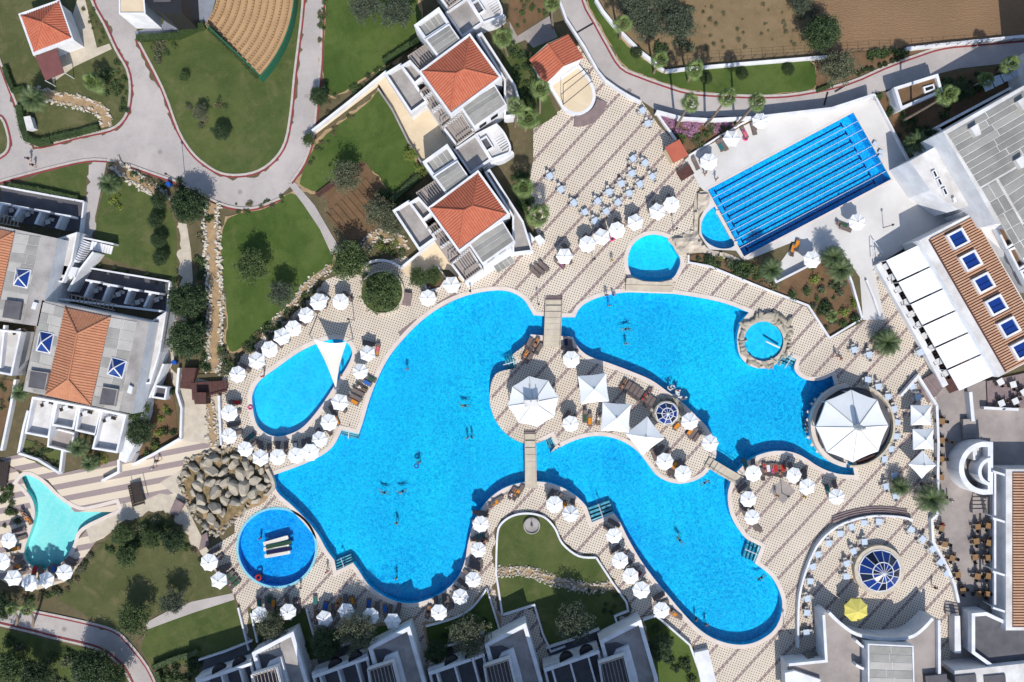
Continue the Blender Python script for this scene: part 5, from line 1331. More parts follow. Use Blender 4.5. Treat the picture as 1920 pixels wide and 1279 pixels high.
for k in range(6):
    q = [quad(TL, TR, BR, BL, u, v) for u, v in ((0, k/6+.006), (1, k/6+.006), (1, (k+1)/6-.006), (0, (k+1)/6-.006))]
    P = [W(*q[0], 3.3), W(*q[1], 3.9), W(*q[2], 3.9), W(*q[3], 3.3)]; m = MB(); G = 5; V_ = []
    for i in range(G+1):
        for j in range(G+1):
            p = (P[0].lerp(P[1], i/G)).lerp(P[3].lerp(P[2], i/G), j/G); p.z -= .10*math.sin(math.pi*j/G); V_.append(p)
    m.add(V_, [(i*(G+1)+j, i*(G+1)+j+1, (i+1)*(G+1)+j+1, (i+1)*(G+1)+j) for i in range(G) for j in range(G)])
    e = m.build('awning', M['awning'], o, smooth_=True)
    MB().tube(W(*q[0], 3.26), W(*q[3], 3.26), .06, n=5).build('front_bar', M['metal'], e)
    for p in (q[0],):
        pp = W(*p, 3.2); MB().tube((pp.x, pp.y, 0), pp, .06, n=6).build('post', M['metal'], o)
flat(o, [(1652,494),(1722,458),(1866,704),(1780,738)], .45, 'darkwood', 'terrace_floor')
MB().path(PL([(1648,494),(1690,570),(1735,650),(1774,724)], 1.2), .9, 0, 1.1).build('terrace_wall', M['white'], o)
stairs(o, (1716,720),(1742,757),(1750,700),(1772,724), 6, 0, .8, 'purple')
# annexe with the pale flat roof and the hall with felt panels
o = thing('annexe', 'pale flat roofed annexe above the lap pool deck', 'building', at(1770, 350))
q = [(1706,302),(1775,263),(1812,320),(1843,374),(1796,393),(1744,357)]
blk(o, q, 0, 6.0, 'white', 'wall', 'whiteroof')
for cx, cy in ((1752,327),(1761,342),(1771,360)):
    r_ = [(cx-5, cy-6), (cx+2, cy-9), (cx+8, cy+4), (cx+1, cy+8)]; w_ = box_on(o, r_, 6.0, 6.3, 'white', 'roof_hatch'); MB().prism(offset(PL(r_, 6.32), -.16), 6.28, 6.33).build('pane', M['window'], w_)
for cx, cy in ((1790,375),(1815,366)): box_on(o, [(cx-3, cy-4), (cx+2, cy-5), (cx+4, cy+3), (cx-1, cy+4)], 6.0, 6.5, 'white', 'vent')
blk(o, [(1800,400),(1855,360),(1905,440),(1905,470),(1890,480)], 0, 4.2, 'white', 'link_wall', 'whiteroof')
for k in range(4):
    q = [(1846+22*k, 388+40*k), (1866+22*k, 380+40*k), (1884+22*k, 416+40*k), (1866+22*k, 428+40*k)]
    b_ = blk(o, q, 0, 4.6, 'white', 'light_well', 'soil'); parapet(o, q, 4.6, .8, .3)
o = thing('hall', 'large hall roofed with grey felt panels in the top right', 'building', at(1860, 270))
q = [(1768,247),(1935,152),(2050,130),(2050,420),(1868,420),(1830,352)]
blk(o, q, 0, 9.5, 'white', 'wall', 'whiteroof')
panels(o, [(1776,252),(1990,128),(2052,228),(1838,352)], 9.54, 3, 9, ('panel', 'panel2'), .14); panels(o, [(1840,354),(1868,338),(1946,470),(1915,486)], 9.54, 2, 5, ('panel', 'panel2'), .14)
panels(o, [(1872,336),(2052,232),(2052,330),(1944,462)], 9.54, 3, 8, ('panel', 'panel2'), .14)
for a in ((1820,240), (1908,190), (1905,300)): box_on(o, [a, (a[0]+14, a[1]-9), (a[0]+20, a[1]+12), (a[0]+10, a[1]+16)], 9.5, 10.3, 'whiteroof', 'vent_housing')
# unseen taller block, added beyond the edge to extend the hall's shadow
blk(o, [(1990,60),(2200,0),(2200,140),(2010,160)], 0, 12.0, 'white', 'shadow_block')
MB().path(PL([(1755,240),(1895,165)], 3), .35, 0, 3.2).build('court_wall', M['white'], o); MB().path(PL([(1757,240),(1768,250)], 3), .35, 0, 3.2).build('court_wall', M['white'], o)
o = thing('plant_room', 'small brown flat roof with white parapet and hatch', 'outbuilding', at(1720, 170))
q = [(1676,164),(1759,138),(1768,172),(1689,206)]
blk(o, q, 0, 2.4, 'white', 'wall', 'soil'); parapet(o, q, 2.4, .5, .42); h_ = box_on(o, [(1731,163),(1751,157),(1754,168),(1734,175)], 2.4, 2.7, 'white', 'hatch'); MB().prism(offset(PL([(1731,163),(1751,157),(1754,168),(1734,175)], 2.72), -.25), 2.7, 2.74).build('cover', M['cage'], h_)
o = thing('greenhouse_canopy', 'curved glazed canopy in the top right shade', 'canopy', at(1890, 145))
for k in range(5): 
    q = [(1840+18*k, 150-5*k), (1856+18*k, 145-5*k), (1864+18*k, 165-9*k), (1848+18*k, 172-9*k)]; box_on(o, q, 2.3, 2.4, 'table', 'glass_panel')
for p in ((1842,152), (1915,130)): pp = W(*p, 2.3); MB().tube((pp.x, pp.y, 0), pp, .07, n=6).build('post', M['metal'], o)
# boundary walls of the upper road
garden_wall([(1110,-60),(1118,0),(1130,20),(1150,45),(1200,95),(1245,132)], .7, 'white wall between palms and the dry field', .45)
garden_wall([(1248,133),(1300,127),(1380,120),(1440,115),(1550,106)], .7, 'long straight white wall below the dry field', .4)
garden_wall([(1700,91),(1770,83),(1850,75),(2000,60)], .7, 'white wall below the ploughed field', .45)
o = thing('fence', 'dark wire fence along the dry field', 'fence', at(1400, 112))
for k in range(34):
    x = 1250 + 20*k; p = W(x, 124 - (x-1250)*.062 - 4); MB().tube(p, p + Vector((0, 0, 1.7)), .04, n=4).build('post', M['dark'], o)
for z in (.6, 1.15, 1.65): MB().tube(W(1250, 120) + Vector((0, 0, z)), W(1910, 79) + Vector((0, 0, z)), .018, n=3).build('wire', M['dark'], o)
garden_wall([(1046,-20),(1052,8),(1062,36),(1096,88),(1121,133),(1135,150)], .9, 'white wall between stage and road', .35)
garden_wall([(1135,150),(1160,168),(1180,180),(1202,191)], .9, 'white wall from the stage to the road gate', .35)
garden_wall([(1231,208),(1280,221),(1330,224),(1430,219)], 1.6, 'white wall behind the pink flowers', .35)
garden_wall([(1430,218),(1560,203),(1640,177)], 2.2, 'tall white parapet between lap pool and road', .35)
garden_wall([(1640,177),(1672,238),(1706,302)], .6, 'thin white edge wall right of the lap pool', .25)
garden_wall([(1232,212),(1243,228),(1268,262)], .6, 'white wall at the edge of the flower bed', .3)
garden_wall([(1292,292),(1350,255),(1420,216)], .5, 'low wall between the flower bed and the lap pool deck', .25)
garden_wall([(1291,478),(1291,492),(1330,499),(1440,544),(1516,573)], .4, 'white kerb wall above the main pool deck', .28)
garden_wall([(1516,573),(1556,634),(1616,598)], .4, 'white kerb wall at the corner of the planting bed', .28)
garden_wall([(1449,512),(1456,529),(1575,469)], 1.0, 'white wall below the orange loungers', .3)
garden_wall([(1575,469),(1598,530),(1617,597)], .7, 'white wall down the side of the planting bed', .3)
garden_wall([(1625,525),(1638,556),(1650,592)], .5, 'white ramp wall beside the restaurant', .25)
o = thing('timber_steps', 'timber steps beside the red roofed hut', 'stairs', at(1288, 318))
stairs(o, (1278,340),(1302,325),(1270,322),(1292,308), 5, 0, .7, 'darkwood')
o = thing('steel_gate_frame', 'white A-frame rail at the corner of the restaurant', 'frame', at(1642, 470))
for a, b in (((1636,452),(1638,490)), ((1638,450),(1655,475)), ((1636,470),(1648,472))): MB().tube(W(*a, .9), W(*b, .9), .06, n=5).build('rail', M['metal'], o)
# ------------------------------------------------------------------ court and terraces bottom right
o = thing('stair_tower', 'white round stair tower in the right court', 'stairs', at(1838, 880))
ring_ = circ(1848, 878, 50, 20, 95, 265)
loop = ring_ + [(1862,829),(1862,927)]
MB().ring(PL(loop, 3.2), .75, 0, 3.2).build('wall', M['white'], o); flat(o, loop, .6, 'greyfloor', 'floor')
MB().path(PL(circ(1858, 884, 24, 10, 100, 265), 3.0), .5, 1.0, 3.4).build('inner_wall', M['white'], o)
for k in range(7): MB().path(PL([(1822+6*k, 838-.5*k), (1824+6*k, 862)], 2.2), .3, .6, 2.6-.25*k).build('stair_tread', M['whiteroof'], o)
o = thing('court_stairs', 'upper grey stairs in the right court', 'stairs', at(1818, 800)); stairs(o, (1806,830),(1830,830),(1806,786),(1830,786), 5, 0, .8, 'greyfloor')
o = thing('court_stairs', 'lower grey stairs below the round stair tower', 'stairs', at(1840, 940)); stairs(o, (1824,925),(1850,925),(1824,962),(1850,962), 5, 0, .8, 'greyfloor')
o = thing('right_building', 'building with a brown slatted roof at the right edge', 'building', at(1920, 1030))
blk(o, [(1886,880),(2060,880),(2060,1182),(1886,1182)], 0, 3.8, 'white', 'wall', 'whiteroof'); flat(o, [(1898,886),(2060,886),(2060,1176),(1898,1176)], 3.81, 'darkwood', 'roof_underlay')
for k in range(56):
    y = 888 + 5.15*k; MB().path([W(1899, y, 3.9).xy, W(2060, y, 3.9).xy], .24, 3.83, 4.0).build('slat', M['slat'], o)
flat(o, [(1858,886),(1884,882),(1884,1150),(1858,1140)], .45, 'darkfloor', 'veranda_floor')
for y in (884, 972, 1072, 1140): MB().path(PL([(1862,y),(1888,y+8)], 3.6), .3, 3.2, 3.6).build('beam', M['white'], o)
MB().path(PL([(1866,886),(1866,1140)], 3.2), .3, 2.9, 3.2).build('beam', M['white'], o); 
for y in (886, 970, 1070, 1140): pp = W(1866, y, 2.9); MB().tube((pp.x, pp.y, 0), pp, .1, n=6).build('post', M['white'], o)
# right side wall of the tiled deck
for pts, l in (([(1757,760),(1760,830),(1759,900),(1758,965)], 'white wall between the deck and the dark dining tables'), ([(1758,965),(1748,975),(1750,1015),(1775,1060),(1790,1095),(1798,1130)], 'white planter wall curving down the right side of the deck'),
               ([(1690,742),(1722,705),(1757,760)], 'white wall at the restaurant steps')): garden_wall(pts, .8, l, .38)
garden_wall([(1820,735),(1825,790)], 1.2, 'white wall in the restaurant court', .5); garden_wall([(1845,765),(1910,768)], 1.0, 'white wall below the small dining terrace', .4)
sheet('terrace', [(1848,715),(1960,690),(1960,765),(1850,765)], .3, 'purple', 'brown floored dining terrace at the right edge')
ARC = smooth([(1497,1215),(1497,1160),(1500,1115),(1512,1070),(1532,1025),(1560,995),(1595,977),(1640,968),(1690,970),(1712,976)], False, 3)
garden_wall(ARC, .8, 'curved white wall round the dome terrace', .3)
for k in range(3): 
    loop = smooth([(1560,978-4*k),(1600,965-4*k),(1650,959-4*k),(1700,965-4*k)], False, 3); o = MB().path(PL(loop), .32, 0, .14+.12*(2-k)).build('curved_step', M['purple'], None); o['kind'] = 'structure'
dome('large blue glass dome on a stone ring', 1649, 1070, 39, 14, .9, 1.5, rim=47, inner=.5, rot=.12)
o = thing('lower_building', 'white building with a concave front in the lower right', 'building', at(1650, 1240))
arc = smooth([(1551,1146),(1572,1166),(1602,1186),(1650,1195),(1700,1192),(1724,1178),(1744,1157)], False, 4)
q = [(1541,1150)] + arc + [(1756,1160),(1758,1330),(1480,1330),(1476,1245),(1545,1240)]
blk(o, q, 0, 3.0, 'white', 'wall', 'greyfloor'); MB().path(PL(arc, 3.0), .45, 2.9, 3.7).build('parapet', M['white'], o)
for pts in ([(1541,1150),(1546,1236),(1476,1243)], [(1756,1160),(1757,1300)]): MB().path(PL(pts, 3.0), .4, 2.9, 3.7).build('parapet', M['white'], o)
blk(o, [(1627,1207),(1713,1211),(1716,1330),(1628,1330)], 0, 5.0, 'white', 'upper_wall'); panels(o, [(1630,1210),(1710,1214),(1713,1330),(1631,1330)], 5.04, 2, 8, ('palepanel', 'panel'), .09); parapet(o, [(1627,1207),(1713,1211),(1716,1330),(1628,1330)], 5.0, .25, .2)
for k in range(2): MB().path(PL([(1604,1200+46*k),(1614,1210+42*k),(1627,1216+38*k)], 4), .35, 2.9, 4.2).build('wing_wall', M['white'], o)
stairs(o, (1516,1222),(1548,1228),(1514,1245),(1546,1250), 5, .2, 2.6, 'greyfloor')
blk(o, [(1472,1262),(1490,1258),(1540,1275),(1490,1330),(1474,1330)], 2.9, 3.6, 'white', 'parapet_block')
o = thing('corner_building', 'dark court and white walls in the lower right corner', 'building', at(1870, 1230))
blk(o, [(1822,1150),(1850,1148),(1898,1170),(1960,1182),(1960,1250),(1870,1260),(1822,1225)], 0, 2.6, 'white', 'wall', 'darkfloor'); parapet(o, [(1822,1150),(1850,1148),(1898,1170),(1960,1182),(1960,1250),(1870,1260),(1822,1225)], 2.6, .7, .5)
blk(o, [(1790,1258),(1960,1240),(1960,1330),(1790,1330)], 0, 3.6, 'white', 'wall', 'whiteroof'); 
for k in range(3): box_on(o, [(1735+55*k,1268),(1775+55*k,1264),(1778+55*k,1300),(1738+55*k,1300)], 0, 3.8, 'darkfloor', 'roof_plant')
blk(o, [(1790,1155),(1800,1155),(1802,1225),(1790,1225)], 0, 1.6, 'white', 'wall'); stairs(o, (1772,1128),(1796,1132),(1774,1152),(1798,1156), 4, 0, .6, 'greyfloor'); stairs(o, (1838,1130),(1860,1134),(1838,1146),(1860,1150), 4, 0, .6, 'greyfloor')

# ------------------------------------------------------------------ bridges
def bridge(label, q, rise=.2, n=8, rails=True, mat='stonepath', z=.42):
    """q: four corners, from end 1 (left, right) to end 2 (right, left); gently arched slab made of boards"""
    o = thing('footbridge', label, 'bridge', at(*(quad(*q, .5, .5)))); a, b, c_, d = [W(*p, z) for p in q]
    for k in range(n):
        t0, t1 = k/n, (k+1)/n - .003
        zz = z + rise*math.sin(math.pi*(k+.5)/n) - .3*(abs((k+.5)/n-.5)*2)**3
        loop = [a.lerp(d, t0), b.lerp(c_, t0), b.lerp(c_, t1), a.lerp(d, t1)]
        MB().prism([tuple(p.xy) for p in loop], zz-.18, zz, bottom=True).build('slab', M[mat], o)
    if rails:
        for p, r_ in ((a, d), (b, c_)):
            m = MB(); prev = None
            for k in range(n+1):
                t = k/n; q_ = p.lerp(r_, t); zz = z + rise*math.sin(math.pi*t) + .35; q3 = Vector((q_.x, q_.y, zz))
                if prev: m.tube(prev, q3, .05, n=5)
                prev = q3
                if k % 2 == 0: m.tube((q_.x, q_.y, zz-.6), q3, .035, n=4)
            m.build('railing', M['wallstone'], o)
    return o
bridge('upper footbridge to the island', [(1023,562),(1054,562),(1050,652),(1019,652)])
bridge('lower footbridge from the island to the central deck', [(984,814),(1004,814),(1006,916),(985,916)])
bridge('right footbridge from the island to the bar side', [(1331,858),(1322,874),(1380,908),(1393,895)])
for nm, p0, p1, n, l in (('steps', (1024,556), (1054,556), 3, 'stone steps at the top of the upper footbridge'), ('steps', (984,808), (1004,808), 2, 'stone steps at the island end of the lower footbridge')):
    o = thing('bridge_steps', l, 'steps', at(*p0))
    for k in range(n): MB().path(PL([(p0[0], p0[1]+3*k), (p1[0], p1[1]+3*k)]), .2, 0, .12+.11*k).build('step', M['purple'], o)
o = thing('low_wall', 'low cream stepped wall in front of the round pool', 'wall', at(1218, 535))
MB().prism(PL([(1175,522),(1186,521),(1208,528),(1240,529),(1262,524),(1262,535),(1174,533)], .7), 0, .7).build('wall', M['wallstone'], o); MB().prism(PL([(1174,534),(1262,536),(1261,548),(1173,545)], .45), 0, .45).build('ledge', M['stonepath'], o)
# timber bridges on the left
o = thing('timber_bridge', 'maroon timber bridge by the stairs left of the oblong pool', 'bridge', at(390, 738))
for k in range(12): MB().path(PL([(361+5.5*k, 718-.3*k), (363+5.5*k, 750-1.4*k)], .7), .42, .5, .7).build('plank', M['darkwood'], o)
for a, b in (((360,718),(426,714)), ((363,752),(426,736))): MB().tube(W(*a, 1.3), W(*b, 1.3), .06, n=5).build('handrail', M['darkwood'], o)
box_on(o, [(363,736),(386,736),(386,758),(365,758)], 0, 1.9, 'darkwood', 'gate_roof')
o = thing('timber_stairs', 'timber stairs down to the maroon bridge', 'stairs', at(352, 708)); stairs(o, (337,728),(360,730),(343,690),(368,690), 9, .2, 1.3, 'darkwood')
o = thing('timber_bridge', 'dark timber bridge beside the boulder rockery', 'bridge', at(255, 928))
for k in range(9): MB().path(PL([(241+.8*k, 912+4.6*k), (261+1.2*k, 905+4.6*k)], .6), .34, .45, .6).build('plank', M['brownchair'], o)
for a, b in (((240,910),(250,955)), ((262,903),(272,946))): MB().tube(W(*a, 1.2), W(*b, 1.2), .06, n=5).build('handrail', M['brownchair'], o)
o = thing('timber_platform', 'dark timber platform at the left edge of the lagoon', 'platform', at(6, 885))
for k in range(5): MB().path(PL([(-4+4.6*k, 866), (-8+4.2*k, 912)], .6), .33, .4, .6).build('plank', M['brownchair'], o)
o = thing('timber_stairs', 'brown timber stairs beside the boulder rockery', 'stairs', at(328, 950)); stairs(o, (318,960),(332,968),(330,936),(345,945), 6, 0, .8, 'purple')
o = thing('timber_stairs', 'brown stairs beside the lower left lawn', 'stairs', at(381, 1015)); stairs(o, (372,1034),(392,1022),(378,1004),(388,998), 6, 0, .8, 'purple')
o = thing('garden_steps', 'brown steps beside the round planter', 'steps', at(762, 560)); stairs(o, (754,572),(770,574),(759,548),(772,550), 6, 0, .7, 'purple')

# ------------------------------------------------------------------ tents, pool bar, sail
def big_tent(label, cx, cy, rpx, n, z0, z1, rot, mat='tent', name='octagonal_tent', vent=None):
    c0 = W(cx, cy, z0); o = thing(name, label, 'tent', (c0.x, c0.y, 0)); r = rpx*S*(1-z0/H)
    for i in range(n):
        a, b = rot + 2*math.pi*i/n, rot + 2*math.pi*(i+1)/n; m = MB(); G = 4; V_ = []
        for j in range(G+1):
            t = j/G; zz = z1 - (z1-z0)*(t**.92)
            for f_ in (0, .33, .67, 1):
                hol = math.sin(math.pi*f_)*t; V_.append((c0.x + r*t*(math.cos(a)*(1-f_) + math.cos(b)*f_)*(1-.02*hol), c0.y + r*t*(math.sin(a)*(1-f_) + math.sin(b)*f_)*(1-.02*hol), zz - .06*hol))
        m.add(V_, [(j*4+k, (j+1)*4+k, (j+1)*4+k+1, j*4+k+1) for j in range(G) for k in range(3)])
        V2 = [V_[G*4+k] for k in range(4)]; m.add(V2 + [(x, y, z-.3) for x, y, z in V2], [(k, k+4, k+5, k+1) for k in range(3)])
        pn = m.build('roof_panel', M[mat], o, smooth_=True)
        p = (c0.x + r*.93*math.cos(a), c0.y + r*.93*math.sin(a)); MB().tube((p[0], p[1], 0), (p[0], p[1], z0), .09, n=6).build('post', M['metal'], o)
        MB().tube((c0.x, c0.y, z1+.02), (c0.x + r*math.cos(a), c0.y + r*math.sin(a), z0+.02), .035, n=4).build('seam', M['greyroof'], o)
    return o, c0
o, c0 = big_tent('eight sided white tent on the island', 1000, 753, 48.5, 8, 3.0, 4.3, .17)
MB().box((c0.x-.3, c0.y-.1, 4.75), (2.1, 1.0, .9), .05).build('vent_box', M['whiteroof'], o); MB().box((c0.x-.4, c0.y+.15, 5.5), (.14, .14, .9)).build('mast', M['metal'], o); MB().box((c0.x+.5, c0.y+.15, 5.4), (.14, .14, .8)).build('mast', M['metal'], o)
o, c0 = big_tent('large eight sided white canopy over the pool bar', 1598, 799, 68, 8, 3.4, 5.1, .02)
MB().lathe([(.5, 4.95), (.5, 5.5), (.38, 7.0), (.12, 7.3)], 12, (c0.x, c0.y)).build('chimney', M['whiteroof'], o)
b = thing('pool_bar', 'round pool bar counter under the large canopy', 'bar', at(1600, 800))
MB().prism(PL(circ(1600,798,80,40,100,262) + circ(1600,798,72,40,100,262)[::-1], 1.0), 0, 1.05).build('counter', M['coping'], b)
MB().prism(PL(circ(1600,798,79,40,-75,95) + circ(1600,798,75,40,-75,95)[::-1], .8), 0, .8).build('stone_wall', M['wallstone'], b); flat(b, circ(1600, 798, 72, 30), .02, 'darkfloor', 'floor')
stairs(b, (1611,874),(1644,862),(1608,864),(1640,852), 4, -.02, .4, 'darkwood', 'step')
for k, (x, y) in enumerate(sorted(((1515,772),(1514,787),(1515,820),(1522,834),(1532,846),(1546,857),(1561,863),(1577,867),(1588,866),(1541,739),(1553,734),(1528,749),(1522,757)), key=lambda q: q[1])):
    p = W(x, y); s_ = MB(); s_.tube((p.x, p.y, -1.4), (p.x, p.y, .08), .06, n=6); s_.lathe([(.22, .06), (.24, .13), (.1, .15)], 12, (p.x, p.y))
    tag(s_.build('bar_stool', M['chair'], None, loc=tuple(p)), f'{ORD[k]} white bar stool from the top in the water at the pool bar', 'stool', 'bar stools in the water')
dome('small blue glass dome on the island', 1250, 775, 21, 9, 1.2, .9, rim=23, rot=.3, inner=.52)
o = thing('rock_mound', 'dark rock mound around the small island dome', 'rock', at(1248, 765))
m = MB(); rnd = Rnd(5)
for k in range(14):
    a = 2*math.pi*k/14; p = W(1250 + 25*math.cos(a), 768 + 22*math.sin(a)); link('rock', rnd.choice(BOULD), o, tuple(p - Vector(o.location) + Vector((0, 0, .2))), rnd.uniform(0, 6), rnd.uniform(.9, 1.6))
o = thing('sail_shade', 'triangular cream sail over the oblong pool', 'sail shade', at(625, 680))
P = [W(588,636,3.6), W(650,641,3.2), W(630,730,3.3)]; m = MB(); G = 10; idx = {}; V_ = []
cen = sum(P, Vector())/3
for i in range(G+1):
    for j in range(G+1-i):
        u, v = i/G, j/G; w = 1-u-v; p = P[0]*w + P[1]*u + P[2]*v
        ed = min(u, v, w); e2 = sorted((u, v, w))[1]
        pull = .16*(1-3*min(ed, 1/3))*(4*e2*(1-e2)); p = p.lerp(cen, pull); p.z -= .5*27*u*v*w*.5
        idx[i, j] = len(V_); V_.append(p)
F = []
for i in range(G):
    for j in range(G-i):
        F.append((idx[i, j], idx[i+1, j], idx[i, j+1]))
        if j < G-i-1: F.append((idx[i+1, j], idx[i+1, j+1], idx[i, j+1]))
m.add(V_, F); m.build('sail', M['sail'], o, smooth_=True)
for p, q in zip(P, ((580,628), (662,636), (632,742))): b_ = W(*q); MB().tube(b_, p + Vector((0, 0, .3)), .08, n=6).build('mast', M['metal'], o); MB().tube(p, p*.98 + Vector((0,0,.2)), .02, n=3).build('cable', M['metal'], o)

# ------------------------------------------------------------------ whirlpool with its rock rim
o = thing('whirlpool', 'round whirlpool with a rocky rim', 'whirlpool', at(1432, 640))
L = PL(JAC, .45)
MB().sheet([L], .02).build('basin', M['poolfloor'], o); mm = MB(); k = len(L); Lr = ccw(L)[::-1]
mm.add([(x, y, .02) for x, y in Lr] + [(x, y, .45) for x, y in Lr], [(i, (i+1) % k, k+(i+1) % k, k+i) for i in range(k)]); mm.build('basin_wall', M['poolfloor'], o)
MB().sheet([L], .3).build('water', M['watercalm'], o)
MB().prism(PL(circ(1432,640,44,32), .5), -1.4, .45, holes=[L]).build('rim', M['cliff'], o)
rnd = Rnd(11)
for k in range(40):
    a = 2*math.pi*k/40; rr = rnd.uniform(40.5, 50);  p = W(1432 + rr*math.cos(a), 640 + rr*math.sin(a)); q = link('stone', rnd.choice(GREYST), o, tuple(p - Vector(o.location) + Vector((0, 0, .42))), rnd.uniform(0, 6), (rnd.uniform(.7, 1.7), rnd.uniform(.6, 1.3), rnd.uniform(.5, 1.1)))
MB().tube(W(1436,640,1.1), W(1462,652,.6), .13, n=8).build('spout', M['metal'], o)
o = thing('rock_outcrop', 'dark layered rocks beside the whirlpool', 'rock', at(1466, 605))
for k, (x, y, s_) in enumerate(((1440,592,2.2), (1452,594,2.4), (1465,598,2.6), (1475,606,2.2), (1470,614,1.8), (1478,618,1.5), (1425,592,1.7))): link('rock', BOULD[k % 6], o, tuple(W(x, y) - Vector(o.location) + Vector((0, 0, .3))), k*1.3, (s_, s_*.6, s_*.55))
# ------------------------------------------------------------------ sculpted cream rock between the upper pools
def rockfield(label, loop, n, hmax, mat, seed, hole=None):
    """uneven rock surface over a pixel outline"""
    pts = PL(loop); xs = [p[0] for p in pts]; ys = [p[1] for p in pts]; mb = MB(); step = .55; grid = {}
    x0, y0 = min(xs), min(ys); nx = int((max(xs)-x0)/step)+2; ny = int((max(ys)-y0)/step)+2
    for i in range(nx):
        for j in range(ny):
            x, y = x0+i*step, y0+j*step
            if inside((x, y), pts):
                h = hmax*(.35 + .65*abs(noise.noise(Vector((x*.35, y*.35, seed)))) + .35*noise.noise(Vector((x*.9, y*.9, seed+4))) + .2*noise.noise(Vector((x*2, y*2, seed+9))))
                cell = noise.voronoi(Vector((x*.45, y*.45, seed)))[0]; h += hmax*.55*(cell[1]-cell[0])
                grid[i, j] = len(mb.v); mb.v.append((x + .15*noise.noise(Vector((x, y, 3))), y + .15*noise.noise(Vector((x, y, 8))), max(.06, h)))
    for i in range(nx):
        for j in range(ny):
            q = [(i, j), (i+1, j), (i+1, j+1), (i, j+1)]
            if all(k in grid for k in q): mb.f.append(tuple(grid[k] for k in q)); mb.m.append(0)
    base = MB().prism(pts, -.05, .07)
    o = base.build('rock_outcrop', M[mat], None, loc=(x0, y0, 0)); tag(o, label, 'rock'); mb.build('rock_face', M[mat], o); return o
rockfield('sculpted cream rock ledge between the round and half round pools', smooth([(1252,448),(1275,440),(1298,425),(1300,395),(1306,362),(1330,362),(1327,388),(1312,402),(1307,425),(1313,448),(1330,468),(1360,474),(1390,488),(1350,484),(1320,474),(1288,476),(1272,478),(1262,462)], True, 3), 0, .8, 'cliff', 2.0)
# ------------------------------------------------------------------ boulder rockery and pond
o = thing('rockery', 'rockery of big grey boulders above the round pool', 'rockery', at(425, 915))
MB().sheet([offset(PL(POND), .6)], .015).build('pond_bed', M['sand'], o); MB().sheet([PL(POND)], .03).build('pond_water', M['watergreen'], o)
rnd = Rnd(77)
BO = [(362,876,26),(384,868,28),(401,858,26),(422,862,22),(398,885,30),(376,894,24),(370,912,28),(392,905,26),(402,925,34),(376,935,30),(362,925,20),(420,885,24),(425,905,26),(440,870,26),(462,868,28),(450,890,30),(470,885,30),
      (480,900,26),(438,915,34),(460,912,36),(478,920,30),(492,912,24),(440,940,30),(420,938,26),(458,935,26),(406,950,34),(380,956,26),(398,972,28),(362,950,24),(420,962,20),(478,938,20),(350,890,18),(412,905,18),(428,928,18),(390,862,18),(442,856,20),(470,852,18),(490,880,20),(500,895,20),(386,985,20),(408,985,18)]
for x, y, s_ in BO:
    k = s_*S*.92; q = link('boulder', rnd.choice(BOULD), o, tuple(W(x, y, .4) - Vector(o.location) + Vector((0, 0, k*.05))), 0, (k, k*rnd.uniform(.75, 1), k*rnd.uniform(.7, .95))); q.rotation_euler = (rnd.uniform(-.25, .25), rnd.uniform(-.25, .25), rnd.uniform(0, 6.28))
stones_along(o, [(345,880),(352,860),(400,846),(450,842),(495,862),(508,895),(500,930)], 46, .75, .6, rnd, GREYST); stones_along(o, [(345,880),(340,910),(350,945),(375,975),(390,1000),(410,1000),(432,980),(470,950)], 60, .7, .8, rnd, GREYST)
stones_along(o, [(420,862),(425,900),(415,945)], 26, .5, .8, rnd, GREYST)
garden_wall([(500,880),(510,900),(512,915),(500,930)], .6, 'rough stone wall end at the pool beside the boulders', .5, 'cliff', True)
# dry streams
def stream(label, mid, w, n, size, seed, meshes=STONES):
    P = smooth(mid, False, 4); o = thing('dry_stream', label, 'stream bed', at(*P[len(P)//2]))
    MB().path(PL(P), w, -.02, .045).build('sand_bed', M['sand'], o)
    rnd = Rnd(seed); V_ = [Vector(p) for p in P]; L_, R_ = [], []
    for i, p in enumerate(V_):
        d = (V_[min(len(V_)-1, i+1)] - V_[max(0, i-1)]).normalized(); nn = Vector((-d.y, d.x))*w/S*.46; L_.append(tuple(p+nn)); R_.append(tuple(p-nn))
    stones_along(o, L_, n, size, .75, rnd, meshes); stones_along(o, R_, n, size, .75, rnd, meshes); return o
stream('long dry stream bed edged with white stones beside the lawn', [(398,378),(396,410),(397,450),(400,500),(404,550),(403,600),(402,660),(397,700)], 2.1, 140, .62, 3)
stream('dry stream bed edged with stones above the hotel path', [(215,305),(235,322),(262,342),(295,362),(315,378)], 1.6, 46, .6, 4)
stream('dry stream bed edged with stones below the kiosk', [(40,178),(80,178),(120,186),(165,195),(192,210),(200,238)], 1.7, 60, .55, 5)
stream('narrow stone edged channel below the maroon bridge', [(394,752),(397,790),(400,838)], 1.3, 26, .5, 6)
stream('stone edging along the lawn above the oblong pool', [(622,500),(592,520),(566,545),(545,575),(515,605),(488,632)], .8, 60, .45, 8, STONES)
o = stream('rock garden arc in the soil beside the lower villa', [(683,470),(695,450),(715,440),(745,448),(762,470)], 1.2, 34, .55, 9)
o = stream('pebble path across the garden lawn', [(932,1072),(970,1070),(1010,1078),(1045,1090),(1075,1098),(1110,1103),(1150,1096)], 1.3, 80, .4, 10, GREYST + STONES)
stones_along(o, [(932,1072),(970,1070),(1010,1078),(1045,1090),(1075,1098),(1110,1103),(1150,1096)], 130, .46, 1.3, Rnd(21), GREYST + STONES)
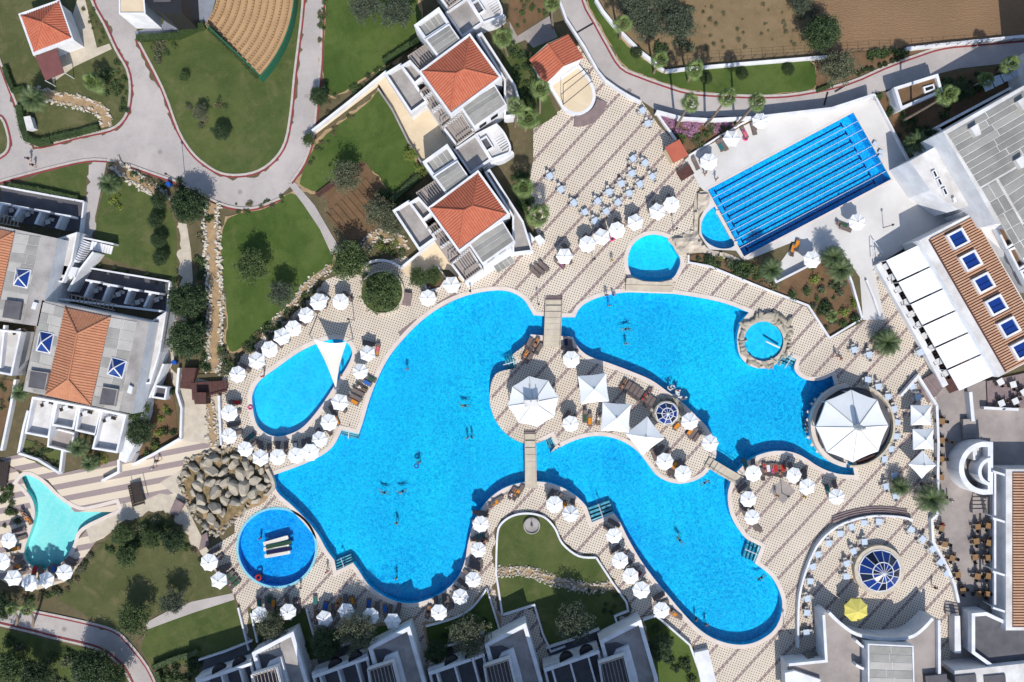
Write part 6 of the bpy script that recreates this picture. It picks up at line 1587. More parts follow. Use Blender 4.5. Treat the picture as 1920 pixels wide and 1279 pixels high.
# ------------------------------------------------------------------ parasols in rows
def ground_px(px, py, z):
    """pixel seen at height z -> the pixel of the foot below it"""
    k = 1 - z/H; return (CX + (px-CX)*k, CY + (py-CY)*k)
LOUNGE = []                                    # (px, py, head angle, row)
def parasol_row(pts, where, axis, feet=None, colour='white', n2=2):
    """axis: 'left' or 'top' - the end the row is counted from; feet: direction the loungers' feet point (degrees), one or one each"""
    key = (lambda p: p[0]) if axis == 'left' else ((lambda p: -p[0]) if axis == 'right' else (lambda p: p[1]))
    pts = sorted(pts, key=key)
    for i, (x, y) in enumerate(pts):
        p = W(x, y, 2.2); p.z = 0
        o = copy_tree(random.choice(PAR), p, random.uniform(0, .8), random.uniform(1.03, 1.12))
        if random.random() < .55: o.rotation_euler = (R(random.uniform(-7, 7)), R(random.uniform(-7, 7)), o.rotation_euler.z)
        only = len(pts) == 1
        tag(o, (f'white parasol {where}' if only else f'{ORD[i]} white parasol from the {axis} {where}'), 'parasol', 'white parasols')
        if feet is None: continue
        f_ = feet[i] if isinstance(feet, (list, tuple)) else feet
        if f_ is None: continue
        d = Vector((math.cos(R(f_)), math.sin(R(f_)), 0)); s_ = Vector((-d.y, d.x, 0))
        for k in range(n2):
            q = p + s_*(.62*(1 if k else -1) + random.uniform(-.08, .08)) + d*random.uniform(-.1, .35) + Vector((-.05, .85, 0))*random.uniform(.5, 1.0)
            LOUNGE.append((q, f_ + random.uniform(-6, 6), where))
parasol_row([(1059,477),(1101,458),(1130,443),(1159,429),(1189,416),(1231,396),(1259,382)], 'in the row below the cafe tables', 'left', -45)
parasol_row([(1332,303),(1370,260),(1427,229)], 'along the lap pool upper edge', 'left', [-60, -60, -60])
parasol_row([(1606,417)], 'alone below the right end of the lap pool', 'left', None)
parasol_row([(1522,487)], 'beside the orange loungers below the lap pool', 'left', None)
parasol_row([(847,534),(800,558)], 'at the foot of the lower villa', 'left', [-60, -70])
parasol_row([(639,566),(599,568),(576,591),(551,612),(529,631),(506,655),(482,676),(446,702)], 'in the row above the oblong pool', 'left', -40)
parasol_row([(429,775),(432,816),(462,840)], 'left of the oblong pool', 'top', [0, 10, 40])
parasol_row([(489,858),(521,857),(555,853),(581,845),(603,824),(617,792),(635,753),(679,698),(689,663)], 'between oblong pool and main pool', 'left', [90, 85, 90, 100, 130, None, None, None, 170])
parasol_row([(1071,674)], 'near the upper footbridge on the island', 'left', 60)
parasol_row([(1072,792)], 'right of the eight sided island tent', 'left', -120)
parasol_row([(1293,792),(1331,831)], 'at the right tip of the island', 'left', None)
parasol_row([(1246,865),(1280,888)], 'at the lower tip of the island', 'left', [50, 130])
parasol_row([(1414,885),(1403,936),(1409,969)], 'right of the right footbridge', 'top', [100, 40, -60])
parasol_row([(1485,892),(1511,910),(1570,932)], 'on the deck below the pool bar', 'left', [100, 100, 110])
parasol_row([(1041,945),(1070,967),(1152,1001),(1160,1051),(1182,1080),(1201,1106),(1240,1144)], 'on the deck above the garden lawn', 'left', [60, 100, 150, 40, 30, 40, 30])
parasol_row([(900,983),(897,1031),(887,1087),(863,1119),(825,1147)], 'left of the garden lawn', 'top', [170, 190, 150, 140, 100])
parasol_row([(736,1165),(695,1155),(650,1146),(611,1160),(539,1148),(487,1152)], 'in the row above the lower hotel', 'left', [100, 95, 85, 90, 90, 85])
parasol_row([(393,1054),(411,1088)], 'left of the round blue pool', 'top', [30, 20])
parasol_row([(19,1014),(9,1053),(23,1083),(57,1093),(89,1089),(119,1074)], 'round the turquoise lagoon', 'left', [10, 20, 40, 80, 100, 150])
for (x, y, rz, sc, i, lab) in ((1113,729,6,1.0,1,'largest square white tent left of the island loungers'), (1155,783,-4,1.0,1,'square white tent in the middle of the island'), (1210,818,38,.98,1,'square white tent turned on its corner on the island'),
                            (1729,779,0,1.0,0,'top one of the three square parasols by the right wall'), (1733,824,1,1.02,0,'middle one of the three square parasols by the right wall'), (1732,872,43,.98,0,'lowest square parasol by the right wall, turned on its corner')):
    p = W(x, y, 2.8); p.z = 0; tag(copy_tree(SQP[i], p, R(rz), sc), lab, 'parasol', 'square parasols')
p = thing('cantilever_parasol', 'pale yellow eight sided parasol by the dome terrace', 'parasol', at(1605, 1144, 2.4)); c0 = Vector(p.location)
cm = canopy_mesh(8, 1.85, 2.4, 3.05, .05, .14, .39); cm.v = [(x+c0.x, y+c0.y, z) for x, y, z in cm.v]; cm.build('canopy', M['yellow'], p)
MB().tube(c0, c0 + Vector((0, 0, 3.1)), .05, n=6).build('pole', M['metal'], p); MB().box(tuple(c0 + Vector((0, 0, .06))), (.9, .9, .12)).build('base', M['dark'], p)

# ------------------------------------------------------------------ sun loungers
EXPL = {  # where: [(px, py, feet direction, towel colour)]
 'on the upper deck above the main pool': [(1003,510,-42,None),(1011,505,-42,None),(1019,499,-42,None),(1049,494,-42,'purplec'),(1062,486,-42,None)],
 'along the lap pool upper edge': [(1304,306,-65,None),(1350,272,-62,None),(1357,270,-62,None),(1395,247,-62,'pink'),(1413,240,-75,None)],
 'below the lap pool': [(1486,470,75,'orange'),(1494,461,75,'orange'),(1579,421,-20,None),(1584,428,-20,None)],
 'between oblong pool and main pool': [(693,709,-28,None),(685,716,-28,None),(677,727,-28,'green'),(671,735,-28,None),(667,745,-28,None),(661,752,-28,'orange'),(630,786,-70,'orange'),(624,771,-60,None),(708,655,-100,'orange'),(640,764,-45,None)],
 'beside the upper footbridge on the island': [(991,645,65,None),(998,650,62,None),(1004,644,62,'orange'),(985,665,60,'orange'),(992,672,55,None),(1010,655,60,None),(1062,645,100,None),(1070,650,100,None)],
 'between island tents and glass dome': [(1168,722,62,None),(1176,727,60,None),(1184,731,60,None),(1191,736,60,None),(1198,741,60,None),(1207,748,60,'red'),(1214,752,60,None),(1221,757,60,None),(1214,740,60,'navy')],
 'left of the middle island tent': [(1097,780,-92,'green'),(1106,786,-92,None),(1122,784,-95,'green')],
 'at the right tip of the island': [(1272,796,-130,'orange'),(1278,790,-130,None),(1300,812,-125,None),(1308,817,-125,None),(1296,806,-125,None)],
 'at the lower tip of the island': [(1226,852,-70,None),(1232,846,-70,None),(1258,882,60,None),(1263,876,60,None),(1267,886,60,None)],
 'on the deck below the pool bar': [(1434,880,95,'red'),(1441,882,95,'whitec'),(1448,881,95,None),(1455,882,95,'red'),(1462,884,95,None),(1470,882,95,None),(1430,890,95,None)],
 'at the lower right pool edge': [(1413,984,-55,None),(1420,988,-50,None),(1396,948,-80,None)],
 'left of the garden lawn': [(905,965,170,None),(904,1005,190,'teal'),(906,1014,190,'orange'),(893,1052,170,None),(895,1060,170,None),(803,1148,78,None),(843,1130,120,None),(925,945,30,'orange'),(932,938,30,None),(960,925,60,None),(968,928,60,'orange'),(975,921,60,None)],
 'in the row above the lower hotel': [(591,1130,92,'teal'),(593,1158,92,None),(633,1132,70,'orange'),(662,1130,110,'orange'),(560,1138,95,None),(505,1128,85,'green'),(512,1135,85,None),(722,1145,95,None)],
 'left of the round blue pool': [(434,1088,40,'green'),(428,1080,40,None),(440,1096,40,'green'),(422,1068,40,None)],
 'on the lower right edge of the pool': [(1260,1148,-40,None),(1268,1152,-40,None)],
 'round the turquoise lagoon': [(45,965,-60,'orange'),(52,972,-60,'orange'),(28,1063,10,'orange'),(75,1075,90,None),(100,1070,95,None),(130,1058,150,None)],
}
CNT = {}
def lounger(q, f_, where, towel=None):
    CNT.setdefault(where, []).append((q, f_, towel))
for q, f_, w in LOUNGE: lounger(q, f_, w)
for w, L in EXPL.items():
    for x, y, f_, t in L: lounger(W(x, y, .35)*Vector((1, 1, 0)) if False else Vector((W(x, y, .35).x, W(x, y, .35).y, 0)), f_, w, t)
TOWEL = MB().box((0, -.30, .39), (.50, 1.0, .025))
TOWELM = {}
for w, L in CNT.items():
    vert = max(l[0].y for l in L) - min(l[0].y for l in L) > max(l[0].x for l in L) - min(l[0].x for l in L)
    L.sort(key=(lambda l: -l[0].y) if vert else (lambda l: l[0].x))
    for i, (q, f_, t) in enumerate(L):
        o = copy_tree(LO, q, R(f_ + 90), random.uniform(.97, 1.03)); n_ = ORD[min(i, len(ORD)-1)]
        tag(o, (f'{n_} taupe lounger from the {"top" if vert else "left"} {w}' if len(L) > 1 else f'taupe lounger {w}'), 'sun lounger', 'sun loungers')
        if t is None and random.random() < .16: t = random.choice(('teal', 'orange', 'whitec', 'navy', 'green', 'red', 'blue'))
        if t:
            if t not in TOWELM: TOWELM[t] = TOWEL.mesh('towel', M[t])
            tw = link('towel', TOWELM[t], None, tuple(q), R(f_ + 90)); cn = {'whitec': 'white', 'purplec': 'purple', 'yellowc': 'yellow'}.get(t, t)
            tag(tw, f'{cn} towel on {n_} lounger from the {"top" if vert else "left"} {w}', 'towel', 'towels')

# ------------------------------------------------------------------ tables and chairs
def table_set(pts, where, proto_, chair, colour, rot=45, nch=4, axis='left', par=None):
    pts = sorted(pts, key=(lambda p: p[0]) if axis == 'left' else (lambda p: p[1]))
    for i, (x, y) in enumerate(pts):
        p = W(x, y, .74); p.z = .45 if 'awning' in where else (.3 if 'brown floored' in where else 0.02); a = R(rot + random.uniform(-14, 14))
        tag(copy_tree(proto_, p, a, random.uniform(.95, 1.05)), f'{ORD[i]} {colour} table from the {axis} {where}', 'table', 'tables ' + where)
        dirs = [0, 90, 180, 270]; random.shuffle(dirs)
        for k, d in enumerate(sorted(dirs[:nch])):
            if random.random() < .08: continue
            t = a + R(d); r_ = random.uniform(.52, .75)
            o = link('chair', chair, None, (p.x + math.cos(t)*r_, p.y + math.sin(t)*r_, p.z), t - math.pi/2 + random.uniform(-.2, .2)); o.name = 'chair'
            sd = ('right', 'upper', 'left', 'lower')[int(((math.degrees(t) + 45) % 360)//90)]
            tag(o, f'{sd} {"dark rattan" if chair is CH_D else "white wire"} chair at the {ORD[i]} table from the {axis} {where}', 'chair', f'chairs {where} {i}')
table_set([(1205,207),(1215,231),(1187,297),(1210,305),(1031,330),(1052,355),(1076,380),(1097,397),(1116,414),(1121,377),(1137,396),(1142,360),(1159,379),(1165,344),(1180,362),(1185,325),(1200,345),(1223,331)], 'below the stage', TAB_BLUE, CH_W, 'pale blue', 30, 4)
table_set([(1627,712),(1647,725),(1665,744),(1677,767),(1682,792),(1681,818),(1671,842),(1659,861),(1677,892),(1662,912),(1679,930)], 'right of the pool bar', TAB_BLUE, CH_W, 'pale blue', 0, 3, 'top')
table_set([(1711,725),(1722,745),(1725,661),(1630,665),(1602,656)], 'near the restaurant steps', TAB_BLUE, CH_W, 'pale blue', 20, 4)
table_set([(1597,988),(1620,981),(1648,978),(1575,1001),(1554,1019),(1534,1040),(1524,1063),(1519,1090),(1514,1123),(1513,1149),(1512,1186)], 'along the curved wall', TAB_BLUE, CH_W, 'pale blue', 10, 3, 'top')
table_set([(1621,1016),(1600,1034),(1588,1057),(1587,1081)], 'close to the glass dome', TAB_BLUE, CH_W, 'pale blue', 10, 3, 'top')
table_set([(1709,993),(1730,1011),(1749,1030),(1764,1054),(1776,1076)], 'right of the glass dome', TAB_BLUE, CH_W, 'pale blue', 40, 3)
table_set([(1766,790),(1766,826),(1765,861),(1765,895),(1765,930),(1766,991),(1772,1021),(1786,1047),(1797,1078),(1806,1108)], 'behind the deck wall', TAB_TAN, CH_D, 'tan', 0, 4, 'top')
table_set([(1834,988),(1831,1015),(1829,1045),(1833,1081),(1835,1114)], 'in the inner court row', TAB_TAN, CH_D, 'tan', 0, 4, 'top')
table_set([(1854,986),(1855,1018),(1852,1046),(1854,1080),(1851,1114)], 'beside the veranda', TAB_TAN, CH_D, 'tan', 0, 4, 'top')
table_set([(1874,716),(1898,721),(1876,756),(1902,752),(1918,735)], 'on the brown floored terrace', TAB_WHITE, CH_D, 'white', 20, 4)
table_set([(1659,500),(1672,519),(1684,542),(1697,566),(1709,588),(1721,608),(1732,629),(1745,652),(1759,677),(1771,699)], 'under the awning edge', TAB_WHITE, CH_D, 'white', 30, 3, 'top')
for k, (x, y, lab) in enumerate(((560,700,None),)): pass
# balcony furniture of the left hotel and villas
for i, (x, y, z, c_) in enumerate(((92,757,3.12,'left balcony'),(128,765,3.12,'second balcony'),(164,775,3.12,'third balcony'),(208,786,3.12,'right balcony'),(40,622,3.12,'far left balcony'))):
    p = W(x, y, z); tag(copy_tree(TAB_WHITE, p, .3, .8), f'small white table on the {c_} of the left hotel', 'table', 'balcony tables')
    for s_ in (-1, 1): tag(link('chair', CH_D, None, (p.x + .75*s_, p.y + .2*s_, z), 1.2*s_), f'{"right" if s_ > 0 else "left"} dark chair on the {c_} of the left hotel', 'chair', f'balcony chairs {i}')
for i, (x, y, l) in enumerate(((22,394,'first'),(52,402,'second'),(90,416,'third'),(180,545,'fourth'),(222,552,'fifth'),(258,567,'sixth'),(294,562,'seventh'))):
    p = W(x, y, .7); p.z = .26; tag(copy_tree(TAB_WHITE, p, .3, .75), f'{l} small white table on the shaded hotel terraces from the left', 'table', 'terrace tables')
    for s_ in (-1, 1): tag(link('chair', CH_W, None, (p.x + .7*s_, p.y + .3*s_, .26), 1.4*s_), f'{"right" if s_ > 0 else "left"} white chair at the {l} table on the shaded hotel terraces', 'chair', f'terrace chairs {i}')

# ------------------------------------------------------------------ trees, palms, shrubs, hedges
for x, y, r_, k, l in (
 (355,386,34,'dark','dark round evergreen at the upper end of the dry stream'), (350,563,35,'dark','dark round evergreen beside the stone path, upper of two'), (352,634,37,'dark','dark round evergreen beside the stone path, lower of two'),
 (470,500,31,'mid','rounded tree in the middle of the lawn by the dry stream'), (527,548,26,'grey','grey green tree at the lower edge of the lawn by the dry stream'), (655,490,37,'mid','bushy tree between footpath and round planter'),
 (714,546,38,'mid','wide tree filling the round planter'), (648,332,31,'olive','olive tree at the timber benches above the vegetable plot'), (712,398,32,'olive','olive tree right of the vegetable plot'), (738,425,24,'olive','smaller olive tree beside the lower villa'),
 (745,24,34,'grey','grey olive tree on the square lawn, right of two'), (682,16,32,'grey','grey olive tree on the square lawn, left of two'), (1188,18,36,'grey','grey green pine at the edge of the dry field, leftmost'), (1216,50,32,'grey','grey green pine beside the white road wall'),
 (1268,50,35,'grey','grey green pine standing right of the others in the dry field'), (1250,10,26,'grey','grey green pine at the top edge of the dry field'), (1574,128,34,'olive','olive tree overhanging the curved road'), (1540,62,34,'dark','dark leafy tree between dry field and ploughed field'),
 (1500,10,20,'grey','pale shrubby tree at the top edge by the ploughed field'), (510,1176,29,'olive','olive tree in the first shaded bed of the lower hotel'), (668,1184,38,'olive','olive tree in front of the second hotel unit'), (880,1192,40,'olive','olive tree on the shaded triangular lawn'),
 (1072,1166,38,'grey','large grey green tree in the garden lawn'), (248,1162,31,'mid','dense tree beside the pale footpath'), (326,1128,25,'grey','grey tree overhanging the pale footpath'), (238,1042,22,'mid','bushy tree in the middle of the dry lawn'),
 (285,1010,20,'mid','bushy tree near the stone path by the lagoon'), (172,1252,36,'dark','dark tree at the bottom edge left of the road'), (215,1268,28,'mid','green tree at the bottom edge beside the road'), (-2,1136,28,'dark','dark tree at the left edge above the lower road'),
 (70,1262,30,'dark','dark tree in the lower left corner'), (20,1250,34,'mid','green tree at the lower left corner'), (610,1205,30,'dark','dark tree wedged before the second hotel unit'), (818,1222,22,'dark','dark tree at the left corner of the triangular lawn'),
 (376,210,16,'olive','small sparse tree on the wedge shaped lawn, upper'), (415,248,16,'dark','small dark tree on the wedge shaped lawn, lower'), (345,145,10,'mid','tiny tree near the top of the wedge shaped lawn'), (298,375,16,'dark','first small evergreen in the column beside the stone path'),
 (292,412,15,'dark','second small evergreen in the column beside the stone path'), (296,450,15,'dark','third small evergreen in the column beside the stone path'), (300,484,15,'dark','fourth small evergreen in the column beside the stone path'), (770,290,14,'bright','bright yellow green tree at the villa terrace, upper'),
 (790,318,13,'bright','bright yellow green tree at the villa terrace, lower'), (598,180,18,'dark','dark bush tree at the road end of the cream path'), (578,262,13,'mid','small leafy tree at the lower road kerb'), (785,520,20,'mid','leafy tree beside the garden steps'), (812,518,18,'mid','leafy tree in the square planter'),
 (255,770,26,'mid','leafy tree at the right end of the left hotel'), (262,808,26,'dark','dark leafy tree below the left hotel wing'), (1238,1215,24,'dark','dark tree in the narrow lawn by the hotel'),
 (1740,262,22,'dark','dark tree in the shade beside the annexe'), (1800,172,20,'dark','dark tree in the shade above the hall'), (700,5,14,'grey','small grey tree at the top edge of the square lawn'), (230,1000,22,'mid','leafy tree above the dry lawn'), (325,1010,22,'dark','dark tree beside the stairs to the round pool')):
    tree(x, y, r_, k, l)
for b_, c_, h_, l, kind, sc in (
 ((1162,73),(1168,44),7.5,'palm by the white wall at the bend of the curved road','fan',1.0), ((1226,137),(1238,110),7.0,'palm at the corner of the two white walls','fan',1.0), ((1290,152),(1302,130),6.5,'palm on the roadside lawn','fan',1.05),
 ((1267,240),(1294,193),10.0,'left one of three tall palms in the pink flowers','fan',1.0), ((1322,237),(1365,182),10.5,'middle one of three tall palms in the pink flowers','fan',1.0), ((1377,238),(1420,190),10.0,'right one of three tall palms in the pink flowers','fan',1.0),
 ((1690,228),(1777,177),11.0,'tall palm leaning over the small brown roof','fan',1.15), ((1012,212),(1014,166),8.0,'palm left of the round stage','fan',1.15), ((966,238),(968,198),7.0,'palm beside the upper villa stair tower','fan',1.0),
 ((952,105),(944,70),7.0,'palm at the upper right of the upper villa','fan',1.1), ((1037,52),(1035,3),8.0,'palm at the top edge beside the road','fan',1.0), ((985,245),(990,222),4.0,'short palm at the corner of the deck by the upper villa','fan',1.3),
 ((985,370),(982,352),4.5,'short palm above another one beside the lower villa','fan',1.2), ((1008,420),(1010,404),4.0,'short palm at the right corner of the lower villa','fan',1.35), ((1655,641),(1662,642),1.6,'wide date palm on the deck before the restaurant','date',1.1),
 ((1735,925),(1745,935),2.6,'wide date palm beside the lowest square parasol','date',1.15), ((1684,908),(1688,912),1.6,'date palm left of the square parasols','date',.75), ((1568,492),(1575,505),3.0,'date palm in the planting bed, right','date',1.0), ((1555,478),(1562,482),3.0,'date palm at the corner of the planting bed','date',.9),
 ((1440,500),(1446,505),3.0,'date palm at the left side of the planting bed','date',.9), ((70,192),(62,186),3.0,'date palm beside the hedge of the kiosk garden','date',1.0), ((178,160),(174,154),3.0,'pale fan palm on the kiosk lawn','fan',1.2),
 ((206,352),(205,345),2.6,'date palm beside the path to the hotel stairs','date',.8), ((150,845),(148,838),3.0,'date palm in the hotel garden','date',.8), ((165,872),(168,868),2.5,'short palm above the striped paving','date',.7), ((45,745),(38,735),3.5,'palm at the corner of the left hotel balcony','date',.7),
 ((60,1175),(52,1142),6.0,'thin palm on the lower left road edge','fan',.8), ((30,1172),(22,1142),6.0,'thin palm at the far left of the lower road','fan',.7), ((1868,138),(1895,120),6.5,'palm in the top right shade','fan',1.0), ((1832,160),(1850,148),4.0,'short palm before the glazed canopy','fan',.9),
 ((1712,275),(1718,268),3.0,'palm in the shade beside the annexe','date',.9), ((1545,585),(1560,592),1.0,'low green palm at the tip of the planting bed','fan',.7)):
    palm(b_, c_, h_, l, kind, sc)
SCAT = []
def scatter(poly, n, kinds, rng, label, group, seed, z=0.0, avoid=()):
    rnd = Rnd(seed); xs = [p[0] for p in poly]; ys = [p[1] for p in poly]; k = 0; tries = 0
    while k < n and tries < n*30:
        tries += 1; x, y = rnd.uniform(min(xs), max(xs)), rnd.uniform(min(ys), max(ys))
        if inside((x, y), poly): k += 1; SCAT.append((rnd.uniform(*rng), x, y, rnd.choice(kinds), label))
BEDS = [
 (BED1, 44, ('mid','dry','olive','dark','bright'), (4, 14), 'low shrub in the planting bed below the lap pool'),
 ([(1300,482),(1390,492),(1445,505),(1440,530),(1340,495)], 22, ('mid','dark','olive'), (7, 13), 'dense shrub at the upper end of the planting bed'),
 ([(1240,214),(1285,222),(1330,224),(1300,255),(1262,252)], 30, ('pink',), (7, 11), 'pink flowering shrub below the tall palms, left part'),
 ([(1330,222),(1400,222),(1360,245),(1320,250)], 24, ('pink','mid'), (6, 10), 'pink flowering shrub below the tall palms, right part'),
 ([(1265,255),(1330,250),(1320,275),(1292,290)], 20, ('mid','dark','dry'), (6, 10), 'green shrub between pink flowers and lap pool'),
 ([(1645,180),(1690,168),(1700,215),(1752,250),(1740,285),(1706,298)], 36, ('mid','dark','dry'), (6, 12), 'shrub in the shaded bed behind the lap pool'),
 ([(1770,150),(1900,118),(1910,130),(1800,185),(1770,220)], 26, ('mid','dark'), (6, 12), 'shrub in the shade of the hall'),
 ([(1118,0),(1140,20),(1180,60),(1235,110),(1300,95),(1310,10)], 26, ('olive','dry','dark'), (6, 12), 'dry shrub under the pines'),
 ([(1310,10),(1530,5),(1530,95),(1310,100)], 40, ('dry',), (2.5, 6), 'tuft of dry grass in the brown field'),
 ([(1490,0),(1535,0),(1530,60),(1500,60)], 14, ('olive','dry'), (6, 11), 'pale shrub at the edge of the ploughed field'),
 ([(1620,95),(1705,90),(1700,100),(1630,108)], 18, ('hedge','mid'), (6, 9), 'green shrub below the ploughed field'),
 ([(256,740),(318,700),(332,815),(262,860)], 26, ('mid','dark','bright'), (5, 11), 'shrub in the bed at the foot of the left hotel'),
 ([(335,300),(345,370),(370,400),(400,400),(390,420),(365,420),(330,410)], 12, ('mid','dark'), (6, 10), 'shrub round the dark evergreen by the road'),
 ([(365,430),(382,430),(392,700),(370,700),(368,560)], 34, ('mid','dark','dry'), (5, 11), 'shrub along the left bank of the dry stream'),
 ([(410,640),(440,665),(500,610),(520,600),(440,690),(415,715)], 30, ('mid','dry','olive','dark'), (6, 11), 'shrub on the bank above the oblong pool'),
 ([(500,620),(545,575),(590,530),(615,520),(560,580),(500,640)], 26, ('mid','dry','olive'), (5, 9), 'shrub along the wall above the oblong pool'),
 ([(680,480),(710,445),(750,455),(770,485),(740,480)], 16, ('mid','olive','bright'), (5, 9), 'shrub in the soil beside the lower villa'),
 ([(700,350),(790,370),(800,440),(760,440),(735,400)], 26, ('mid','olive','bright','dark'), (6, 11), 'shrub beside the wall of the lower villa'),
 ([(955,70),(1000,110),(1000,200),(985,235),(960,160)], 30, ('mid','dark'), (6, 12), 'shrub between upper villa and deck'),
 ([(960,320),(990,330),(1000,380),(1000,430),(975,400)], 24, ('mid','dark'), (6, 11), 'shrub between lower villa and deck'),
 ([(965,0),(1030,0),(1025,25),(972,60)], 12, ('dry','mid'), (4, 8), 'shrub in the soil bed at the top'),
 ([(148,0),(172,0),(200,78),(185,82),(160,30)], 16, ('mid','dry'), (3, 5), 'small round shrub in the bed right of the kiosk'),
 ([(205,95),(232,125),(240,200),(225,225),(215,160)], 16, ('mid','dark'), (5, 8), 'shrub along the road edge of the kiosk garden'),
 ([(185,140),(215,110),(215,170),(195,180)], 7, ('dark','mid'), (8, 12), 'leafy shrub on the kiosk lawn'),
 ([(260,78),(300,75),(330,85),(310,120),(285,125)], 18, ('mid','olive','dry'), (5, 10), 'shrub at the top of the wedge shaped lawn'),
 ([(340,180),(400,170),(440,220),(410,270),(360,230)], 14, ('olive','mid','dry'), (4, 9), 'shrub in the middle of the wedge shaped lawn'),
 ([(600,0),(612,0),(606,130),(620,175),(650,160),(600,240),(592,200)], 26, ('mid','dark','dry'), (4, 8), 'shrub along the kerb west of the square lawn'),
 ([(650,165),(730,115),(740,122),(660,180)], 18, ('dark','mid'), (4, 8), 'shrub along the white wall of the square lawn'),
 ([(570,300),(590,270),(640,225),(700,185),(640,240),(580,310)], 18, ('dry','mid'), (3, 6), 'low shrub along the upper edge of the villa lawn'),
 ([(110,1105),(150,1060),(170,1040),(130,1110),(60,1130),(30,1125)], 24, ('dry','olive','mid'), (5, 10), 'dry shrub below the lagoon wall'),
 ([(175,1030),(300,965),(330,1000),(360,1040),(300,1030),(220,1040)], 40, ('mid','dark','olive'), (6, 13), 'shrub at the upper edge of the dry lawn'),
 ([(300,960),(320,970),(380,1050),(360,1050)], 14, ('mid','dry'), (5, 9), 'shrub beside the stone stairs'),
 ([(0,1200),(150,1225),(230,1290),(0,1290)], 34, ('mid','dark','olive'), (6, 14), 'shrub in the lower left corner lawn'),
 ([(285,1248),(370,1230),(372,1279),(300,1279)], 18, ('mid','dark'), (6, 12), 'shrub beside the lower left hotel wing'),
 ([(470,1150),(570,1150),(590,1225),(482,1225)], 16, ('dark','mid'), (5, 10), 'shrub in the first shaded bed'),
 ([(810,1180),(900,1150),(930,1185),(830,1228)], 12, ('dark',), (5, 9), 'shrub on the shaded triangular lawn'),
 ([(1090,1105),(1170,1110),(1170,1150),(1110,1160)], 12, ('dark','dry','mid'), (4, 8), 'shrub in the right corner of the garden lawn'),
 ([(1215,1165),(1250,1180),(1310,1279),(1260,1279)], 18, ('dark','mid'), (6, 11), 'shrub on the narrow lawn by the hotel'),
 ([(40,822),(110,845),(108,880),(60,862)], 16, ('mid','dry','dark'), (4, 9), 'shrub in the left hotel garden'),
 ([(152,835),(198,848),(195,870),(155,880)], 12, ('mid','dark','bright'), (5, 9), 'shrub in the right hotel garden'),
 ([(0,700),(25,716),(15,780),(0,820)], 10, ('dry','mid'), (4, 8), 'shrub at the left picture edge below the hotel'),
 ([(200,360),(220,350),(230,380),(215,400)], 8, ('mid','bright'), (5, 9), 'shrub beside the path to the hotel stairs'),
 ([(170,490),(330,528),(325,535),(180,505)], 18, ('mid','dark'), (4, 8), 'shrub along the shaded hotel terrace wall'),
 ([(440,380),(540,365),(545,375),(480,398),(430,405)], 14, ('dry','mid'), (3, 7), 'low shrub along the upper edge of the stream lawn'),
 ([(230,310),(330,350),(330,372),(240,330)], 12, ('mid','dark','dry'), (5, 10), 'shrub along the junction kerb'),
 ([(0,880),(20,900),(35,960),(30,1000),(0,990)], 16, ('dark','mid'), (5, 10), 'shrub left of the turquoise lagoon'),
 ([(680,515),(745,515),(748,575),(690,580)], 22, ('dark','mid','bright'), (5, 9), 'shrub under the tree in the round planter'),
]
for i, (poly, n, kinds, rng, lab) in enumerate(BEDS): scatter(poly, n, kinds, rng, lab, f'{lab} group', 100+i)
SCAT.sort(key=lambda q: -q[0]); BIGS = SCAT[:285]; byl = {}
for q in BIGS: byl.setdefault(q[4], []).append(q)
for lab, L in byl.items():
    L.sort(key=lambda q: q[1])
    for i, (r_, x, y, kd, _) in enumerate(L): shrub(x, y, r_, kd, lab if len(L) == 1 else f'{ORD[min(i, 28)]} from the left: {lab}', 'garden shrubs')
under = MB(); kinds_ = list(BUSH); srcs = {k: [([tuple(v.co) for v in m.vertices], [tuple(p.vertices) for p in m.polygons]) for m in BUSH[k]] for k in kinds_}
for r_, x, y, kd, _ in SCAT[285:]:
    V0, F0 = random.choice(srcs[kd]); s_ = r_*S/.72; a = random.uniform(0, 6.28); ca, sa = math.cos(a)*s_, math.sin(a)*s_; p = W(x, y, .4*s_)
    under.add([(p.x + vx*ca - vy*sa, p.y + vx*sa + vy*ca, vz*s_) for vx, vy, vz in V0], F0, kinds_.index(kd))
o = under.build('undergrowth', [M['leaf_' + k] for k in kinds_], None); tag(o, 'low undergrowth filling the beds between the larger shrubs', 'undergrowth', None, 'stuff')
for i, (x, y, r_) in enumerate(((1194,98,11),(1326,146,11),(1393,138,11),(1480,130,11))):
    o = copy_tree(TREES['clip'][0], W(x, y, .8)*Vector((1, 1, 0)) if False else Vector((W(x, y, .8).x, W(x, y, .8).y, -.35)), random.uniform(0, 6), r_*S/2.6); o.name = 'topiary_ball'; tag(o, f'{ORD[i]} clipped ball shrub from the left on the roadside lawn', 'shrub', 'clipped ball shrubs')
for i, (x, y) in enumerate(((1603,134),(1611,137),(1620,131),(1628,128),(1637,128),(1652,122),(1662,119),(1675,113),(1684,111),(1695,105))):
    o = copy_tree(TREES['clip'][0], Vector((W(x, y, .5).x, W(x, y, .5).y, -.15)), random.uniform(0, 6), 4.6*S/2.6); o.name = 'topiary_ball'; tag(o, f'{ORD[i]} small clipped shrub from the left along the curved road', 'shrub', 'small clipped roadside shrubs')
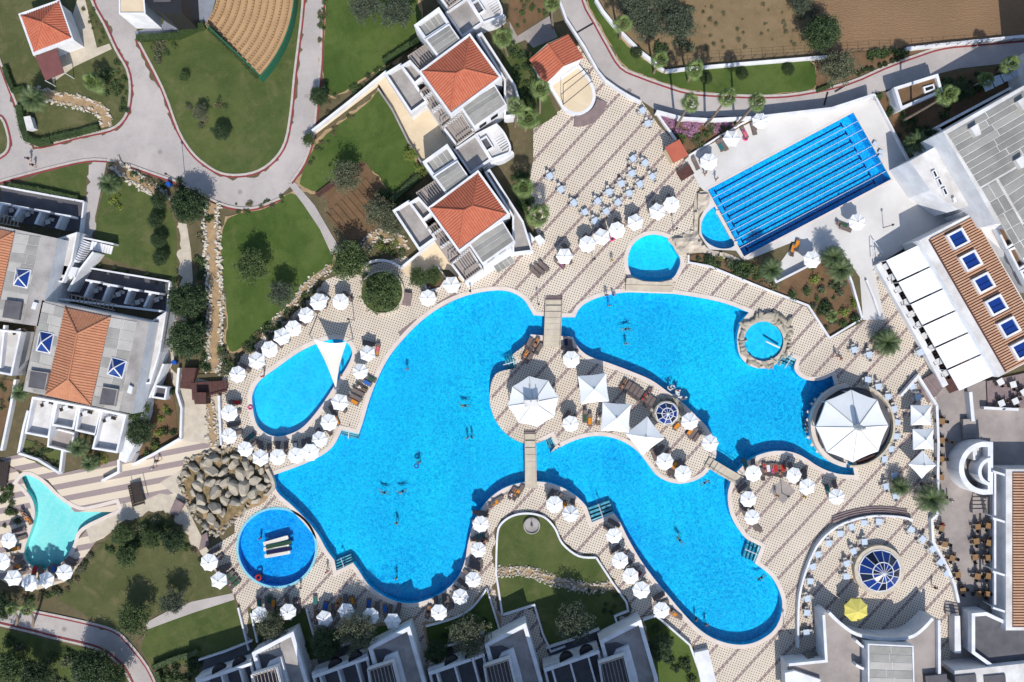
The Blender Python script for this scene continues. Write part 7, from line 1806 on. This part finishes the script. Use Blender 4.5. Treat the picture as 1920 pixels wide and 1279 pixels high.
for pts, w, h_, l in (([(13,128),(20,150),(30,172),(52,168)], .9, .9, 'clipped hedge in the upper left of the kiosk garden'), ([(40,200),(48,240),(56,262),(75,270),(100,265)], 1.3, 1.0, 'clipped hedge round the corner of the kiosk garden'), ([(100,262),(150,251),(188,240)], 1.0, .9, 'clipped hedge along the lower kiosk kerb'),
  ([(260,74),(300,72),(335,70),(365,57),(386,50)], 1.1, 1.0, 'clipped hedge along the theatre stage'), ([(394,56),(440,98),(484,146)], .8, .8, 'hedge along the left edge of the seating fan'), ([(489,146),(528,80),(545,35),(556,-10)], 1.2, .9, 'hedge along the curved back of the seating fan'),
  ([(290,1248),(330,1232),(370,1220),(375,1215)], .9, 1.1, 'clipped hedge left of the lower hotel'), ([(298,1255),(310,1300)], .9, 1.1, 'short clipped hedge beside the lower road'), ([(20,348),(80,358),(150,374)], .8, .9, 'hedge above the left hotel terrace'),
  ([(720,120),(790,75)], 1.0, 1.1, 'dark hedge along the upper villa'), ([(735,378),(790,330)], 1.0, 1.0, 'hedge behind the lower villa'), ([(1530,172),(1560,160)], .6, .6, 'short hedge under the olive tree by the road')):
    hedge(pts, w, h_, l)
o = thing('round_planter', 'round planter with cream rim in the oblong pool deck', 'planter', at(716, 548))
MB().prism(PL(circ(716,548,42,40), .5), 0, .5, holes=[PL(circ(716,548,38.5,40), .5)]).build('rim', M['wallstone'], o); flat(o, circ(716,548,39,36), .3, 'lawn', 'soil')
o = thing('fountain', 'small grey fountain bowl at the top of the garden lawn', 'fountain', at(997, 985))
c0 = W(997, 985); MB().lathe([(1.25, .0), (1.25, .45), (1.1, .5), (1.0, .3), (.2, .3), (.15, .8)], 24, (c0.x, c0.y)).build('bowl', M['greyroof'], o); MB().tube(c0 + Vector((0, 0, .3)), c0 + Vector((0, .1, 1.7)), .05, n=6).build('pipe', M['dark'], o)

# ------------------------------------------------------------------ small things
def lamp_post(px, py, h_, label):
    p = W(px, py); o = thing('lamp_post', label, 'lamp post', tuple(p), 0, 'lamp posts')
    MB().tube(p, p + Vector((0, 0, h_)), .06, .045, 6).build('pole', M['dark'], o); MB().lathe([(.05, h_-.05), (.17, h_), (.17, h_+.22), (.05, h_+.3)], 8, (p.x, p.y)).build('lantern', M['dark'], o)
for x, y, h_, l in ((1111,489,2.6,'black lamp post below the row of parasols'), (1262,433,2.6,'black lamp post left of the cream rocks'), (1009,572,2.6,'black lamp post left of the upper footbridge'), (664,600,4.0,'black lamp post above the oblong pool'), (1656,427,2.8,'black lamp post on the lap pool deck'),
                (348,344,6.5,'tall brown pole on the road junction'), (1466,924,2.6,'black post on the square base below the pool bar'), (1472,1255,2.4,'black post at the lower right deck'), (883,548,2.4,'black post at the foot of the lower villa'), (1470,1175,2.6,'black post right of the lower pool lobe')): lamp_post(x, y, h_, l)
sheet('paving_slab', [(1466,898),(1492,920),(1468,945),(1442,920)], .006, 'greyfloor', 'grey square slab in the deck'); 
for q in ([(746,623),(780,597),(787,605),(753,632)], [(819,568),(853,548),(862,557),(826,578)]): sheet('paving_slab', q, .006, 'purple')
for i, (x, y, l) in enumerate(((1653,300,'upper'), (1640,272,'upper middle'), (1647,284,'lower middle'))):
    p = W(x-4+3*i, y-14+12*i); o = thing('starting_block', f'{("first","second","third")[i]} starting block at the right end of the lap pool', 'starting block', tuple(p), R(30), 'starting blocks')
    q = MB().box((p.x, p.y, .35), (.6, .6, .1), R(28)); q.build('platform', M['table'], o); MB().box((p.x, p.y, .16), (.4, .4, .3), R(28)).build('base', M['dark'], o)
o = thing('board_stack', 'white divider board between lap pool and half round pool', 'divider', at(1358, 422)); MB().path(PL([(1345,398),(1372,447)]), .35, -.3, .12).build('bar', M['coping'], o); MB().box(tuple(W(1345,398) + Vector((0, 0, .05))), (.5, .5, .3)).build('block', M['coping'], o); MB().box(tuple(W(1379,456) + Vector((0, 0, .05))), (.5, .5, .3)).build('block', M['coping'], o)
o = thing('cargo_mat', 'white ground sheet in the lower right deck', 'sheet', at(1325, 1250)); box_on(o, [(1302,1224),(1328,1218),(1349,1300),(1318,1300)], .0, .8, 'white', 'ramp')
# inflatables
def mat_mesh(mat):
    m = MB(); 
    for i in range(4): m.tube((-.36+.24*i, -1.6, .05), (-.36+.24*i, 1.6, .05), .14, n=8)
    m.tube((-.4, 1.62, .08), (.4, 1.62, .08), .16, n=8); return m.mesh('mat', M[mat])
for i, (x, y, rz, mt, l) in enumerate(((516,1014,-74,'sail','uppermost'), (522,1021,-78,'green','second'), (517,1027,-82,'sail','third'), (523,1032,-80,'navy','fourth'), (519,1039,-80,'sail','lowest'))):
    tag(link('inflatable_mat', mat_mesh(mt), None, tuple(W(x, y) + Vector((0, 0, WL + .05 + .16*(i % 2)))), R(rz), (.62, 1.15, .8)), f'{l} inflatable mat floating in the round blue pool', 'inflatable', 'inflatable mats')
def torus(r, q, mat, px, py, label, z=WL, cat='swim ring'):
    m = MB(); n = 18; k_ = 8; V_ = []; 
    for i in range(n):
        a = 2*math.pi*i/n
        for j in range(k_): b_ = 2*math.pi*j/k_; V_.append(((r+q*math.cos(b_))*math.cos(a), (r+q*math.cos(b_))*math.sin(a), q*math.sin(b_)))
    m.add(V_, [(i*k_+j, ((i+1) % n)*k_+j, ((i+1) % n)*k_+(j+1) % k_, i*k_+(j+1) % k_) for i in range(n) for j in range(k_)])
    o = m.build('swim_ring', M[mat], None, smooth_=True); o.location = W(px, py) + Vector((0, 0, z+.05)); tag(o, label, cat, 'swim rings')
torus(.38, .13, 'red', 484, 1083, 'red swim ring at the lower left of the round blue pool'); torus(.36, .13, 'pink', 1147, 447, 'pink swim ring beside the upper parasols', .15); torus(.3, .12, 'pink', 1397, 260, 'pink swim ring by the lap pool loungers', .15)
torus(.3, .11, 'blue', 781, 874, 'blue swim ring in the middle of the main pool'); torus(.28, .1, 'pink', 470, 764, 'pink swim ring at the left edge of the oblong pool', .1)
box_ = thing('timber_bench', 'two timber benches above the vegetable plot', 'bench', at(612, 352))
for k in range(4): MB().path(PL([(592+2.4*k, 366+1.6*k), (622+2.4*k, 343+1.6*k)]), .16, .42, .48).build('slat', M['darkwood'], box_)
for p in ((597,366),(626,345)): MB().box(tuple(W(*p) + Vector((0, 0, .2))), (.3, .5, .42), R(37)).build('leg', M['darkwood'], box_)
rnd = Rnd(9)
for k in range(9):
    a = (612+9*k, 400-8*k); o = MB().path(PL([(a[0], a[1]), (a[0]+34, a[1]+40)]), .35, .03, .16).build('soil_ridge', M['soil'], None); o['kind'] = 'structure'
for k, (x, y, l) in enumerate(((320,347,'blue bin at the kerb above the dark evergreen'), (331,679,'blue bin at the stone path corner'))):
    p = W(x, y); tag(MB().lathe([(.32, 0), (.36, .95), (.3, 1.0)], 10, (p.x, p.y)).build('bin', M['plasticblue'], None, loc=tuple(p)), l, 'bin', 'bins')
foam = MB(); rnd = Rnd(3)
for k in range(60):
    x, y = rnd.choice(((1258,729),(1270,735),(1268,742),(1281,747))); p = W(x + rnd.gauss(0, 3), y + rnd.gauss(0, 2.2)); s_ = rnd.uniform(.05, .16); foam.lathe([(s_*1.3, WL+.01), (s_, WL+.05), (s_*.3, WL+.09)], 6, (p.x, p.y))
o = foam.build('water_foam', M['whitec'], None); tag(o, 'white foam of water jets at the island edge', 'foam', None, 'stuff')

# ------------------------------------------------------------------ people
for x, y, z, a, what, l, lo_, tp in (
 (762,692,0,200,'wade','swimmer near the left bank of the main pool','navy',None), (870,761,0,90,'swim','person swimming in the middle of the main pool','black',None), (876,822,0,30,'wade','left one of two bathers standing together in the main pool','blue',None), (884,820,0,-60,'wade','right one of two bathers standing together in the main pool','black','navy'),
 (785,868,0,10,'wade','bather holding the blue swim ring','black',None), (718,924,0,80,'swim','left one of two swimmers in the lower main pool','black',None), (752,923,0,110,'swim','right one of two swimmers in the lower main pool','navy',None), (743,982,0,150,'wade','bather in the left lobe beside the round pool','red',None), (742,1086,0,20,'wade','bather near the bottom of the left lobe','black',None),
 (1176,617,0,-80,'swim','person swimming in the upper right pool','navy',None), (1175,645,0,0,'wade','bather standing in the upper right pool','black',None), (1143,573,0,0,'wade','bather at the upper edge near the low cream wall','red',None), (1324,905,0,-60,'swim','swimmer beside the right footbridge','navy',None), (1427,1085,0,120,'swim','swimmer in the right part of the lower lobe','black',None),
 (1326,1173,0,20,'wade','right one of two bathers at the lower pool edge','blue',None), (1307,1163,0,60,'wade','left one of two bathers at the lower pool edge','black',None), (1257,729,0,180,'wade','left bather under the water jets','black',None), (1270,732,0,160,'wade','middle bather under the water jets','navy',None), (1281,746,0,150,'wade','right bather under the water jets','black',None),
 (1511,794,0,-90,'wade','upper bather at the pool bar','red',None), (1514,801,0,-90,'wade','middle bather at the pool bar','navy',None), (1513,808,0,-80,'wade','lower bather at the pool bar','orange',None), (487,1010,0,60,'wade','child in red in the left of the round blue pool','red','red'), (488,1080,0,90,'wade','bather behind the red swim ring','red',None), (1274,1012,0,40,'swim','swimmer in the middle of the lower lobe','black',None),
 (60,300,0,20,'walk','left one of two people walking on the road','black','navy'), (68,312,0,30,'walk','right one of two people walking on the road','black','black'), (300,862,0,-60,'walk','upper one of two people walking on the striped path','black','black'), (291,875,0,-60,'walk','lower one of two people walking on the striped path','navy','whitec'), (1136,554,0,170,'stand','person standing at the edge of the upper right pool','black','black'),
 (1148,553,0,100,'sit','person sitting at the pool edge on a blue towel','blue','blue'), (1320,328,0,60,'walk','person walking past the timber steps','black',None), (1341,338,0,40,'walk','person walking along the lap pool','navy',None), (1147,490,0,10,'stand','child in yellow on the banded deck','yellowc','yellowc'), (497,705,0,30,'walk','child in red at the oblong pool','red','red'), (642,703,0,40,'stand','person under the tip of the sail','black',None),
 (565,1100,0,10,'stand','person standing below the round pool','black','whitec'), (616,1068,0,60,'walk','person in pink by the steps of the left lobe','pink','pink'), (561,1125,0,20,'walk','person walking above the lower hotel','whitec','whitec'), (1760,980,0,-90,'walk','person in red beside the dark dining tables','navy','red'), (1779,828,0,60,'stand','waiter in black beside the dark dining tables','black','black'), (1776,935,0,80,'stand','person in white behind the deck wall','black','whitec'),
 (1738,903,0,0,'sit','guest in white at the lowest square parasol','black','whitec'), (1722,905,0,60,'sit','guest in dark clothes at the lowest square parasol','navy','black'), (1565,668,0,-40,'walk','person walking above the pool bar','black',None), (1573,672,0,70,'sit','person sitting on a red towel above the pool bar','red',None), (1640,660,0,0,'sit','guest at the tables above the pool bar','pink','pink'),
 (1747,1098,0,30,'walk','person in brown crossing the dome terrace','darkwood','darkwood'), (1453,927,0,0,'stand','child at the grey slab below the pool bar','orange','orange'), (1503,929,0,0,'stand','child in yellow below the pool bar','yellowc','yellowc'), (1864,920,0,0,'stand','person in orange beside the stair tower','orange','orange')):
    zz = 0.0
    p = W(x, y, 0); o = person(x, y, 0, a, what, l, lo_, tp)
    o.location.z = WL+.02 if what == 'swim' else (-.02 if what == 'wade' else (.02 if what != 'sit' else -.06))
    if what == 'wade': o.location.z = -.02 if y > 0 else 0
LY = [(1050,493,-42,'sunbather lying by the first upper parasol','purplec','whitec'), (708,655,-100,'sunbather on the orange towel beside the main pool','pink','pink'), (803,1148,78,'sunbather at the right end of the row above the hotel','black',None), (593,1158,92,'sunbather below the teal towel above the hotel','navy',None), (1168,722,62,'sunbather on the first island lounger','black',None),
      (1214,740,60,'sunbather beside the blue towel on the island','navy',None), (1004,644,62,'sunbather on the orange towel by the upper footbridge','black',None), (1434,880,95,'sunbather on the red towel below the pool bar','navy',None), (1448,881,95,'sunbather in the middle of the row below the pool bar','pink','pink'), (1462,884,95,'sunbather at the right of the row below the pool bar','black',None),
      (1395,247,-62,'sunbather on the pink towel at the lap pool','pink','purplec'), (1122,784,-95,'sunbather left of the middle island tent','whitec','whitec'), (45,965,-60,'left sunbather above the lagoon','black',None), (52,972,-60,'right sunbather above the lagoon','orange',None), (677,727,-28,'sunbather on the green towel by the oblong pool','green','whitec'), (906,1014,190,'sunbather on the orange towel left of the garden','navy',None),
      (633,1132,70,'sunbather on the orange towel above the hotel','black',None), (960,925,60,'sunbather beside the lower footbridge','black','whitec'), (985,665,60,'sunbather below the upper footbridge','orange',None)]
for x, y, f_, l, lo_, tp in LY:
    q = W(x, y, .35); o = person(x, y, 0, 0, 'lie', l, lo_, tp); o.location = (q.x, q.y, 0); o.rotation_euler.z = R(f_ + 90)
for p in PAR + SQP + [LO, TAB_BLUE, TAB_TAN, TAB_WHITE] + [t for l in TREES.values() for t in l]: drop(p)
